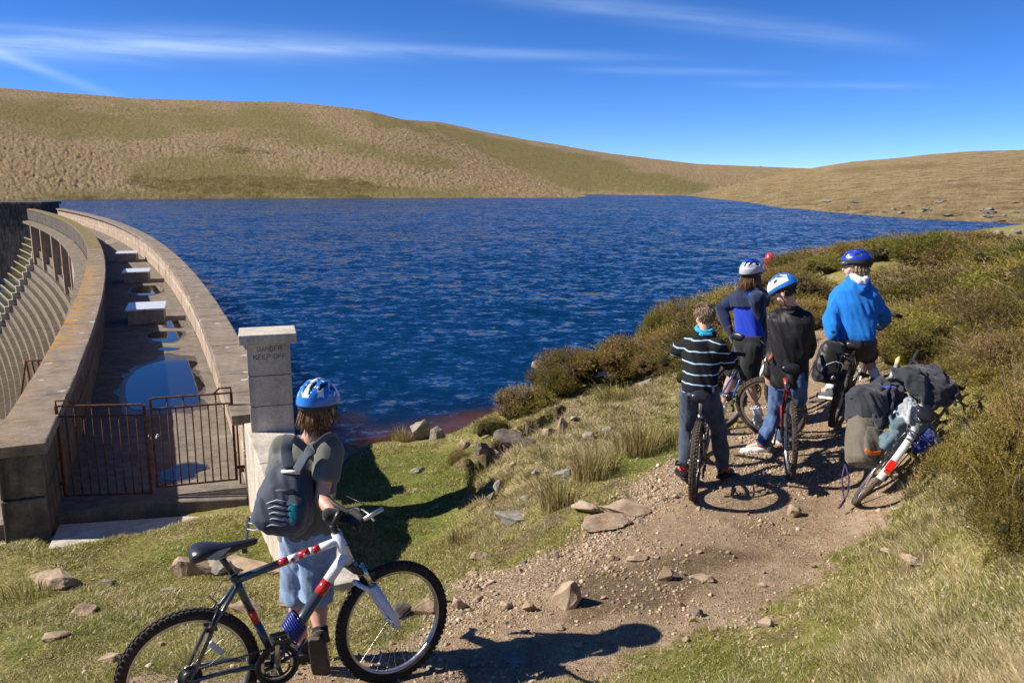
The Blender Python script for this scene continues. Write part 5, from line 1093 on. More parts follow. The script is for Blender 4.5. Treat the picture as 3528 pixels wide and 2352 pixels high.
def bicycle(loc, yaw, lean, label, R=.335, L_=.98, bb=(.40, .29), st=(.235, .74), sad=(.19, .90), ht=(.71, .82), hb=(.755, .69), bar=(.72, .97), frame_c=P_GUN, tyre=TYR, steer=0, crank=100, seg=None,
            fork_c=P_BLK, grip=.56, rise=.03, knobs=True, tw=.026, drop=False, susp=False, rackon=False, guard=False, reflector=False, spr=None, stay_c=None, seat_c=None, stayw=1, bar_ends=False, grip_m=None, frname='frame', pitch=0):
    t = empty('bicycle', loc, 0, label, 'bicycle'); t.rotation_mode = 'XYZ'; t.rotation_euler = (lean, pitch, yaw)
    rh = V3(0, 0, R); fh = V3(L_, 0, R); BB = V3(bb[0], 0, bb[1]); ST = V3(st[0], 0, st[1]); HT = V3(ht[0], 0, ht[1]); HB = V3(hb[0], 0, hb[1]); BAR = V3(bar[0], 0, bar[1])
    mats = [frame_c, P_WHT, P_RED, seat_c or frame_c, stay_c or frame_c]
    mb = MB(); sm_ = lambda a, b, t0, t1: (a.lerp(b, t0), a.lerp(b, t1))
    def seg_tube(a, b, r, segs):
        for (t0, t1, mi, rs) in segs: mb.tube(list(sm_(a, b, t0, t1)), r*rs, 14, mi)
    ttj = ST.lerp(BB, .06); htj = HT.lerp(HB, .22); dtj = HT.lerp(HB, .75)
    if seg == 'A':
        seg_tube(ttj, htj, .0185, [(0, .40, 0, 1), (.40, .49, 2, 1.01), (.49, .585, 1, 1.01), (.585, .70, 2, 1.01), (.70, .73, 1, 1.01), (.73, .80, 2, 1.01), (.80, 1, 1, 1.01)])
        seg_tube(BB, dtj, .026, [(0, .62, 0, 1), (.62, .745, 2, 1.01), (.745, 1, 1, 1.01)]); seg_tube(BB, ST, .0175, [(0, .45, 0, 1), (.45, .60, 2, 1.01), (.60, 1, 0, 1)])
        for (t0, t1, z_) in ((.50, .56, .019), (.62, .67, .019)):      # white and red chevrons of the top tube
            a_, b_ = sm_(ttj, htj, t0, t1); mb.box((a_+b_)/2, ((b_-a_).length*.7, .0375, .016), 2 if t0 < .55 else 1, rot=Matrix.Rotation(-math.atan2(b_.z-a_.z, b_.x-a_.x)+.9, 3, 'Y'))
        mb.tube([HT+V3(-.003, 0, .01), HB-V3(-.003, 0, .01)], .024, 14, 1)
    else:
        seg_tube(ttj, htj, .017, [(0, .7, 0, 1), (.7, 1, 0, 1)]); seg_tube(BB, dtj, .021, [(0, 1, 0, 1)]); seg_tube(BB, ST, .017, [(0, 1, 3, 1)])
        mb.tube([HT+V3(-.003, 0, .01), HB-V3(-.003, 0, .01)], .021, 12, 0)
    for s in (-1, 1):
        mb.tube([BB+V3(-.02, s*.03, 0), rh+V3(.16, s*.050, -.005), rh+V3(.0, s*.062, 0)], [.012, .0115, .009], 8, 4)
        mb.tube([ST.lerp(BB, .10)+V3(0, s*.014, 0), ST.lerp(rh, .45)+V3(0, s*.045, 0), rh+V3(0, s*.062, 0)], [.011, .010, .009], 8, 4)
    mb.tube([BB-V3(0, .036, 0), BB+V3(0, .036, 0)], .023, 14, 0)
    mb.build(frname, mats, t)
    wheel(t, 0, R, R, tyre, ALU, tw, knobs, cassette=True, reflector=reflector, name='wheel', hubw=.07)
    ax = (HT-HB).normalized(); rot = Matrix.Rotation(steer, 3, ax)
    def S(o):
        if steer:
            for v in o.data.vertices: v.co = HB+rot @ (v.co-HB)
        return o
    wheel(t, L_, R, R, tyre, ALU, tw, knobs, rot if steer else None, HB, name='wheel')
    CR = HB-ax*.035; mb = MB(); mb.tube([HB, CR], .017, 10, 0); mb.box(CR+V3(.01, 0, -.005), (.05, .135, .035), 0, rot=Matrix.Rotation(.35, 3, 'Y'))
    for s in (-1, 1):
        top = CR+V3(.02, s*.055, 0)
        if susp:
            mid = top.lerp(fh+V3(0, s*.055, 0), .33); mb.tube([top+V3(0, 0, .02), mid], .0135, 10, 2); mb.tube([mid-V3(0, 0, -.01), fh+V3(-.012, s*.057, .03), fh+V3(0, s*.057, -.012)], [.0205, .017, .013], 10, 1)
        else: mb.tube([top, top.lerp(fh, .5)+V3(-.008, s*.02, 0), fh+V3(0, s*.055, 0)], [.0145, .0135, .010], 8, 1)
    if susp: mb.tube([CR.lerp(fh, .38)+V3(.0, -.06, .0), CR.lerp(fh, .36)+V3(-.05, -.03, .03), CR.lerp(fh, .36)+V3(-.05, .03, .03), CR.lerp(fh, .38)+V3(0, .06, 0)], .012, 8, 1)
    S(mb.build('fork', [PLB, fork_c, P_CHR], t))
    mb = MB(); mb.tube([HT+ax*.012, HT+ax*.055], .017, 10); mb.tube([HT+ax*.045, BAR], .015, 10); S(mb.build('stem', PLB, t))
    if drop:
        mb = MB(); pl = [(0, 0), (.0, .19), (.05, .205), (.10, .21), (.125, .21), (.10, .21), (.02, .21), (-.03, .21)]; zz_ = [0, 0, -.0, -.01, -.06, -.115, -.13, -.13]
        for s in (-1, 1): mb.tube([BAR+V3(p[0], s*p[1], z) for p, z in zip(pl, zz_)], .013, 8)
        S(mb.build('handlebar', BLK, t))
        for s in (-1, 1):
            mb = MB(); mb.tube([BAR+V3(.10, s*.21, -.005), BAR+V3(.145, s*.21, .03), BAR+V3(.16, s*.21, .075)], [.016, .018, .010], 8); mb.tube([BAR+V3(.155, s*.21, .05), BAR+V3(.175, s*.21, -.02), BAR+V3(.155, s*.21, -.08)], .006, 6); S(mb.build('brake_lever', BLK, t))
    else:
        hw = grip/2; mb = MB(); mb.tube([BAR+V3(-.03, -hw, rise), BAR+V3(-.01, -hw*.55, rise), BAR+V3(0, -hw*.25, 0), BAR, BAR+V3(0, hw*.25, 0), BAR+V3(-.01, hw*.55, rise), BAR+V3(-.03, hw, rise)], .0115, 8)
        S(mb.build('handlebar', PLB, t))
        for s in (-1, 1):
            mb = MB(); mb.tube([BAR+V3(-.031, s*(hw+.006), rise), BAR+V3(-.018, s*(hw-.115), rise)], .0165, 10); S(mb.build('grip', grip_m or BLK, t))
            mb = MB(); mb.box(BAR+V3(.0, s*(hw-.15), rise-.008), (.035, .03, .022)); mb.tube([BAR+V3(.03, s*(hw-.145), rise-.005), BAR+V3(.045, s*(hw-.11), rise-.02), BAR+V3(.035, s*(hw-.03), rise-.03)], .0055, 6); S(mb.build('brake_lever', ALU, t))
            if bar_ends: mb = MB(); mb.tube([BAR+V3(-.031, s*(hw+.006), rise), BAR+V3(.06, s*(hw+.015), rise+.03)], .011, 8); S(mb.build('bar_end', ALU, t))
    # saddle and post
    SA = V3(sad[0], 0, sad[1]); mb = MB(); mb.tube([ST.lerp(BB, -.02), SA-V3(.0, 0, .045)], .0135, 10, 0); mb.tube([ST+V3(-.002, 0, .0), ST.lerp(BB, .05)], .020, 12, 0); mb.box(SA-V3(0, 0, .042), (.05, .04, .02), 0); mb.build('seat_post', P_BLK if seg == 'A' else P_SIL, t)
    mb = MB(); prof = [(-.125, .052, .050, -.006), (-.115, .066, .060, .004), (-.08, .076, .060, .012), (-.04, .066, .052, .012), (0, .044, .045, .006), (.05, .028, .038, .004), (.10, .021, .032, .006), (.145, .018, .026, .008), (.16, .012, .018, .006)]
    Vv = []; k = 14
    for (x, w_, h_, z_) in prof:
        for j in range(k):
            a = 2*math.pi*j/k; cy, cz_ = math.cos(a)*w_, math.sin(a); Vv.append(SA+V3(x, cy, z_+(cz_*h_*.42 if cz_ > 0 else cz_*h_*.75)-.012+(.010*(abs(cy)/.07)**2 if 0 else 0)))
    Fs = [(i*k+j, i*k+(j+1) % k, (i+1)*k+(j+1) % k, (i+1)*k+j) for i in range(len(prof)-1) for j in range(k)]+[tuple(range(k-1, -1, -1)), tuple((len(prof)-1)*k+j for j in range(k))]
    mb.add(Vv, Fs, 0); sd_ = mb.build('saddle', VIN, t)
    mb = MB(); mb.tube([SA+V3(-.09, .02, -.035), SA+V3(0, .02, -.048), SA+V3(.11, .008, -.02)], .0035, 5); mb.tube([SA+V3(-.09, -.02, -.035), SA+V3(0, -.02, -.048), SA+V3(.11, -.008, -.02)], .0035, 5); r_ = mb.build('rail', STL, t); r_.parent = sd_
    if seg == 'A':
        mb = MB(); mb.add([SA+V3(-.07, -.0805, -.012), SA+V3(-.01, -.068, .006), SA+V3(.045, -.036, .0), SA+V3(.0, -.062, -.022), SA+V3(-.03, -.073, -.028)], [(0, 1, 2, 3, 4)], 0, False); mb.add([Vector(v)+V3(0, .006, 0) for v in mb.v], [(4, 3, 2, 1, 0)], 0, False); pn = mb.build('side_panel', GRY, t); pn.parent = sd_
    # cranks on the right side (y < 0)
    ca = math.radians(crank); cd = V3(math.cos(ca), 0, math.sin(ca))*.165
    mb = MB(); mb.lathe([(.074, -.046), (.088, -.046), (.088, -.051), (.074, -.051)], BB, (0, 1, 0), 40, 0)
    for i in range(44):
        a = 2*math.pi*i/44; Rm = Matrix.Rotation(-a, 3, 'Y'); mb.box(BB+Rm @ V3(.090, -.0485, 0), (.006, .003, .006), 0, rot=Rm)
    mb.lathe([(.060, -.040), (.070, -.040), (.070, -.043), (.060, -.043)], BB, (0, 1, 0), 32, 0)
    for i in range(4):
        a = math.pi/2*i+.3; d = V3(math.cos(a), 0, math.sin(a)); mb.tube([BB+d*.012-V3(0, .048, 0), BB+d*.078-V3(0, .048, 0)], .010, 6, 0, flat=(1, .4))
    if seg == 'A':
        mb.lathe([(.086, -.054), (.100, -.054), (.100, -.057), (.086, -.057)], BB, (0, 1, 0), 44, 0)
        for i in range(4):
            a0 = math.pi/2*i+math.pi/2; mb.tube([BB+V3(math.cos(a0+q), 0, math.sin(a0+q))*.066-V3(0, .0525, 0) for q in np.linspace(-.42, .42, 7)], .0085, 6, 1, flat=(1, .35))
    mb.build('chainring', [PLB, ALU], t)
    for s, dd in ((-1, cd), (1, -cd)):
        mb = MB(); a_ = BB+V3(0, s*.055, 0); b_ = BB+dd+V3(0, s*.070, 0); mb.tube([a_, a_.lerp(b_, .5), b_], [.0165, .012, .0145], 10, 0, flat=(1, .6), up=(dd.normalized().cross(V3(0, 1, 0)))); mb.tube([a_-V3(0, s*.02, 0), a_+V3(0, s*.008, 0)], .017, 12, 0)
        mb.build('crank', ALU if not seat_c else PLB, t)
        pc_ = b_+V3(0, s*.055, 0); mb = MB(); mb.tube([b_, b_+V3(0, s*.10, 0)], .006, 6)
        for e in (-.034, .034): mb.box(pc_+V3(e, 0, .0), (.008, .085, .020)); 
        for e in (-.038, 0, .038): mb.box(pc_+V3(0, e, 0), (.06, .006, .018))
        mb.build('pedal', PLB, t)
    # chain, derailleur, brakes
    mb = MB(); y_ = -.046
    for z0, z1 in ((.086, .036), (-.088, -.040)):
        n = 34
        for i in range(n):
            q = i/n; p = V3(BB.x*(1-q), y_, (BB.z+z0)*(1-q)+(R+z1)*q); d = math.atan2((R+z1)-(BB.z+z0), -BB.x)
            mb.box(p, (.0095, .006, .0075), 0, rot=Matrix.Rotation(-d, 3, 'Y'))
    mb.build('chain', PLB, t)
    mb = MB(); mb.box(rh+V3(.0, -.068, -.045), (.02, .02, .05), rot=Matrix.Rotation(.3, 3, 'Y')); mb.lathe([(.005, -.004), (.020, -.004), (.020, .004), (.005, .004)], rh+V3(.01, -.055, -.075), (0, 1, 0), 12); mb.lathe([(.005, -.004), (.020, -.004), (.020, .004), (.005, .004)], rh+V3(.035, -.055, -.13), (0, 1, 0), 12); mb.box(rh+V3(.022, -.062, -.10), (.012, .012, .07), rot=Matrix.Rotation(-.4, 3, 'Y')); mb.build('derailleur', PLB, t)
    for c0, bs in ((ST.lerp(rh, .52), False), (CR.lerp(fh, .22)+V3(.035, 0, .02), True)):
        mb = MB(); u_ = (ST-rh).normalized() if not bs else (CR-fh).normalized()
        for s in (-1, 1): mb.tube([c0+V3(0, s*.052, 0)-u_*.03, c0+V3(-.015, s*.048, 0)+u_*.05, c0+V3(-.01, s*.03, 0)+u_*.10], .0065, 6); mb.box(c0+V3(-.0, s*.032, 0)-u_*.0, (.05, .014, .014))
        mb.tube([c0+V3(-.01, -.03, 0)+u_*.10, c0+V3(-.01, .03, 0)+u_*.10], .003, 5)
        o = mb.build('brake', PLB, t)
        if bs: S(o)
    mb = MB(); p1 = ST.lerp(rh, .52)+(ST-rh).normalized()*.10+V3(-.01, .03, 0)
    mb.tube([ttj+V3(.02, .012, -.005), ttj+V3(-.05, .02, .005), ttj+V3(-.10, .022, -.06), p1+V3(-.03, 0, .04), p1], .0022, 5); mb.build('cable', PLB, t)
    mb = MB(); b0 = BAR+rot @ V3(.03, -.12, rise*.6) if not drop else BAR+V3(.03, -.1, 0); e0 = HB+rot @ (CR.lerp(fh, .1)+V3(.02, 0, .1)-HB)
    mb.tube([b0, b0+rot @ V3(.09, .04, -.04), b0+rot @ V3(.10, .09, -.16), e0], .0026, 5); mb.tube([b0+V3(0, .2, 0), b0+rot @ V3(.08, .12, -.02), b0+rot @ V3(.06, .10, -.18), htj+V3(0, -.02, -.03)], .0026, 5); mb.build('cable', PLB, t)
    if rackon:
        mb = MB()
        for s in (-1, 1): mb.tube([ST.lerp(rh, .2)+V3(-.02, s*.045, .02), V3(-.12, s*.05, R+.42-.05), V3(-.33, s*.05, R+.37)], .005, 6); mb.tube([V3(-.2, s*.05, R+.375), rh+V3(0, s*.07, .01)], .005, 6)
        for x in (-.32, -.2, -.08): mb.tube([V3(x, -.05, R+.372), V3(x, .05, R+.372)], .004, 6)
        mb.build('rack', P_BLK, t)
    if guard:
        mb = MB(); rg_ = R+.022; n = 24; Vv = []
        for i in range(n+1):
            a = math.radians(78+i*(95)/n)
            for (q, w_) in ((0, -.025), (.010, -.016), (.012, .016), (0, .025)): Vv.append(rh+V3(math.cos(a)*(rg_+q), w_, math.sin(a)*(rg_+q)))
            for (q, w_) in ((-.003, .023), (.007, .015), (.007, -.015), (-.003, -.023)): Vv.append(rh+V3(math.cos(a)*(rg_+q), w_, math.sin(a)*(rg_+q)))
        mb.add(Vv, [(i*8+j, i*8+(j+1) % 8, (i+1)*8+(j+1) % 8, (i+1)*8+j) for i in range(n) for j in range(8)]); mb.build('mudguard', mat('white mudguard plastic', (.75, .75, .74), .3), t)
        mb = MB(); a = math.radians(155); p = rh+V3(math.cos(a), 0, math.sin(a))*(rg_+.03); mb.box(p, (.03, .05, .075), rot=Matrix.Rotation(-a, 3, 'Y')); mb.box(p+V3(-.01, 0, -.05), (.03, .035, .02)); mb.build('rear_light', mat('red reflector plastic', (.75, .02, .01), .25, 0, .3, 60, coat=.4), t, .005)
    return t
bikeA = bicycle((-1.415, 3.284, -.028), math.radians(27.3), math.radians(-1.5), 'nearest mountain bicycle with dark grey, white and red frame and white fork', R=.300, L_=.945, bb=(.368, .268), st=(.213, .715), sad=(.165, .86), ht=(.683, .81), hb=(.735, .67), bar=(.715, .93),
    seg='A', fork_c=P_WHT, susp=True, crank=88, reflector=True, frame_c=P_GUN, tyre=TYC, grip=.60, bar_ends=True, steer=math.radians(9))
cl = MB(); Mx = bikeA.matrix_basis
for k in range(7):                                            # blue cable lock wound round the down tube
    c = V3(.368, 0, .268).lerp(V3(.70, 0, .735), .22+.022*k); ring = [c+V3(-.035*math.sin(a)*.8, .048*math.cos(a), .035*math.cos(a*1+.2)*.35+.045*math.sin(a)) for a in np.linspace(0, 2*math.pi, 15)[:-1]]; cl.tube([Mx @ p for p in ring], .0055, 6, closed=True)
cl.tube([Mx @ p for p in (V3(.44, -.05, .42), V3(.40, -.06, .36), V3(.40, -.06, .30), V3(.45, -.06, .29), V3(.50, -.05, .36))], .0055, 6)
tag(cl.build('cable_lock', mat('blue lock cable', (.02, .035, .22), .35)), 'coiled blue cable lock wound round the lower frame tube of the nearest bicycle', 'bicycle lock')
bikeB = bicycle((1.375, 5.93, .035), math.radians(73), math.radians(1.0), 'small dark bicycle seen from behind under the boy in the striped hoodie', R=.30, L_=.93, bb=(.36, .27), st=(.20, .60), sad=(.13, .80), ht=(.66, .72), hb=(.70, .60), bar=(.66, .95), frame_c=P_BLK, crank=28, grip=.58, rackon=False, rise=.06, tw=.030)
bikeC = bicycle((2.24, 6.36, .055), math.radians(79), math.radians(-2), 'red framed bicycle with its front wheel turned sideways below the black jacket', R=.325, L_=.94, bb=(.40, .29), st=(.25, .70), sad=(.20, .88), frame_c=P_RED, fork_c=P_SIL, steer=math.radians(66), seat_c=P_RED, bar=(.70, .93), stay_c=P_BLK, tw=.024, grip_m=mat('orange red grip', (.30, .07, .03), .6))
bikeD = bicycle((2.02, 7.56, .09), math.radians(40), math.radians(2), 'white and blue bicycle with silver seat tube beside the long haired boy', R=.32, L_=.99, st=(.25, .66), sad=(.20, .90), frame_c=P_WHT, seat_c=P_SIL, stay_c=P_BLU, fork_c=P_BLU, steer=math.radians(-8))
bikeE = bicycle((2.93, 7.28, .195), math.radians(60), math.radians(9), 'dark bicycle with a knobby rear tyre under the bright blue hoodie', R=.33, L_=1.0, st=(.22, .62), sad=(.17, .775), tw=.031, frame_c=P_BLK, steer=math.radians(-6), rackon=True, stay_c=P_BLK, seat_c=P_RED, bar=(.73, .99), rise=.03)
bikeF = bicycle((2.53, 5.80, .065), math.radians(60), math.radians(31), 'touring bicycle with drop handlebars leaning over against the gorse bank under the bags', R=.34, L_=1.0, bb=(.43, .28), st=(.28, .72), sad=(.22, .82), ht=(.83, .84), hb=(.86, .72), bar=(.93, .93), drop=True, knobs=False, tw=.018, guard=True, rackon=True, frame_c=P_SIL, steer=math.radians(12))
# ---------------------------------------------------------------- people
def blob(name, mb, m, parent=None, vox=.008, sm=4, fold=0.0, fscale=9.0, fvec=(1, 1, .45), seed=0, dec=None, mats=None, nfac=1.0):
    """joins the gathered shapes into one continuous smooth skin"""
    me = bpy.data.meshes.new(name); me.from_pydata([tuple(v) for v in mb.v], [], mb.f)
    bm = bmesh.new(); bm.from_mesh(me); bmesh.ops.recalc_face_normals(bm, faces=bm.faces); bm.to_mesh(me); bm.free()
    o = bpy.data.objects.new(name, me); scene.collection.objects.link(o)
    r = o.modifiers.new('r', 'REMESH'); r.mode = 'VOXEL'; r.voxel_size = vox; r.use_smooth_shade = True
    s = o.modifiers.new('s', 'SMOOTH'); s.factor = .5; s.iterations = sm
    dg = bpy.context.evaluated_depsgraph_get(); nm = bpy.data.meshes.new_from_object(o.evaluated_get(dg)); o.modifiers.clear(); o.data = nm; bpy.data.meshes.remove(me)
    n = len(nm.vertices); co = np.empty(n*3, np.float32); nm.vertices.foreach_get('co', co); co = co.reshape(-1, 3)
    if fold:
        no = np.empty(n*3, np.float32); nm.vertex_normals.foreach_get('vector', no); no = no.reshape(-1, 3)
        q = co*fscale*np.array(fvec); w = fbm(q[:, 0]+q[:, 2]*.7+seed*3.1, q[:, 1]-q[:, 2]*.9+seed, 71+seed, 3)
        f = (1-np.abs(w)*3.2); f = np.clip(f, -1, 1)
        f2 = fbm(co[:, 0]*fscale*2.5+co[:, 2]*fscale*1.4, co[:, 1]*fscale*2.5-co[:, 2]*fscale*1.8, 72+seed, 2)
        co = co+no*(f*fold+f2*fold*.5)[:, None]; nm.vertices.foreach_set('co', co.astype(np.float32).ravel())
    nm.polygons.foreach_set('use_smooth', np.ones(len(nm.polygons), bool)); nm.materials.clear(); nm.materials.append(m); nm.update()
    if parent: o.parent = parent; o.matrix_parent_inverse = parent.matrix_basis.inverted()
    return o
def limb(mb, pts, rs, n=12, flat=None):
    """tapered limb with rounded ends through the given joints"""
    P_, R_ = [], []
    for i in range(len(pts)-1):
        for t in np.linspace(0, 1, 6, endpoint=False): P_.append(Vector(pts[i]).lerp(Vector(pts[i+1]), t)); R_.append(rs[i]+(rs[i+1]-rs[i])*t)
    P_.append(Vector(pts[-1])); R_.append(rs[-1]); mb.tube(P_, R_, n, flat=flat)
    for p, r in ((pts[0], rs[0]), (pts[-1], rs[-1])): mb.ell(p, (r, r, r), nu=12, nv=8)
    for p, r in zip(pts[1:-1], rs[1:-1]): mb.ell(p, (r*1.01,)*3, nu=12, nv=8)
def trunk(mb, rings, right):
    """rings: (centre, half width, half depth)"""
    P_ = [Vector(r[0]) for r in rings]; k = 20; Vv = []
    for i, (c, w, d) in enumerate(rings):
        t = (P_[min(i+1, len(P_)-1)]-P_[max(i-1, 0)]).normalized(); u = (Vector(right)-t*Vector(right).dot(t)).normalized(); v = t.cross(u)
        for j in range(k): a = 2*math.pi*j/k; ca, sa = math.cos(a), math.sin(a); q = 2.6; x = abs(ca)**(2/q)*(1 if ca > 0 else -1); y = abs(sa)**(2/q)*(1 if sa > 0 else -1); Vv.append(Vector(c)+u*x*w+v*y*d)
    Fs = [(i*k+j, i*k+(j+1) % k, (i+1)*k+(j+1) % k, (i+1)*k+j) for i in range(len(rings)-1) for j in range(k)]+[tuple(range(k-1, -1, -1)), tuple((len(rings)-1)*k+j for j in range(k))]
    mb.add(Vv, Fs)
def hand(mb, wrist, dirn, palm_n, s=1.0, curl=1.0, side=1, fr=.0085):
    """palm and five fingers: dirn runs from wrist to fingers, palm_n is where the palm faces, side puts the thumb"""
    d = Vector(dirn).normalized(); pn = Vector(palm_n); pn = (pn-d*pn.dot(d)).normalized(); x = d.cross(pn)*side
    W = Vector(wrist); R = Matrix((x, d, pn)).transposed()
    mb.ell(W+d*.042*s, (.036*s, .046*s, .016*s), 0, R, 12, 8); limb(mb, [W-d*.02, W+d*.02*s], [.023*s, .026*s])
    for i, (o_, ln) in enumerate(((-.027, .058), (-.009, .070), (.009, .066), (.026, .052))):
        p = W+d*.075*s+x*o_*s; a = p; out = [p-d*.02*s]; ang = 0
        for q in range(3):
            ang += curl*(.35, .55, .45)[q]; a = a+(d*math.cos(ang)+pn*math.sin(ang))*ln*s*(.42, .33, .25)[q]; out.append(a)
        limb(mb, out, [fr*1.05*s, fr*s, fr*.92*s, fr*.8*s], 8)
    p = W+d*.02*s-x*.028*s; limb(mb, [p, p+(-x*.6+d*.7+pn*.35).normalized()*.036*s, p+(-x*.35+d*.8+pn*(.4+.5*curl)).normalized()*.062*s], [.0125*s, .0105*s, .009*s], 8)
def head(mb, c, fwd, up=(0, 0, 1), s=1.0):
    f = Vector(fwd).normalized(); u = Vector(up); u = (u-f*u.dot(f)).normalized(); x = f.cross(u); R = Matrix((x, f, u)).transposed(); c = Vector(c); P = lambda a, b, z: c+(x*a+f*b+u*z)*s
    mb.ell(P(0, -.012, .028), (.073*s, .092*s, .082*s), 0, R, 18, 12); mb.ell(P(0, .025, -.035), (.058*s, .062*s, .068*s), 0, R, 16, 10); mb.ell(P(0, .052, -.078), (.030*s, .026*s, .024*s), 0, R, 10, 8)
    limb(mb, [P(0, .083, .012), P(0, .100, -.024)], [.009*s, .014*s], 8); mb.ell(P(0, .086, -.052), (.022*s, .008*s, .007*s), 0, R, 8, 6)
    for sx in (-1, 1):
        mb.ell(P(sx*.030, .076, .012), (.015*s, .008*s, .008*s), 0, R, 8, 6)
        mb.ell(P(sx*.076, -.008, -.012), (.009*s, .018*s, .030*s), 0, R, 10, 8); mb.ell(P(sx*.045, .050, -.025), (.022*s, .02*s, .026*s), 0, R, 8, 6)
    return P, R, x, f, u
def face_bits(P, R, t, s=1.0, hairc=None):
    for sx in (-1, 1):
        mb = MB(); mb.ell(P(sx*.031, .0795, .010), (.0105*s, .007*s, .0065*s), 0, R, 10, 8); mb.ell(P(sx*.031, .0855, .010), (.0045*s, .003*s, .0045*s), 1, R, 8, 6); attach(mb.build('eye', [mat('eye white', (.7, .68, .65), .3), mat('dark iris', (.03, .02, .015), .2)], None), t)
        mb = MB(); mb.tube([P(sx*.018, .087, .027), P(sx*.034, .084, .032), P(sx*.047, .073, .027)], [.002*s, .003*s, .0015*s], 6); attach(mb.build('eyebrow', hairc or mat('dark brow', (.05, .03, .02), .8), None), t)
    mb = MB(); mb.tube([P(-.020, .088, -.050), P(0, .094, -.049), P(.020, .088, -.050)], [.002*s, .0045*s, .002*s], 6); attach(mb.build('mouth', mat('lips', (.45, .17, .13), .5), None), t)
def attach(o, t): o.parent = t; o.matrix_parent_inverse = t.matrix_basis.inverted(); return o
def skin_mat(n, c):
    m, nt, b = new_mat(n); p = pos(nt); q = nz(nt, p, 25, 4); nt.links.new(ramp(nt, q, [(.3, tuple(x*.88 for x in c)), (.7, tuple(min(1, x*1.06) for x in c))]), b.inputs['Base Color'])
    b.inputs['Roughness'].default_value = .5; b.inputs['Subsurface Weight'].default_value = .12; b.inputs['Subsurface Radius'].default_value = (.012, .005, .003); b.inputs['Subsurface Scale'].default_value = 1.0; return m
SKIN = skin_mat('fair skin', (.60, .33, .23)); SKIN2 = skin_mat('pale skin', (.64, .38, .28))
def cloth(n, c, var=.18, rough=.9, scale=160, sheen=0.2, big=0.0):
    m, nt, b = new_mat(n); p = pos(nt); q = nz(nt, p, scale, 4, .6); g = nz(nt, p, 7, 4)
    cc = ramp(nt, mth(nt, 'ADD', mth(nt, 'MULTIPLY', q, .6), mth(nt, 'MULTIPLY', g, .4)), [(.35, tuple(x*(1-var) for x in c)), (.65, tuple(min(1, x*(1+var)) for x in c))])
    if big: cc = mixc(nt, ramp(nt, g, [(.45, (0, 0, 0)), (.65, (big, big, big))]), cc, tuple(min(1, x*2.2+.03) for x in c))
    nt.links.new(cc, b.inputs['Base Color']); b.inputs['Roughness'].default_value = rough; b.inputs['Specular IOR Level'].default_value = .25; b.inputs['Sheen Weight'].default_value = sheen
    bump(nt, b, mth(nt, 'ADD', mth(nt, 'MULTIPLY', q, .3), nz(nt, p, 28, 4)), .35, .006); return m
def hair_shell(name, strands, m, t, seed=0, r=.0042):
    """many tapered locks, each from root to tip"""
    mb = MB(); rn = random.Random(seed)
    for pts in strands: mb.tube(pts, [r*rn.uniform(.8, 1.3), r*rn.uniform(.9, 1.3)]+[r*.9]*(len(pts)-3)+[r*.3], 5)
    return attach(mb.build(name, m, None), t)
def hair_cap(P, x, f, u, t, m, s=1.0, n=520, cap=9.0, length=.05, low=-.06, front=.45, seed=1, r=.0042, drop=.5, wave=.0):
    rn = random.Random(seed); st = []
    c0 = P(0, -.012, .028)
    for i in range(n):
        a = rn.uniform(0, 2*math.pi); e = math.asin(rn.uniform(-.72, 1)); d = x*math.cos(a)*math.cos(e)*.078+f*math.sin(a)*math.cos(e)*.097+u*math.sin(e)*.088; p = c0+d*s
        rel = (p-c0); ff = rel.dot(f)/s; zz = rel.dot(u)/s
        if ff > front*.097 and zz < .045: continue
        if zz < low or zz > cap: continue
        if abs(rel.dot(x))/s > .055 and ff > -.02 and zz < .0: continue
        dn = d.normalized(); tan = (u*1.0+f*-.2); tan = (dn.cross(tan)).cross(dn).normalized()*-1 if zz < .06 else (-f*.5+x*rn.uniform(-.6, .6)+f*rn.uniform(-.8, .8)); ln = length*rn.uniform(.6, 1.25)*s
        pts = [p-dn*.004]; v = (dn*(.28 if cap < 1 else .4)+tan*drop*1.4+Vector((rn.uniform(-.18, .18), rn.uniform(-.18, .18), rn.uniform(-.15, .1)))).normalized()
        for k in range(3):
            v = (v+Vector((0, 0, -1))*drop*.35+dn*(.12 if k else 0)+Vector((rn.uniform(-wave, wave), rn.uniform(-wave, wave), 0))).normalized(); pts.append(pts[-1]+v*ln/3)
        st.append(pts)
    base = MB(); base.ell(P(0, -.016, .030), (.0765*s, .0955*s, .0855*s), 0, Matrix((x, f, u)).transposed(), 20, 14)
    # keep only the part of the scalp covered by hair
    fs = []
    for F_ in base.f:
        c = sum((Vector(base.v[i]) for i in F_), Vector())/4-c0; 
        if (c.dot(u)/s > .035 or c.dot(f)/s < .02) and c.dot(u)/s > low: fs.append(F_)
    base.f = fs; base.m = [0]*len(fs); base.sm = [True]*len(fs)
    h = attach(base.build('hair', m, None), t); lk = hair_shell('locks', st, m, t, seed, r); lk.parent = h; lk.matrix_parent_inverse = Matrix.Identity(4)
    return h, lk
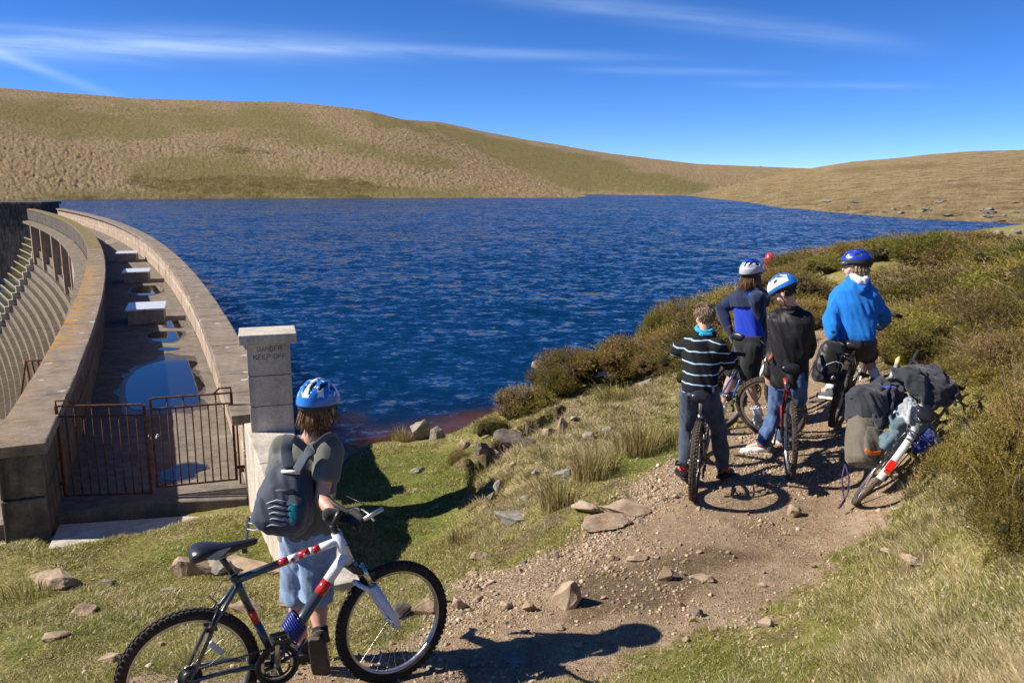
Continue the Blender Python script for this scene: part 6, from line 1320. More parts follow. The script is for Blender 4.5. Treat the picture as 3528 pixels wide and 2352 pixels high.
def shoe(t, ankle, toe_dir, m, sole_m, s=1.0, up=(0, 0, 1), name='shoe', lace=None, sole_z=None):
    d = Vector(toe_dir).normalized(); u = Vector(up); u = (u-d*u.dot(d)).normalized(); x = d.cross(u); A = Vector(ankle); P = lambda a, b, z: A+(x*a+d*b+u*z)*s; mb = MB()
    R = Matrix((x, d, u)).transposed(); mb.ell(P(0, -.015, -.035), (.036*s, .052*s, .045*s), 0, R); mb.ell(P(0, .045, -.055), (.038*s, .065*s, .032*s), 0, R); mb.ell(P(0, .115, -.065), (.043*s, .065*s, .024*s), 0, R)
    mb.tube([P(0, -.01, -.04), P(0, -.012, .008)], [.040*s, .038*s], 12)
    o = blob(name, mb, m, t, .006, 3, .0)
    mb = MB(); pr = [(-.070, .022), (-.055, .033), (-.01, .036), (.05, .040), (.11, .046), (.15, .042), (.178, .022)]; Vv = []
    for z in (-.094, -.070): Vv += [P(w_, b, z) for b, w_ in pr]+[P(-w_, b, z) for b, w_ in reversed(pr)]
    k = len(pr)*2; mb.add(Vv, [tuple(range(k-1, -1, -1)), tuple(range(k, 2*k))]+[(i, (i+1) % k, (i+1) % k+k, i+k) for i in range(k)], 0, False); so_ = attach(mb.build('sole', sole_m, None, .004), t); so_.parent = o; so_.matrix_parent_inverse = Matrix.Identity(4)
    if lace:
        mb = MB()
        for i in range(4): mb.tube([P(-.026, .035+i*.02, -.030-i*.006), P(0, .035+i*.02, -.021-i*.007), P(.026, .035+i*.02, -.030-i*.006)], .0026, 5)
        l_ = attach(mb.build('lace', lace, None), t); l_.parent = o; l_.matrix_parent_inverse = Matrix.Identity(4)
    return o
def helmet(t_label, P, R, x, f, u, shell_fn, mats, s=1.0, visor=False, back=.05, cz=.045, loc=None, strapm=None, w=.098, l_=.128, h=.105, tilt=0.0, nv=5):
    """vented cycling helmet: shell with real openings over a dark liner"""
    Rt = Matrix.Rotation(tilt, 3, x); f2 = Rt @ f; u2 = Rt @ u; C = P(0, -.012, cz)
    t = empty('cycling_helmet', C, 0, t_label, 'helmet'); TI = t.matrix_basis.inverted()
    na, ne = 128, 40; Vv = []; keep = []
    def pt(a, e, k=1.0):
        ca, sa = math.cos(a), math.sin(a); front = max(0, sa); bk = max(0, -sa)
        ll = l_*(1+.04*front+.05*bk); ce, se = math.cos(e), math.sin(e)
        ridge = 1+.035*math.cos(ca*ce*math.pi*4.2)*(se > .15)*min(1, (se-.1)*2)
        zlow = -.018*bk*(1-se)**2
        return C+x*(ca*ce*w*s*ridge*k)+f2*(sa*ce*ll*s*k)+u2*((se*h*ridge*k+zlow)*s)
    for i in range(ne+1):
        for j in range(na): Vv.append(pt(2*math.pi*j/na, -.12+(math.pi/2+.12)*i/ne))
    Fs, ms = [], []
    for i in range(ne):
        for j in range(na):
            a = 2*math.pi*(j+.5)/na; e = -.12+(math.pi/2+.12)*(i+.5)/ne; u_ = math.cos(a)*math.cos(e); v_ = math.sin(a)*math.cos(e); zz = math.sin(e)
            hole = False
            for (cx, hw_, y0, y1) in ((.20, .045, -.93, -.40), (-.20, .045, -.93, -.40), (.17, .045, -.25, .30), (-.17, .045, -.25, .30), (.58, .045, -.72, -.15), (-.58, .045, -.72, -.15), (.50, .055, .05, .50), (-.50, .055, .05, .50), (0, .035, .25, .75), (.28, .045, .50, .82), (-.28, .045, .50, .82), (.80, .05, -.25, .15), (-.80, .05, -.25, .15)):
                tt = (v_-y0)/(y1-y0)
                if 0 < tt < 1 and abs(abs(u_)*(1 if cx >= 0 else -1)*(1) - 0) >= 0:
                    if abs(u_-cx*(1-.18*abs(v_))) < 2.1*hw_*math.sin(math.pi*min(1, max(0, tt)))**.6 and zz > .12: hole = True
            if hole: continue
            Fs.append((i*na+j, i*na+(j+1) % na, (i+1)*na+(j+1) % na, (i+1)*na+j)); ms.append(shell_fn(u_, v_, zz))
    me = bpy.data.meshes.new('shell'); me.from_pydata([tuple(v) for v in Vv], [], Fs)
    for m_ in mats: me.materials.append(m_)
    me.polygons.foreach_set('material_index', ms); me.polygons.foreach_set('use_smooth', [True]*len(Fs)); o = bpy.data.objects.new('shell', me); scene.collection.objects.link(o); o.parent = t; o.matrix_parent_inverse = TI
    sol = o.modifiers.new('thick', 'SOLIDIFY'); sol.thickness = .012*s; sol.offset = -1
    mb = MB(); Lv = []
    for i in range(12):
        for j in range(36): Lv.append(pt(2*math.pi*j/36, -.30+(math.pi/2+.30)*i/11, .93))
    mb.add(Lv, [(i*36+j, i*36+(j+1) % 36, (i+1)*36+(j+1) % 36, (i+1)*36+j) for i in range(11) for j in range(36)]); l2 = mb.build('liner', mats[-1], None); l2.parent = t; l2.matrix_parent_inverse = TI
    so2 = l2.modifiers.new('thick', 'SOLIDIFY'); so2.thickness = .02*s; so2.offset = -1
    if visor:
        mb = MB(); Vv = []
        for k_ in range(2):
            for i in range(9):
                a = math.radians(35+110*i/8); Vv += [C+x*math.cos(a)*w*s*1.0+f2*math.sin(a)*l_*s*1.0+u2*(.004-k_*.006), C+x*math.cos(a)*w*s*.95+f2*(math.sin(a)*l_*s+.045*s*math.sin(math.pi*i/8))+u2*(-.012-k_*.006)]
        fs = [(2*i, 2*i+1, 2*i+3, 2*i+2) for i in range(8)]+[(18+2*i+2, 18+2*i+3, 18+2*i+1, 18+2*i) for i in range(8)]+[(2*i+1, 18+2*i+1, 18+2*i+3, 2*i+3) for i in range(8)]; mb.add(Vv, fs); v = mb.build('visor', PLB, None); v.parent = t; v.matrix_parent_inverse = TI
    for sx in (-1, 1):
        mb = MB(); mb.tube([P(sx*.082, .03, .03), P(sx*.080, .012, -.05), P(sx*.035, .045, -.108)], .004, 5, flat=(1, .4)); mb.tube([P(sx*.078, -.05, .02), P(sx*.082, -.005, -.045), P(sx*.080, .012, -.05)], .004, 5, flat=(1, .4)); st = mb.build('strap', strapm or PLB, None); st.parent = t; st.matrix_parent_inverse = TI
    return t
HB_ = mat('brown hair', (.10, .048, .022), .55, 0, .4, 60, 0, .001, .4, c2=(.30, .15, .07)); HD = mat('dark hair', (.022, .015, .012), .5, 0, .3, 60); HL = mat('light brown hair', (.17, .11, .06), .55, 0, .4, 60, 0, .001, .4, c2=(.36, .25, .15)); HF = mat('fair hair', (.34, .24, .13), .55, 0, .35, 60, 0, .001, .4, c2=(.62, .48, .30))
def body(t, J, sk, s=1.0, vox=.007):
    """one continuous figure; J holds joint positions and directions"""
    mb = MB(); r = J['right']
    hips = J['pelvis']; ch = J['chest']; nk = J['neck']; up = (ch-hips).normalized()
    trunk(mb, [(hips-up*.09*s, .10*s, .075*s), (hips, .135*s, .092*s), (hips.lerp(ch, .4), .112*s, .082*s), (hips.lerp(ch, .8), .135*s, .092*s), (ch+up*.06*s, .15*s, .085*s), (ch+up*.12*s, .09*s, .06*s)], r)
    limb(mb, [ch+up*.07*s, nk, J['head'].lerp(nk, .45)], [.064*s, .056*s, .054*s])
    for k in 'LR':
        sh, el, wr = J['sh'+k], J['el'+k], J['wr'+k]; limb(mb, [ch.lerp(sh, .5)+up*.04*s, sh, sh.lerp(el, .35), el, el.lerp(wr, .3), wr], [.055*s, .050*s, .043*s, .034*s, .036*s, .024*s])
        hp, kn, an = J['hip'+k], J['kn'+k], J['an'+k]; limb(mb, [hp, hp.lerp(kn, .3), kn, kn.lerp(an, .28), kn.lerp(an, .75), an], [.082*s, .074*s, .050*s, .053*s, .034*s, .032*s])
        hand(mb, wr, J.get('hd'+k, wr-el), J.get('pn'+k, hips-wr), s*.95, J.get('curl', 1.0), -1 if k == 'R' else 1)
        ft = J['ft'+k]; limb(mb, [an, an+Vector(ft)*.12*s+Vector((0, 0, -.05*s))], [.03*s, .026*s])
    hd = head(mb, J['head'], J['face'], J.get('hup', (0, 0, 1)), s*1.0)
    return blob('body', mb, sk, t, vox, 3), hd
def joints(**k):
    return {a: (atY(*b) if isinstance(b, tuple) and len(b) == 3 and a not in ('right', 'face', 'ftL', 'ftR', 'hup', 'hdL', 'hdR', 'pnL', 'pnR') else (Vector(b).normalized() if isinstance(b, tuple) else b)) for a, b in k.items()}
def top(t, J, m, s=1.0, sleeve=1.0, ext=.012, hem=-.10, puff=1.0, fold=.006, seed=0, name='hoodie', ribs=None, mats=None, depth=1.0):
    mb = MB(); hips = J['pelvis']; ch = J['chest']; up = (ch-hips).normalized(); nk = J['neck']; e = ext
    trunk(mb, [(hips+up*hem*s, .128*s*puff+e, .100*s*depth+e), (hips+up*(hem+.05)*s, .137*s*puff+e, .106*s*depth+e), (hips.lerp(ch, .45), .130*s*puff+e, .098*s*depth+e), (hips.lerp(ch, .85), .145*s*puff+e, .102*s*depth+e), (ch+up*.06*s, .162*s+e, .094*s+e), (ch+up*.125*s, .100*s+e*.6, .068*s+e*.5), (ch+up*.165*s, .064*s+e*.5, .056*s+e*.5)], J['right'])
    for k in 'LR':
        sh, el, wr = J['sh'+k], J['el'+k], J['wr'+k]
        if sleeve >= 1: limb(mb, [ch.lerp(sh, .45)+up*.035*s, sh, sh.lerp(el, .4), el, el.lerp(wr, .5), wr.lerp(el, .06)], [.060*s+e*.5, .056*s+e, .052*s+e, .043*s+e, .042*s+e, .030*s+e*.8])
        else:
            q = sh.lerp(el, sleeve); limb(mb, [ch.lerp(sh, .45)+up*.035*s, sh], [.060*s+e*.5, .055*s+e]); mb.tube([sh, sh.lerp(q, .6), q], [.055*s+e, .054*s+e, .055*s+e], 14)
    return blob(name, mb, m, t, .008, 9, fold, 8.0, seed=seed)
def bottom(t, J, m, s=1.0, length=1.0, ext=.012, fold=.005, seed=0, name='jeans', flare=0.0):
    mb = MB(); hips = J['pelvis']; ch = J['chest']; up = (ch-hips).normalized(); e = ext
    trunk(mb, [(hips-up*.10*s, .115*s+e, .090*s+e), (hips-up*.02*s, .140*s+e, .105*s+e), (hips+up*.07*s, .125*s+e, .092*s+e)], J['right'])
    for k in 'LR':
        hp, kn, an = J['hip'+k], J['kn'+k], J['an'+k]
        if length >= 1: limb(mb, [hp, hp.lerp(kn, .35), kn, kn.lerp(an, .4), an.lerp(kn, .05)], [.088*s+e, .080*s+e, .060*s+e, .058*s+e, .046*s+e+flare])
        else:
            q = hp.lerp(kn, length); q = q if length <= 1 else q; limb(mb, [hp, hp.lerp(kn, .35)], [.088*s+e, .082*s+e]); mb.tube([hp.lerp(kn, .3), q.lerp(hp, .2), q], [.082*s+e, .076*s+e, .078*s+e+flare], 16)
    return blob(name, mb, m, t, .008, 3, fold, 9.0, seed=seed+4)
def cuff(t, an, kn, r, h, m, name='sock', up=0.0):
    d = (kn-an).normalized(); mb = MB(); mb.tube([an-d*.03+d*up, an+d*h*.5, an+d*h], [r*1.05, r, r*1.06], 14); return blob(name, mb, m, t, .006, 2, .002, 30)
def glove(t, J, k, m, s=1.0, name='glove', long=.0):
    mb = MB(); wr, el = J['wr'+k], J['el'+k]; d = J.get('hd'+k, (wr-el)).normalized(); hand(mb, wr, d, J.get('pn'+k, J['pelvis']-wr), s*1.1, J.get('curl', 1.0), -1 if k == 'R' else 1, .0115); limb(mb, [wr-d*.03, wr+d*.02], [.034*s, .034*s]); return blob(name, mb, m, t, .005, 2, .0)
def helmet_colors(kind):
    B_ = paint('glossy blue helmet shell', (.02, .17, .58)); W_ = paint('glossy white helmet shell', (.80, .82, .84)); D_ = paint('glossy dark blue helmet shell', (.015, .045, .42)); S_ = paint('silver helmet shell', (.42, .43, .45)); K_ = mat('dark helmet foam', (.035, .034, .032), .8, 0, .2, 90)
    return {'A': [B_, W_, K_], 'C': [B_, W_, K_], 'D': [S_, D_, W_, K_], 'E': [D_, K_, K_]}[kind]

# ---- the boy with the rucksack beside the nearest bicycle
GT = cloth('faded grey t-shirt cotton', (.125, .130, .118), .15); DEN = cloth('light blue washed denim', (.17, .25, .38), .25, big=.5); BKF = cloth('black fabric', (.012, .012, .013), .2, .8); NAVY = cloth('dark slate rucksack nylon', (.042, .052, .074), .15, .7)
J = joints(pelvis=(707, 1222, 3.90), chest=(706, 1075, 3.95), neck=(724, 992, 3.95), head=(734, 940, 3.97), shL=(652, 1030, 3.97), shR=(758, 1034, 3.88), elL=(634, 1125, 4.02), elR=(738, 1146, 3.76), wrL=(680, 1180, 4.18), wrR=(770, 1184, 3.66),
           hipL=(684, 1240, 3.92), hipR=(730, 1240, 3.88), knL=(684, 1372, 3.98), knR=(728, 1374, 3.90), anL=(692, 1496, 3.93), anR=(737, 1462, 3.80), right=(1, .12, 0), face=(.30, 1, -.12), ftL=(.15, 1, 0), ftR=(.1, .15, -1), hdR=(1, .15, -.25), pnR=(.2, .3, -1), hdL=(.6, .8, 0), pnL=(0, 0, -1), curl=1.2)
pa = empty('person', (J['anL'].x, J['anL'].y, J['anL'].z-.1), 0, 'boy in a grey t-shirt and denim shorts standing behind the nearest bicycle', 'person')
bd, (P, R, x, f, u) = body(pa, J, SKIN, .98, .0065)
top(pa, J, GT, .98, .62, .012, -.03, 1.0, .009, 1, 't_shirt'); bottom(pa, J, DEN, .98, .98, .010, .008, 2, 'shorts', .006)
hair_cap(P, x, f, u, pa, HB_, .98, 1900, .012, .095, -.115, .3, 3, .0032, .95, .16)
glove(pa, J, 'R', BKF, 1.0); SHB_ = cloth('dark brown suede', (.045, .033, .024), .3, .9); SOLE = mat('dusty brown sole rubber', (.075, .060, .045), .9, 0, .3, 60)
shoe(pa, J['anL'], (.15, 1, 0), SHB_, SOLE, 1.0, name='shoe'); shoe(pa, J['anR'], (.06, .22, -.97), SHB_, SOLE, 1.02, up=(0.02, 1, .25), name='shoe')
SOCK = cloth('black sock knit', (.02, .02, .022)); cuff(pa, J['anL'], J['knL'], .040, .05, SOCK); cuff(pa, J['anR'], J['knR'], .040, .05, SOCK)
def shA(a, b, z): return 1 if (math.sin(a*9.0+math.cos(b*7)*1.6)*math.cos(b*8+a*a*6) > .0 and z > .22) else 0
helmet('glossy light blue and white helmet on the boy in the grey t-shirt', P, R, x, f, u, shA, helmet_colors('A'), 1.0, cz=.052, tilt=-.12)
# rucksack
def rucksack(label, top_p, bot_p, w, d, right, m, fm, extra=None, nm='rucksack', prof=None, vox=.008):
    T_, B_ = Vector(top_p), Vector(bot_p); ax = (T_-B_); L_ = ax.length; t = empty(nm, B_, 0, label, 'rucksack' if nm == 'rucksack' else nm); mb = MB(); r = Vector(right).normalized(); dd = ax.normalized().cross(r)*-1
    pr = prof or [(0, .55, .6), (.06, .85, .85), (.25, 1, 1), (.5, .98, .95), (.75, .80, .72), (.93, .58, .5), (1, .35, .3)]
    trunk(mb, [(B_+ax*q, w/2*a, d/2*b_) for q, a, b_ in pr], r); o = blob('bag_body', mb, m, t, vox, 3, .008, 9, seed=5)
    return t, (lambda a, h, k: B_+ax*h+r*a+dd*k), r, dd
TP = atY(672, 1066, 3.83); BP = atY(640, 1226, 3.70)
rt, RP, rr2, rd2 = rucksack('dark slate rucksack with straps and elastic cords on the back of the nearest boy', TP, BP, .275, .24, (1, .15, .12), NAVY, None)
def bagpart(mb, nm, m, t=rt): return attach(mb.build(nm, m, None), t)
TEAL = cloth('teal rucksack panel', (.0, .16, .20), .15, .6); CORD = mat('pale grey cord', (.45, .50, .52), .6); REFL = mat('reflective white patch', (.80, .80, .74), .3)
# find the side that faces the camera
cs = -1 if (RP(0, .5, .1)-Vector((0, 0, CZ))).length > (RP(0, .5, -.1)-Vector((0, 0, CZ))).length else 1
mb = MB(); trunk(mb, [(RP(.0, .06, cs*.07), .09, .05), (RP(.0, .14, cs*.075), .125, .062), (RP(.0, .42, cs*.07), .125, .058), (RP(.0, .56, cs*.055), .105, .045)], rr2); blob('front_pocket', mb, NAVY, rt, .008, 3, .006, 11, seed=3)
mb = MB(); trunk(mb, [(RP(.075, .10, cs*.112), .030, .016), (RP(.065, .40, cs*.118), .026, .014)], rr2); blob('teal_panel', mb, TEAL, rt, .006, 2, .003, 20)
mb = MB()
for i in range(5):
    h0 = .12+.085*i; mb.tube([RP(-.15, h0+.03, cs*.03), RP(-.10, h0-.01, cs*.10), RP(-.02, h0+.03, cs*.137), RP(.035, h0-.02, cs*.135)], .0028, 5)
bagpart(mb, 'elastic_cord', CORD)
mb = MB(); mb.tube([RP(-.09, .66, cs*.085), RP(-.02, .615, cs*.105), RP(.05, .575, cs*.105)], .012, 8); bagpart(mb, 'grab_handle', mat('ribbed handle', (.10, .10, .10), .6))
mb = MB(); mb.tube([RP(-.03, .90, cs*.058), RP(.055, .85, cs*.072)], [.030, .030], 10, flat=(1, .35), up=rd2); bagpart(mb, 'reflective_patch', REFL)
def strap(pts, w, m, t, nm='strap', th=.3): mb = MB(); mb.tube(pts, [w]*len(pts), 10, flat=(1, th), up=rd2); return attach(mb.build(nm, m, None), t)
def smooth_path(pts, n=5):
    pts = [Vector(p) for p in pts]; out = []
    for i in range(len(pts)-1):
        a, b_, c, d = pts[max(i-1, 0)], pts[i], pts[i+1], pts[min(i+2, len(pts)-1)]
        for t in np.linspace(0, 1, n, endpoint=False): out.append(.5*((2*b_)+(c-a)*t+(2*a-5*b_+4*c-d)*t*t+(3*b_-a-3*c+d)*t**3))
    return out+[pts[-1]]
def strapx(pts, w, m, t, across, th=.004, nm='strap'):
    pts = smooth_path(pts); mb = MB(); V_ = []
    for i, p in enumerate(pts):
        d = (pts[min(i+1, len(pts)-1)]-pts[max(i-1, 0)]).normalized(); a = Vector(across); a = (a-d*a.dot(d)).normalized(); n_ = d.cross(a)
        for q, z in ((-1, -th), (-1, th), (1, th), (1, -th)): V_.append(p+a*w*q+n_*z)
    mb.add(V_, [(i*4+j, i*4+(j+1) % 4, (i+1)*4+(j+1) % 4, (i+1)*4+j) for i in range(len(pts)-1) for j in range(4)]+[(3, 2, 1, 0), tuple(len(V_)-4+j for j in range(4))]); o = attach(mb.build(nm, m, None, .002), t); return o
strapx([atY(664, 1072, 3.76), atY(658, 1040, 3.80), atY(661, 1012, 3.83), atY(666, 1000, 3.92), atY(672, 1014, 4.04), atY(670, 1090, 4.12)], .026, NAVY, rt, (1, .1, -.1), .007)
strapx([atY(682, 1080, 3.74), atY(705, 1044, 3.765), atY(735, 1012, 3.785), atY(756, 1004, 3.86), atY(768, 1022, 3.99), atY(762, 1090, 4.03)], .028, NAVY, rt, (.55, .1, .6), .007)
strapx([atY(571, 1185, 3.70), atY(567, 1225, 3.66), atY(565, 1258, 3.62)], .008, NAVY, rt, (1, 0, 0), .002, 'loose_strap')
mb = MB(); mb.box(atY(562, 1263, 3.62), (.024, .008, .028)); bagpart(mb, 'buckle', PLB)

# ---- the bare headed boy in the striped hoodie
def stripe_mat(bones):
    m, nt, b = new_mat('black hoodie knit with thin white and blue stripes'); p = pos(nt); q = nz(nt, p, 150, 3)
    s_ = N(nt, 'ShaderNodeSeparateXYZ'); nt.links.new(p, s_.inputs[0])
    z = mth(nt, 'ADD', s_.outputs[2], mth(nt, 'MULTIPLY', mth(nt, 'SUBTRACT', nz(nt, p, 4, 2), .5), .06)); z = mth(nt, 'ADD', z, mth(nt, 'MULTIPLY', s_.outputs[0], .06))
    fr = mth(nt, 'FRACT', mth(nt, 'DIVIDE', mth(nt, 'ADD', z, 5.012), .076)); wband = mth(nt, 'LESS_THAN', mth(nt, 'ABSOLUTE', mth(nt, 'SUBTRACT', fr, .5)), .032); bband = mth(nt, 'LESS_THAN', mth(nt, 'ABSOLUTE', mth(nt, 'SUBTRACT', fr, .5)), .085)
    c = mixc(nt, bband, (.014, .014, .016), (.02, .14, .22)); c = mixc(nt, wband, c, (.75, .80, .85)); lim = mth(nt, 'GREATER_THAN', s_.outputs[2], .80); c2 = mixc(nt, lim, (.014, .014, .016), c)
    nt.links.new(c2, b.inputs['Base Color']); b.inputs['Roughness'].default_value = .95; b.inputs['Specular IOR Level'].default_value = .2; bump(nt, b, q, .2, .003); return m
DJ = cloth('dark blue grey denim', (.040, .055, .080), .3, big=.35); MJ = cloth('mid blue denim', (.055, .105, .22), .3, big=.5); REDS = cloth('bright red sock knit', (.62, .012, .010), .1)
J = joints(pelvis=(1606, 893, 6.22), chest=(1612, 812, 6.36), neck=(1617, 768, 6.44), head=(1618, 728, 6.48), shL=(1579, 794, 6.40), shR=(1648, 797, 6.32), elL=(1556, 806, 6.50), elR=(1672, 836, 6.36), wrL=(1564, 792, 6.66), wrR=(1684, 826, 6.58),
           hipL=(1588, 903, 6.22), hipR=(1624, 903, 6.20), knL=(1580, 985, 6.28), knR=(1650, 985, 6.27), anL=(1572, 1072, 6.20), anR=(1660, 1070, 6.32), right=(1, .22, 0), face=(-.35, 1, -.35), ftL=(-.1, 1, 0), ftR=(.5, 1, 0), curl=1.3, pnL=(0, 0, -1), pnR=(0, 0, -1), hdL=(.2, 1, -.2), hdR=(-.1, 1, -.2))
pb = empty('person', (J['anL'].x, J['anL'].y, J['anL'].z-.1), 0, 'bare headed boy in a black striped hoodie and dark jeans astride his bicycle', 'person')
bd, (P, R, x, f, u) = body(pb, J, SKIN, .84)
ST_ = stripe_mat(None); top(pb, J, ST_, .86, 1.0, .018, -.07, 1.04, .008, 3, 'hoodie', depth=1.0); bottom(pb, J, DJ, .84, 1.0, .014, .008, 5, 'jeans')
mb = MB(); ch = J['neck']; ring = [ch+Vector((math.cos(a)*.072, math.sin(a)*.062+.0, .012-.022*math.sin(a)*-1)) for a in np.linspace(0, 2*math.pi, 17)[:-1]]; mb.tube(ring, .024, 8, closed=True); limb(mb, [ch+Vector((-.05, -.05, -.03)), ch+Vector((0, -.09, -.085)), ch+Vector((.055, -.05, -.03))], [.035, .04, .035]); blob('hood', mb, ST_, pb, .008, 3, .006, 12)
mb = MB(); ring = [ch+Vector((math.cos(a)*.060, math.sin(a)*.052-.004, .046+.018*math.sin(a))) for a in np.linspace(0, 2*math.pi, 17)[:-1]]; mb.tube(ring, .017, 8, closed=True); limb(mb, [ch+Vector((-.035, -.060, .010)), ch+Vector((.035, -.060, .010))], [.020, .020]); attach(mb.build('hood_lining', cloth('cyan hood lining', (.02, .36, .52), .1), None), pb)
hair_cap(P, x, f, u, pb, HL, .90, 1500, 9.0, .034, -.115, .45, 5, .0028, .55, .1)
BSH = mat('black shoe leather', (.012, .012, .013), .25, 0, .2, 20, 0, .001, .6)
for k, d in (('L', (-.1, 1, 0)), ('R', (.75, .8, 0))): shoe(pb, J['an'+k]+Vector((0, 0, -.008)), d, BSH, PLB, .90); cuff(pb, J['an'+k], J['kn'+k], .043, .075, REDS, up=.0)

# ---- the boy in the black jacket and jeans
BJ = cloth('black windproof jacket', (.016, .015, .016), .15, .55, 60, .0)
J = joints(pelvis=(1812, 868, 6.86), chest=(1817, 752, 6.86), neck=(1815, 703, 6.82), head=(1802, 672, 6.80), shL=(1787, 730, 6.96), shR=(1846, 735, 6.80), elL=(1778, 800, 6.96), elR=(1858, 805, 6.92), wrL=(1765, 862, 6.90), wrR=(1800, 830, 7.20),
           hipL=(1793, 882, 6.92), hipR=(1828, 882, 6.82), knL=(1782, 950, 6.98), knR=(1826, 950, 6.90), anL=(1752, 1018, 6.92), anR=(1796, 1004, 7.12), right=(.80, -.45, 0), face=(-.75, .62, -.72), hup=(-.5, .3, 1), ftL=(-1, .3, 0), ftR=(-1, .4, 0), hdL=(.1, .3, -1), pnL=(.8, .5, 0), curl=.6)
pcx = empty('person', (J['anL'].x, J['anL'].y, J['anL'].z-.1), 0, 'boy in a black jacket and blue jeans looking down beside the red bicycle', 'person')
bd, (P, R, x, f, u) = body(pcx, J, SKIN2, .98)
top(pcx, J, BJ, .98, 1.0, .020, -.07, .98, .013, 7, 'jacket', depth=1.02); bottom(pcx, J, MJ, .97, 1.0, .016, .008, 6, 'jeans')
mb = MB(); ch = J['neck']; ring = [ch+Vector((math.cos(a)*.062, math.sin(a)*.060, -.012)) for a in np.linspace(0, 2*math.pi, 15)[:-1]]; mb.tube(ring, .022, 8, closed=True); blob('collar', mb, BJ, pcx, .007, 2, .0)
mb = MB(); q = J['shL'].lerp(J['elL'], .38); nrm_ = Vector((-.55, -.83, .05)).normalized(); mb.lathe([(.001, .0), (.026, .0), (.026, .004), (.001, .004)], q+nrm_*.066, nrm_, 20); bg_ = attach(mb.build('round_badge', mat('bronze badge print', (.16, .10, .07), .6), None), pcx)
mb = MB(); mb.tube([q+nrm_*.072+Vector((.012*math.cos(a), 0, .014*math.sin(a))) for a in np.linspace(.6, 5.2, 10)], .0022, 5); mb.tube([q+nrm_*.072+Vector((-.004, 0, .012)), q+nrm_*.072+Vector((.006, 0, -.012))], .0022, 5); bb_ = attach(mb.build('badge_mark', mat('silver badge print', (.55, .5, .45), .5), None), pcx)
hair_cap(P, x, f, u, pcx, HD, .98, 800, .02, .025, -.085, .35, 8, .0028, .3, .1); face_bits(P, R, pcx, .98)
WSH = mat('white trainer leather', (.72, .70, .66), .5, 0, .1, 25); WSO = mat('off white sole', (.60, .56, .48), .7); GLA = mat('grey lace', (.3, .3, .32), .7)
for k, d in (('L', (-1, .12, 0)), ('R', (-1, .25, 0))): shoe(pcx, J['an'+k], d, WSH, WSO, 1.08, name='trainer', lace=GLA); cuff(pcx, J['an'+k], J['kn'+k], .046, .06, REDS)
helmet('blue and white helmet with a black brim on the boy in the black jacket', P, R, x, f, u, lambda a, b, z: 1 if (a > .15 and z > .18 and z < .80 and -.75 < b < .85) or (a < -.15 and z > .18 and z < .80 and -.75 < b < .85) else 0, helmet_colors('C'), .98, visor=True, cz=.055)

# ---- the boy with long hair in the navy and blue top
NB, RB = cloth('navy fleece', (.012, .022, .060), .2), cloth('royal blue fleece', (.010, .040, .42), .15)
J = joints(pelvis=(1722, 788, 7.62), chest=(1722, 694, 7.66), neck=(1728, 660, 7.66), head=(1730, 640, 7.67), shL=(1700, 684, 7.80), shR=(1738, 688, 7.52), elL=(1655, 708, 7.86), elR=(1748, 755, 7.62), wrL=(1676, 760, 7.74), wrR=(1752, 798, 7.86),
           hipL=(1708, 800, 7.70), hipR=(1730, 800, 7.56), knL=(1682, 862, 7.80), knR=(1718, 872, 7.62), anL=(1655, 948, 7.86), anR=(1741, 950, 7.60), right=(.78, -.62, 0), face=(.85, .5, .0), ftL=(.3, 1, 0), ftR=(.2, 1, 0), curl=1.2, hdL=(.15, -.2, -1), pnL=(1, 0, 0), hdR=(.2, .5, -.5), pnR=(0, 0, -1))
J['head'] = atY(1728, 634, 7.67)
pd_ = empty('person', (J['anR'].x, J['anR'].y, J['anR'].z-.1), 0, 'long haired boy in a navy and royal blue top with his elbow bent out', 'person')
bd, (P, R, x, f, u) = body(pd_, J, SKIN, .98)
top(pd_, J, RB, .98, .02, .003, -.10, .98, .008, 9, 'blue_top'); 
mb = MB(); up = (J['chest']-J['pelvis']).normalized()
trunk(mb, [(J['chest']-up*.04, .165, .132), (J['chest']+up*.05, .182, .130), (J['chest']+up*.12, .125, .092), (J['chest']+up*.165, .082, .070)], J['right'])
for k in 'LR':
    sh, el, wr = J['sh'+k], J['el'+k], J['wr'+k]; limb(mb, [J['chest'].lerp(sh, .45)+up*.035, sh, sh.lerp(el, .4), el, el.lerp(wr, .5), wr.lerp(el, .08)], [.070, .074, .066, .055, .052, .038])
blob('navy_sleeves', mb, NB, pd_, .008, 3, .008, 8, seed=11)
bottom(pd_, J, BKF, .98, .95, .018, .006, 8, 'shorts', .01); glove(pd_, J, 'L', cloth('dark grey glove', (.03, .03, .034)), 1.0); glove(pd_, J, 'R', cloth('dark grey glove', (.03, .03, .034)), 1.0)
hair_cap(P, x, f, u, pd_, HB_, .98, 1900, .012, .135, -.10, .35, 9, .0032, .98, .16); face_bits(P, R, pd_, .98)
WSK = cloth('white sock knit', (.72, .72, .78), .08)
for k in 'LR': shoe(pd_, J['an'+k], (.25, 1, 0), mat('grey white trainer', (.40, .40, .42), .6), WSO, 1.0, name='trainer'); cuff(pd_, J['an'+k], J['kn'+k], .044, .09, WSK)
helmet('silver and dark blue vented helmet on the long haired boy', P, R, x, f, u, lambda a, b, z: 1 if (z > .72) else (2 if .62 < z < .72 or (abs(z-.3) < .03 and b < -.3) else 0), helmet_colors('D'), .98, visor=True, cz=.058, tilt=.0)

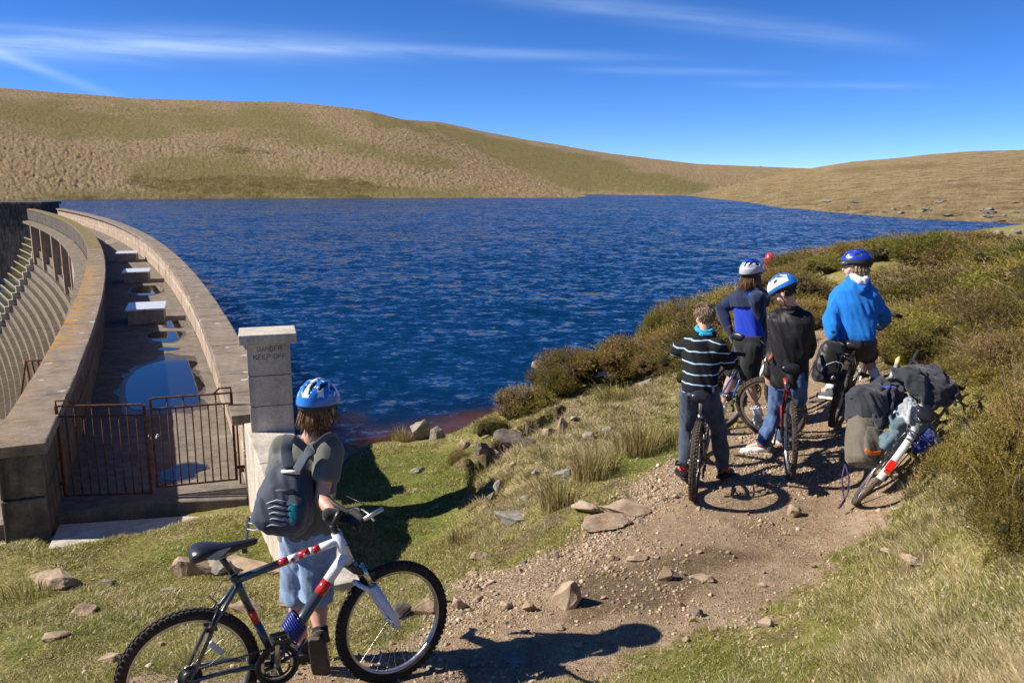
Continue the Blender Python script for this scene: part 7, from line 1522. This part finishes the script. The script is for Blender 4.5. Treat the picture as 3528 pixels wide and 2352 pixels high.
# ---- the boy in the bright blue hoodie on his bicycle
BH = cloth('bright blue hoodie cotton', (.008, .17, .56), .10); KH = cloth('dark khaki cotton', (.060, .055, .036), .2)
J = joints(pelvis=(1966, 778, 7.46), chest=(1966, 682, 7.52), neck=(1968, 643, 7.54), head=(1964, 614, 7.55), shL=(1931, 680, 7.58), shR=(2000, 684, 7.46), elL=(1911, 728, 7.48), elR=(2024, 718, 7.58), wrL=(1914, 772, 7.36), wrR=(2028, 742, 7.86),
           hipL=(1948, 786, 7.50), hipR=(1984, 786, 7.44), knL=(1928, 826, 7.72), knR=(1992, 822, 7.68), anL=(1907, 893, 7.42), anR=(2012, 866, 7.62), right=(1, -.18, 0), face=(-1, .35, .0), ftL=(-.2, 1, 0), ftR=(.8, .6, 0), curl=1.3, hdL=(.15, 0, -1), pnL=(1, 0, 0), hdR=(.2, 1, -.3), pnR=(0, 0, -1))
pe = empty('person', (J['anL'].x, J['anL'].y, J['anL'].z-.1), 0, 'fair haired boy in a bright blue hoodie sitting on his bicycle and looking left', 'person')
bd, (P, R, x, f, u) = body(pe, J, SKIN2, 1.0)
top(pe, J, BH, 1.03, 1.0, .026, -.02, 1.05, .015, 12, 'hoodie', depth=1.08); bottom(pe, J, KH, 1.0, .72, .020, .007, 9, 'shorts', .012)
mb = MB(); ch = J['neck']; limb(mb, [ch+Vector((-.085, -.02, .02)), ch+Vector((-.05, -.09, -.035)), ch+Vector((0, -.12, -.075)), ch+Vector((.05, -.09, -.035)), ch+Vector((.085, -.02, .015))], [.03, .042, .046, .042, .03]); blob('hood', mb, BH, pe, .008, 3, .007, 11)
mb = MB(); limb(mb, [ch+Vector((-.06, -.05, .035)), ch+Vector((-.015, -.10, .004)), ch+Vector((.02, -.105, .0)), ch+Vector((.06, -.06, .03))], [.030, .034, .034, .028]); blob('hood_lining', mb, cloth('white hood lining', (.75, .76, .80), .08), pe, .007, 2, .006, 16)
hair_cap(P, x, f, u, pe, HF, 1.0, 1600, .012, .075, -.11, .35, 12, .0032, .8, .4); face_bits(P, R, pe, 1.0, HF)
glove(pe, J, 'L', BKF, .98); glove(pe, J, 'R', BKF, .98)
GSH = cloth('grey blue suede', (.085, .095, .115), .2)
for k, d in (('L', (-.35, 1, -.15)), ('R', (1, .45, 0))): shoe(pe, J['an'+k], d, GSH, WSO, 1.0, name='trainer'); cuff(pe, J['an'+k], J['kn'+k], .044, .085, WSK)
helmet('glossy dark blue helmet with a black rim on the boy in the blue hoodie', P, R, x, f, u, lambda a, b, z: 0 if z > .16+.22*max(0, -b) else 1, helmet_colors('E'), 1.02, visor=True, cz=.058, tilt=-.05)
# ---- bags and clothes on the leaning bicycle and beside the rider
BLKN = cloth('black nylon', (.016, .016, .018), .15, .45)
t_, QP, qr, qd = rucksack('black rucksack with a pale piped pocket hanging beside a knobby rear wheel', atY(1917, 785, 7.34), atY(1895, 878, 7.26), .26, .20, (1, .1, .1), BLKN, None, prof=[(0, .75, .7), (.08, .95, .9), (.4, 1, 1), (.75, .9, .9), (.95, .7, .6), (1, .45, .4)])
cs = -1 if (QP(0, .5, .1)-Vector((0, 0, CZ))).length > (QP(0, .5, -.1)-Vector((0, 0, CZ))).length else 1
mb = MB(); trunk(mb, [(QP(0, .04, cs*.06), .08, .045), (QP(0, .25, cs*.07), .105, .05), (QP(0, .48, cs*.06), .09, .04)], qr); blob('front_pocket', mb, BLKN, t_, .008, 3, .004, 11, seed=3)
mb = MB(); mb.tube([QP(-.105, .36, cs*.10), QP(-.07, .47, cs*.105), QP(0, .52, cs*.108), QP(.07, .45, cs*.108), QP(.10, .28, cs*.105)], .004, 5); attach(mb.build('piping', mat('silver piping', (.6, .62, .66), .4), None), t_)
mb = MB(); a0, a1 = QP(-.015, .105, cs*.125), QP(.03, .115, cs*.125); mb.tube([a0, a0.lerp(a1, .5)+Vector((0, 0, .02)), a1], .004, 5); mb.tube([a0+Vector((.004, 0, -.004)), a1+Vector((-.004, 0, -.004))], .004, 5); attach(mb.build('logo', mat('white logo print', (.8, .8, .8), .5), None), t_)
strapx([QP(-.12, .70, 0), QP(-.165, .35, .0), QP(-.19, -.05, .02)], .009, BLKN, t_, (0, 1, 0), .002, 'strap')
OLV = cloth('olive grey pannier canvas', (.13, .115, .085), .15, .8, 90); DKN = cloth('dark slate nylon', (.030, .031, .040), .15, .72, 60)
t_, QP, qr, qd = rucksack('olive grey pannier bag with an orange strip hanging beside the leaning bicycle wheel', atY(1996, 905, 6.02), atY(1978, 1068, 5.78), .25, .22, (1, .35, -.12), OLV, None, nm='pannier', prof=[(0, .68, .8), (.06, .86, .95), (.35, 1, 1), (.62, .98, 1), (.8, .85, .9), (1, .72, .6)])
t_['category'] = 'pannier'
cs = -1 if (QP(0, .5, .1)-Vector((0, 0, CZ))).length > (QP(0, .5, -.1)-Vector((0, 0, CZ))).length else 1
strapx([QP(-.085, .20, cs*.122), QP(-.03, .15, cs*.132), QP(.05, .16, cs*.130)], .013, mat('fluorescent orange strip', (.95, .20, .01), .5), t_, (0, 0, 1), .004, 'orange_strip')
mb = MB(); trunk(mb, [(QP(.02, .10, cs*.09), .08, .035), (QP(.02, .30, cs*.10), .10, .04), (QP(.02, .48, cs*.095), .10, .03)], qr); blob('side_pocket', mb, OLV, t_, .008, 3, .006, 12, seed=6)
mb = MB(); trunk(mb, [(QP(0, .60, 0), .135, .118), (QP(0, .80, 0), .15, .12), (QP(-.02, .97, 0), .15, .10), (QP(-.02, 1.06, 0), .10, .06)], qr); blob('roll_top', mb, DKN, t_, .008, 3, .012, 10, seed=7)
PUR = mat('dark purple bungee cord', (.05, .02, .10), .5); mb = MB(); q = atY(1941, 1065, 5.76)
mb.tube([q, atY(1934, 1095, 5.74), atY(1936, 1130, 5.70), atY(1940, 1148, 5.68), atY(1948, 1130, 5.70), atY(1950, 1095, 5.74), q], .006, 6); mb.tube([atY(1940, 1148, 5.68), atY(1932, 1160, 5.62), atY(1926, 1166, 5.60)], .009, 6); attach(mb.build('bungee_cord', PUR, None), t_)
def drape(name, label, quad, thick, m, amp=.05, seed=0, cat='jacket', extra=None, nn=44, trim=None, ragged=.08):
    """a crumpled garment: a sheet over four corners given as photo points with distances, sagging and folded"""
    A, B, C_, D = [atY(*q) for q in quad]; V_ = []; n = nn; nrm_ = (B-A).cross(D-A).normalized()
    if nrm_.dot(Vector((0, 0, CZ))-A) < 0: nrm_ = -nrm_
    for i in range(n+1):
        for j in range(n+1):
            a, b_ = i/n, j/n; e = math.sin(math.pi*a)**.5*math.sin(math.pi*b_)**.5
            ra = a+ragged*(1-e)*float(fbm(b_*4+seed, a*4, 80+seed, 2)); rb = b_+ragged*(1-e)*float(fbm(a*4, b_*4+seed, 81+seed, 2))
            p = A*(1-ra)*(1-rb)+B*ra*(1-rb)+C_*ra*rb+D*(1-ra)*rb
            w = float(fbm(a*2.6+seed+b_*1.6, b_*1.3-a*.5, 82+seed, 2)); f1 = 1-min(1, abs(w)*3.0); w2 = float(fbm(a*9+seed, b_*9, 83+seed, 3)); w3 = float(fbm(a*22+seed, b_*22, 86+seed, 2))
            V_.append(p+nrm_*(amp*(f1*1.0+w2*.30+float(fbm(a*15+seed, b_*15, 88+seed, 1))*.12)+.055*e))
    Fs = [(i*(n+1)+j, (i+1)*(n+1)+j, (i+1)*(n+1)+j+1, i*(n+1)+j+1) for i in range(n) for j in range(n)]; mb = MB(); mb.add(V_, Fs)
    t = empty(name, (A+C_)/2, 0, label, cat); o = attach(mb.build('fabric', m, None), t); sol = o.modifiers.new('thick', 'SOLIDIFY'); sol.thickness = thick; sol.offset = -1
    for (i0, j0, i1, j1, wd, tm, nm) in (trim or []):
        pts = [Vector(V_[int(round((i0+(i1-i0)*q)*n))*(n+1)+int(round((j0+(j1-j0)*q)*n))])+nrm_*.008 for q in np.linspace(0, 1, 12)]; mb = MB(); mb.tube(pts, wd, 8, flat=(1, .35), up=(pts[-1]-pts[0]).cross(nrm_)); attach(mb.build(nm, tm, None), t)
    return t
SIL = cloth('pale silver grey lining', (.36, .38, .40), .12, .4); TGB = cloth('steel blue grey shell fabric', (.10, .155, .18), .15, .5); BLT = cloth('royal blue trim', (.03, .08, .55), .1, .5)
drape('dark_jacket', 'large dark slate jacket spread over the handlebars against the gorse', [(2040, 845, 6.15), (2140, 836, 6.35), (2216, 912, 6.15), (2128, 952, 5.90)], .008, DKN, .034, 3)
drape('dark_jacket', 'crumpled black jacket over the saddle and the top of the pannier', [(1950, 912, 5.98), (2020, 868, 6.25), (2085, 905, 6.15), (2010, 985, 5.80)], .008, DKN, .042, 5, trim=[(.55, .35, .75, .55, .012, BLT, 'blue_trim')])
drape('grey_blue_jacket', 'steel grey and blue jacket hanging below the large dark jacket', [(2035, 950, 5.95), (2095, 905, 6.20), (2165, 1025, 5.85), (2050, 1015, 5.66)], .008, TGB, .036, 7, trim=[(.1, .25, .6, .15, .010, BLT, 'blue_trim'), (.75, .30, .85, .75, .012, BLT, 'blue_trim')])
drape('silver_jacket', 'pale silver grey sleeve between the dark and the steel blue jacket', [(2048, 952, 5.90), (2085, 905, 6.10), (2130, 960, 6.00), (2095, 985, 5.78)], .008, SIL, .028, 8)
drape('steel_blue_flap', 'dark blue lower hem of the hanging jacket touching the grass', [(2088, 985, 5.85), (2140, 985, 5.95), (2152, 1028, 5.78), (2098, 1040, 5.66)], .01, cloth('dark royal blue shell', (.01, .03, .26), .1, .7), .015, 9)
drape('steel_blue_cuff', 'dark teal sleeve end lying on the white mudguard', [(2024, 1000, 5.70), (2058, 1000, 5.78), (2062, 1036, 5.62), (2022, 1030, 5.56)], .02, TGB, .02, 10)
mb = MB(); q0 = atY(2046, 868, 6.45); q1 = atY(2060, 838, 6.55); mb.tube([q0, q0.lerp(q1, .5), q1], [.018, .021, .019], 10); mb.tube([q1, atY(2063, 826, 6.57), atY(2066, 819, 6.58)], [.02, .021, .008], 10, 1)
tag(mb.build('bar_grip', [GRY, mat('pale yellow bar plug', (.80, .50, .18), .4)]), 'worn grey bar grip with a pale yellow end sticking up from the leaning bicycle', 'bar grip')
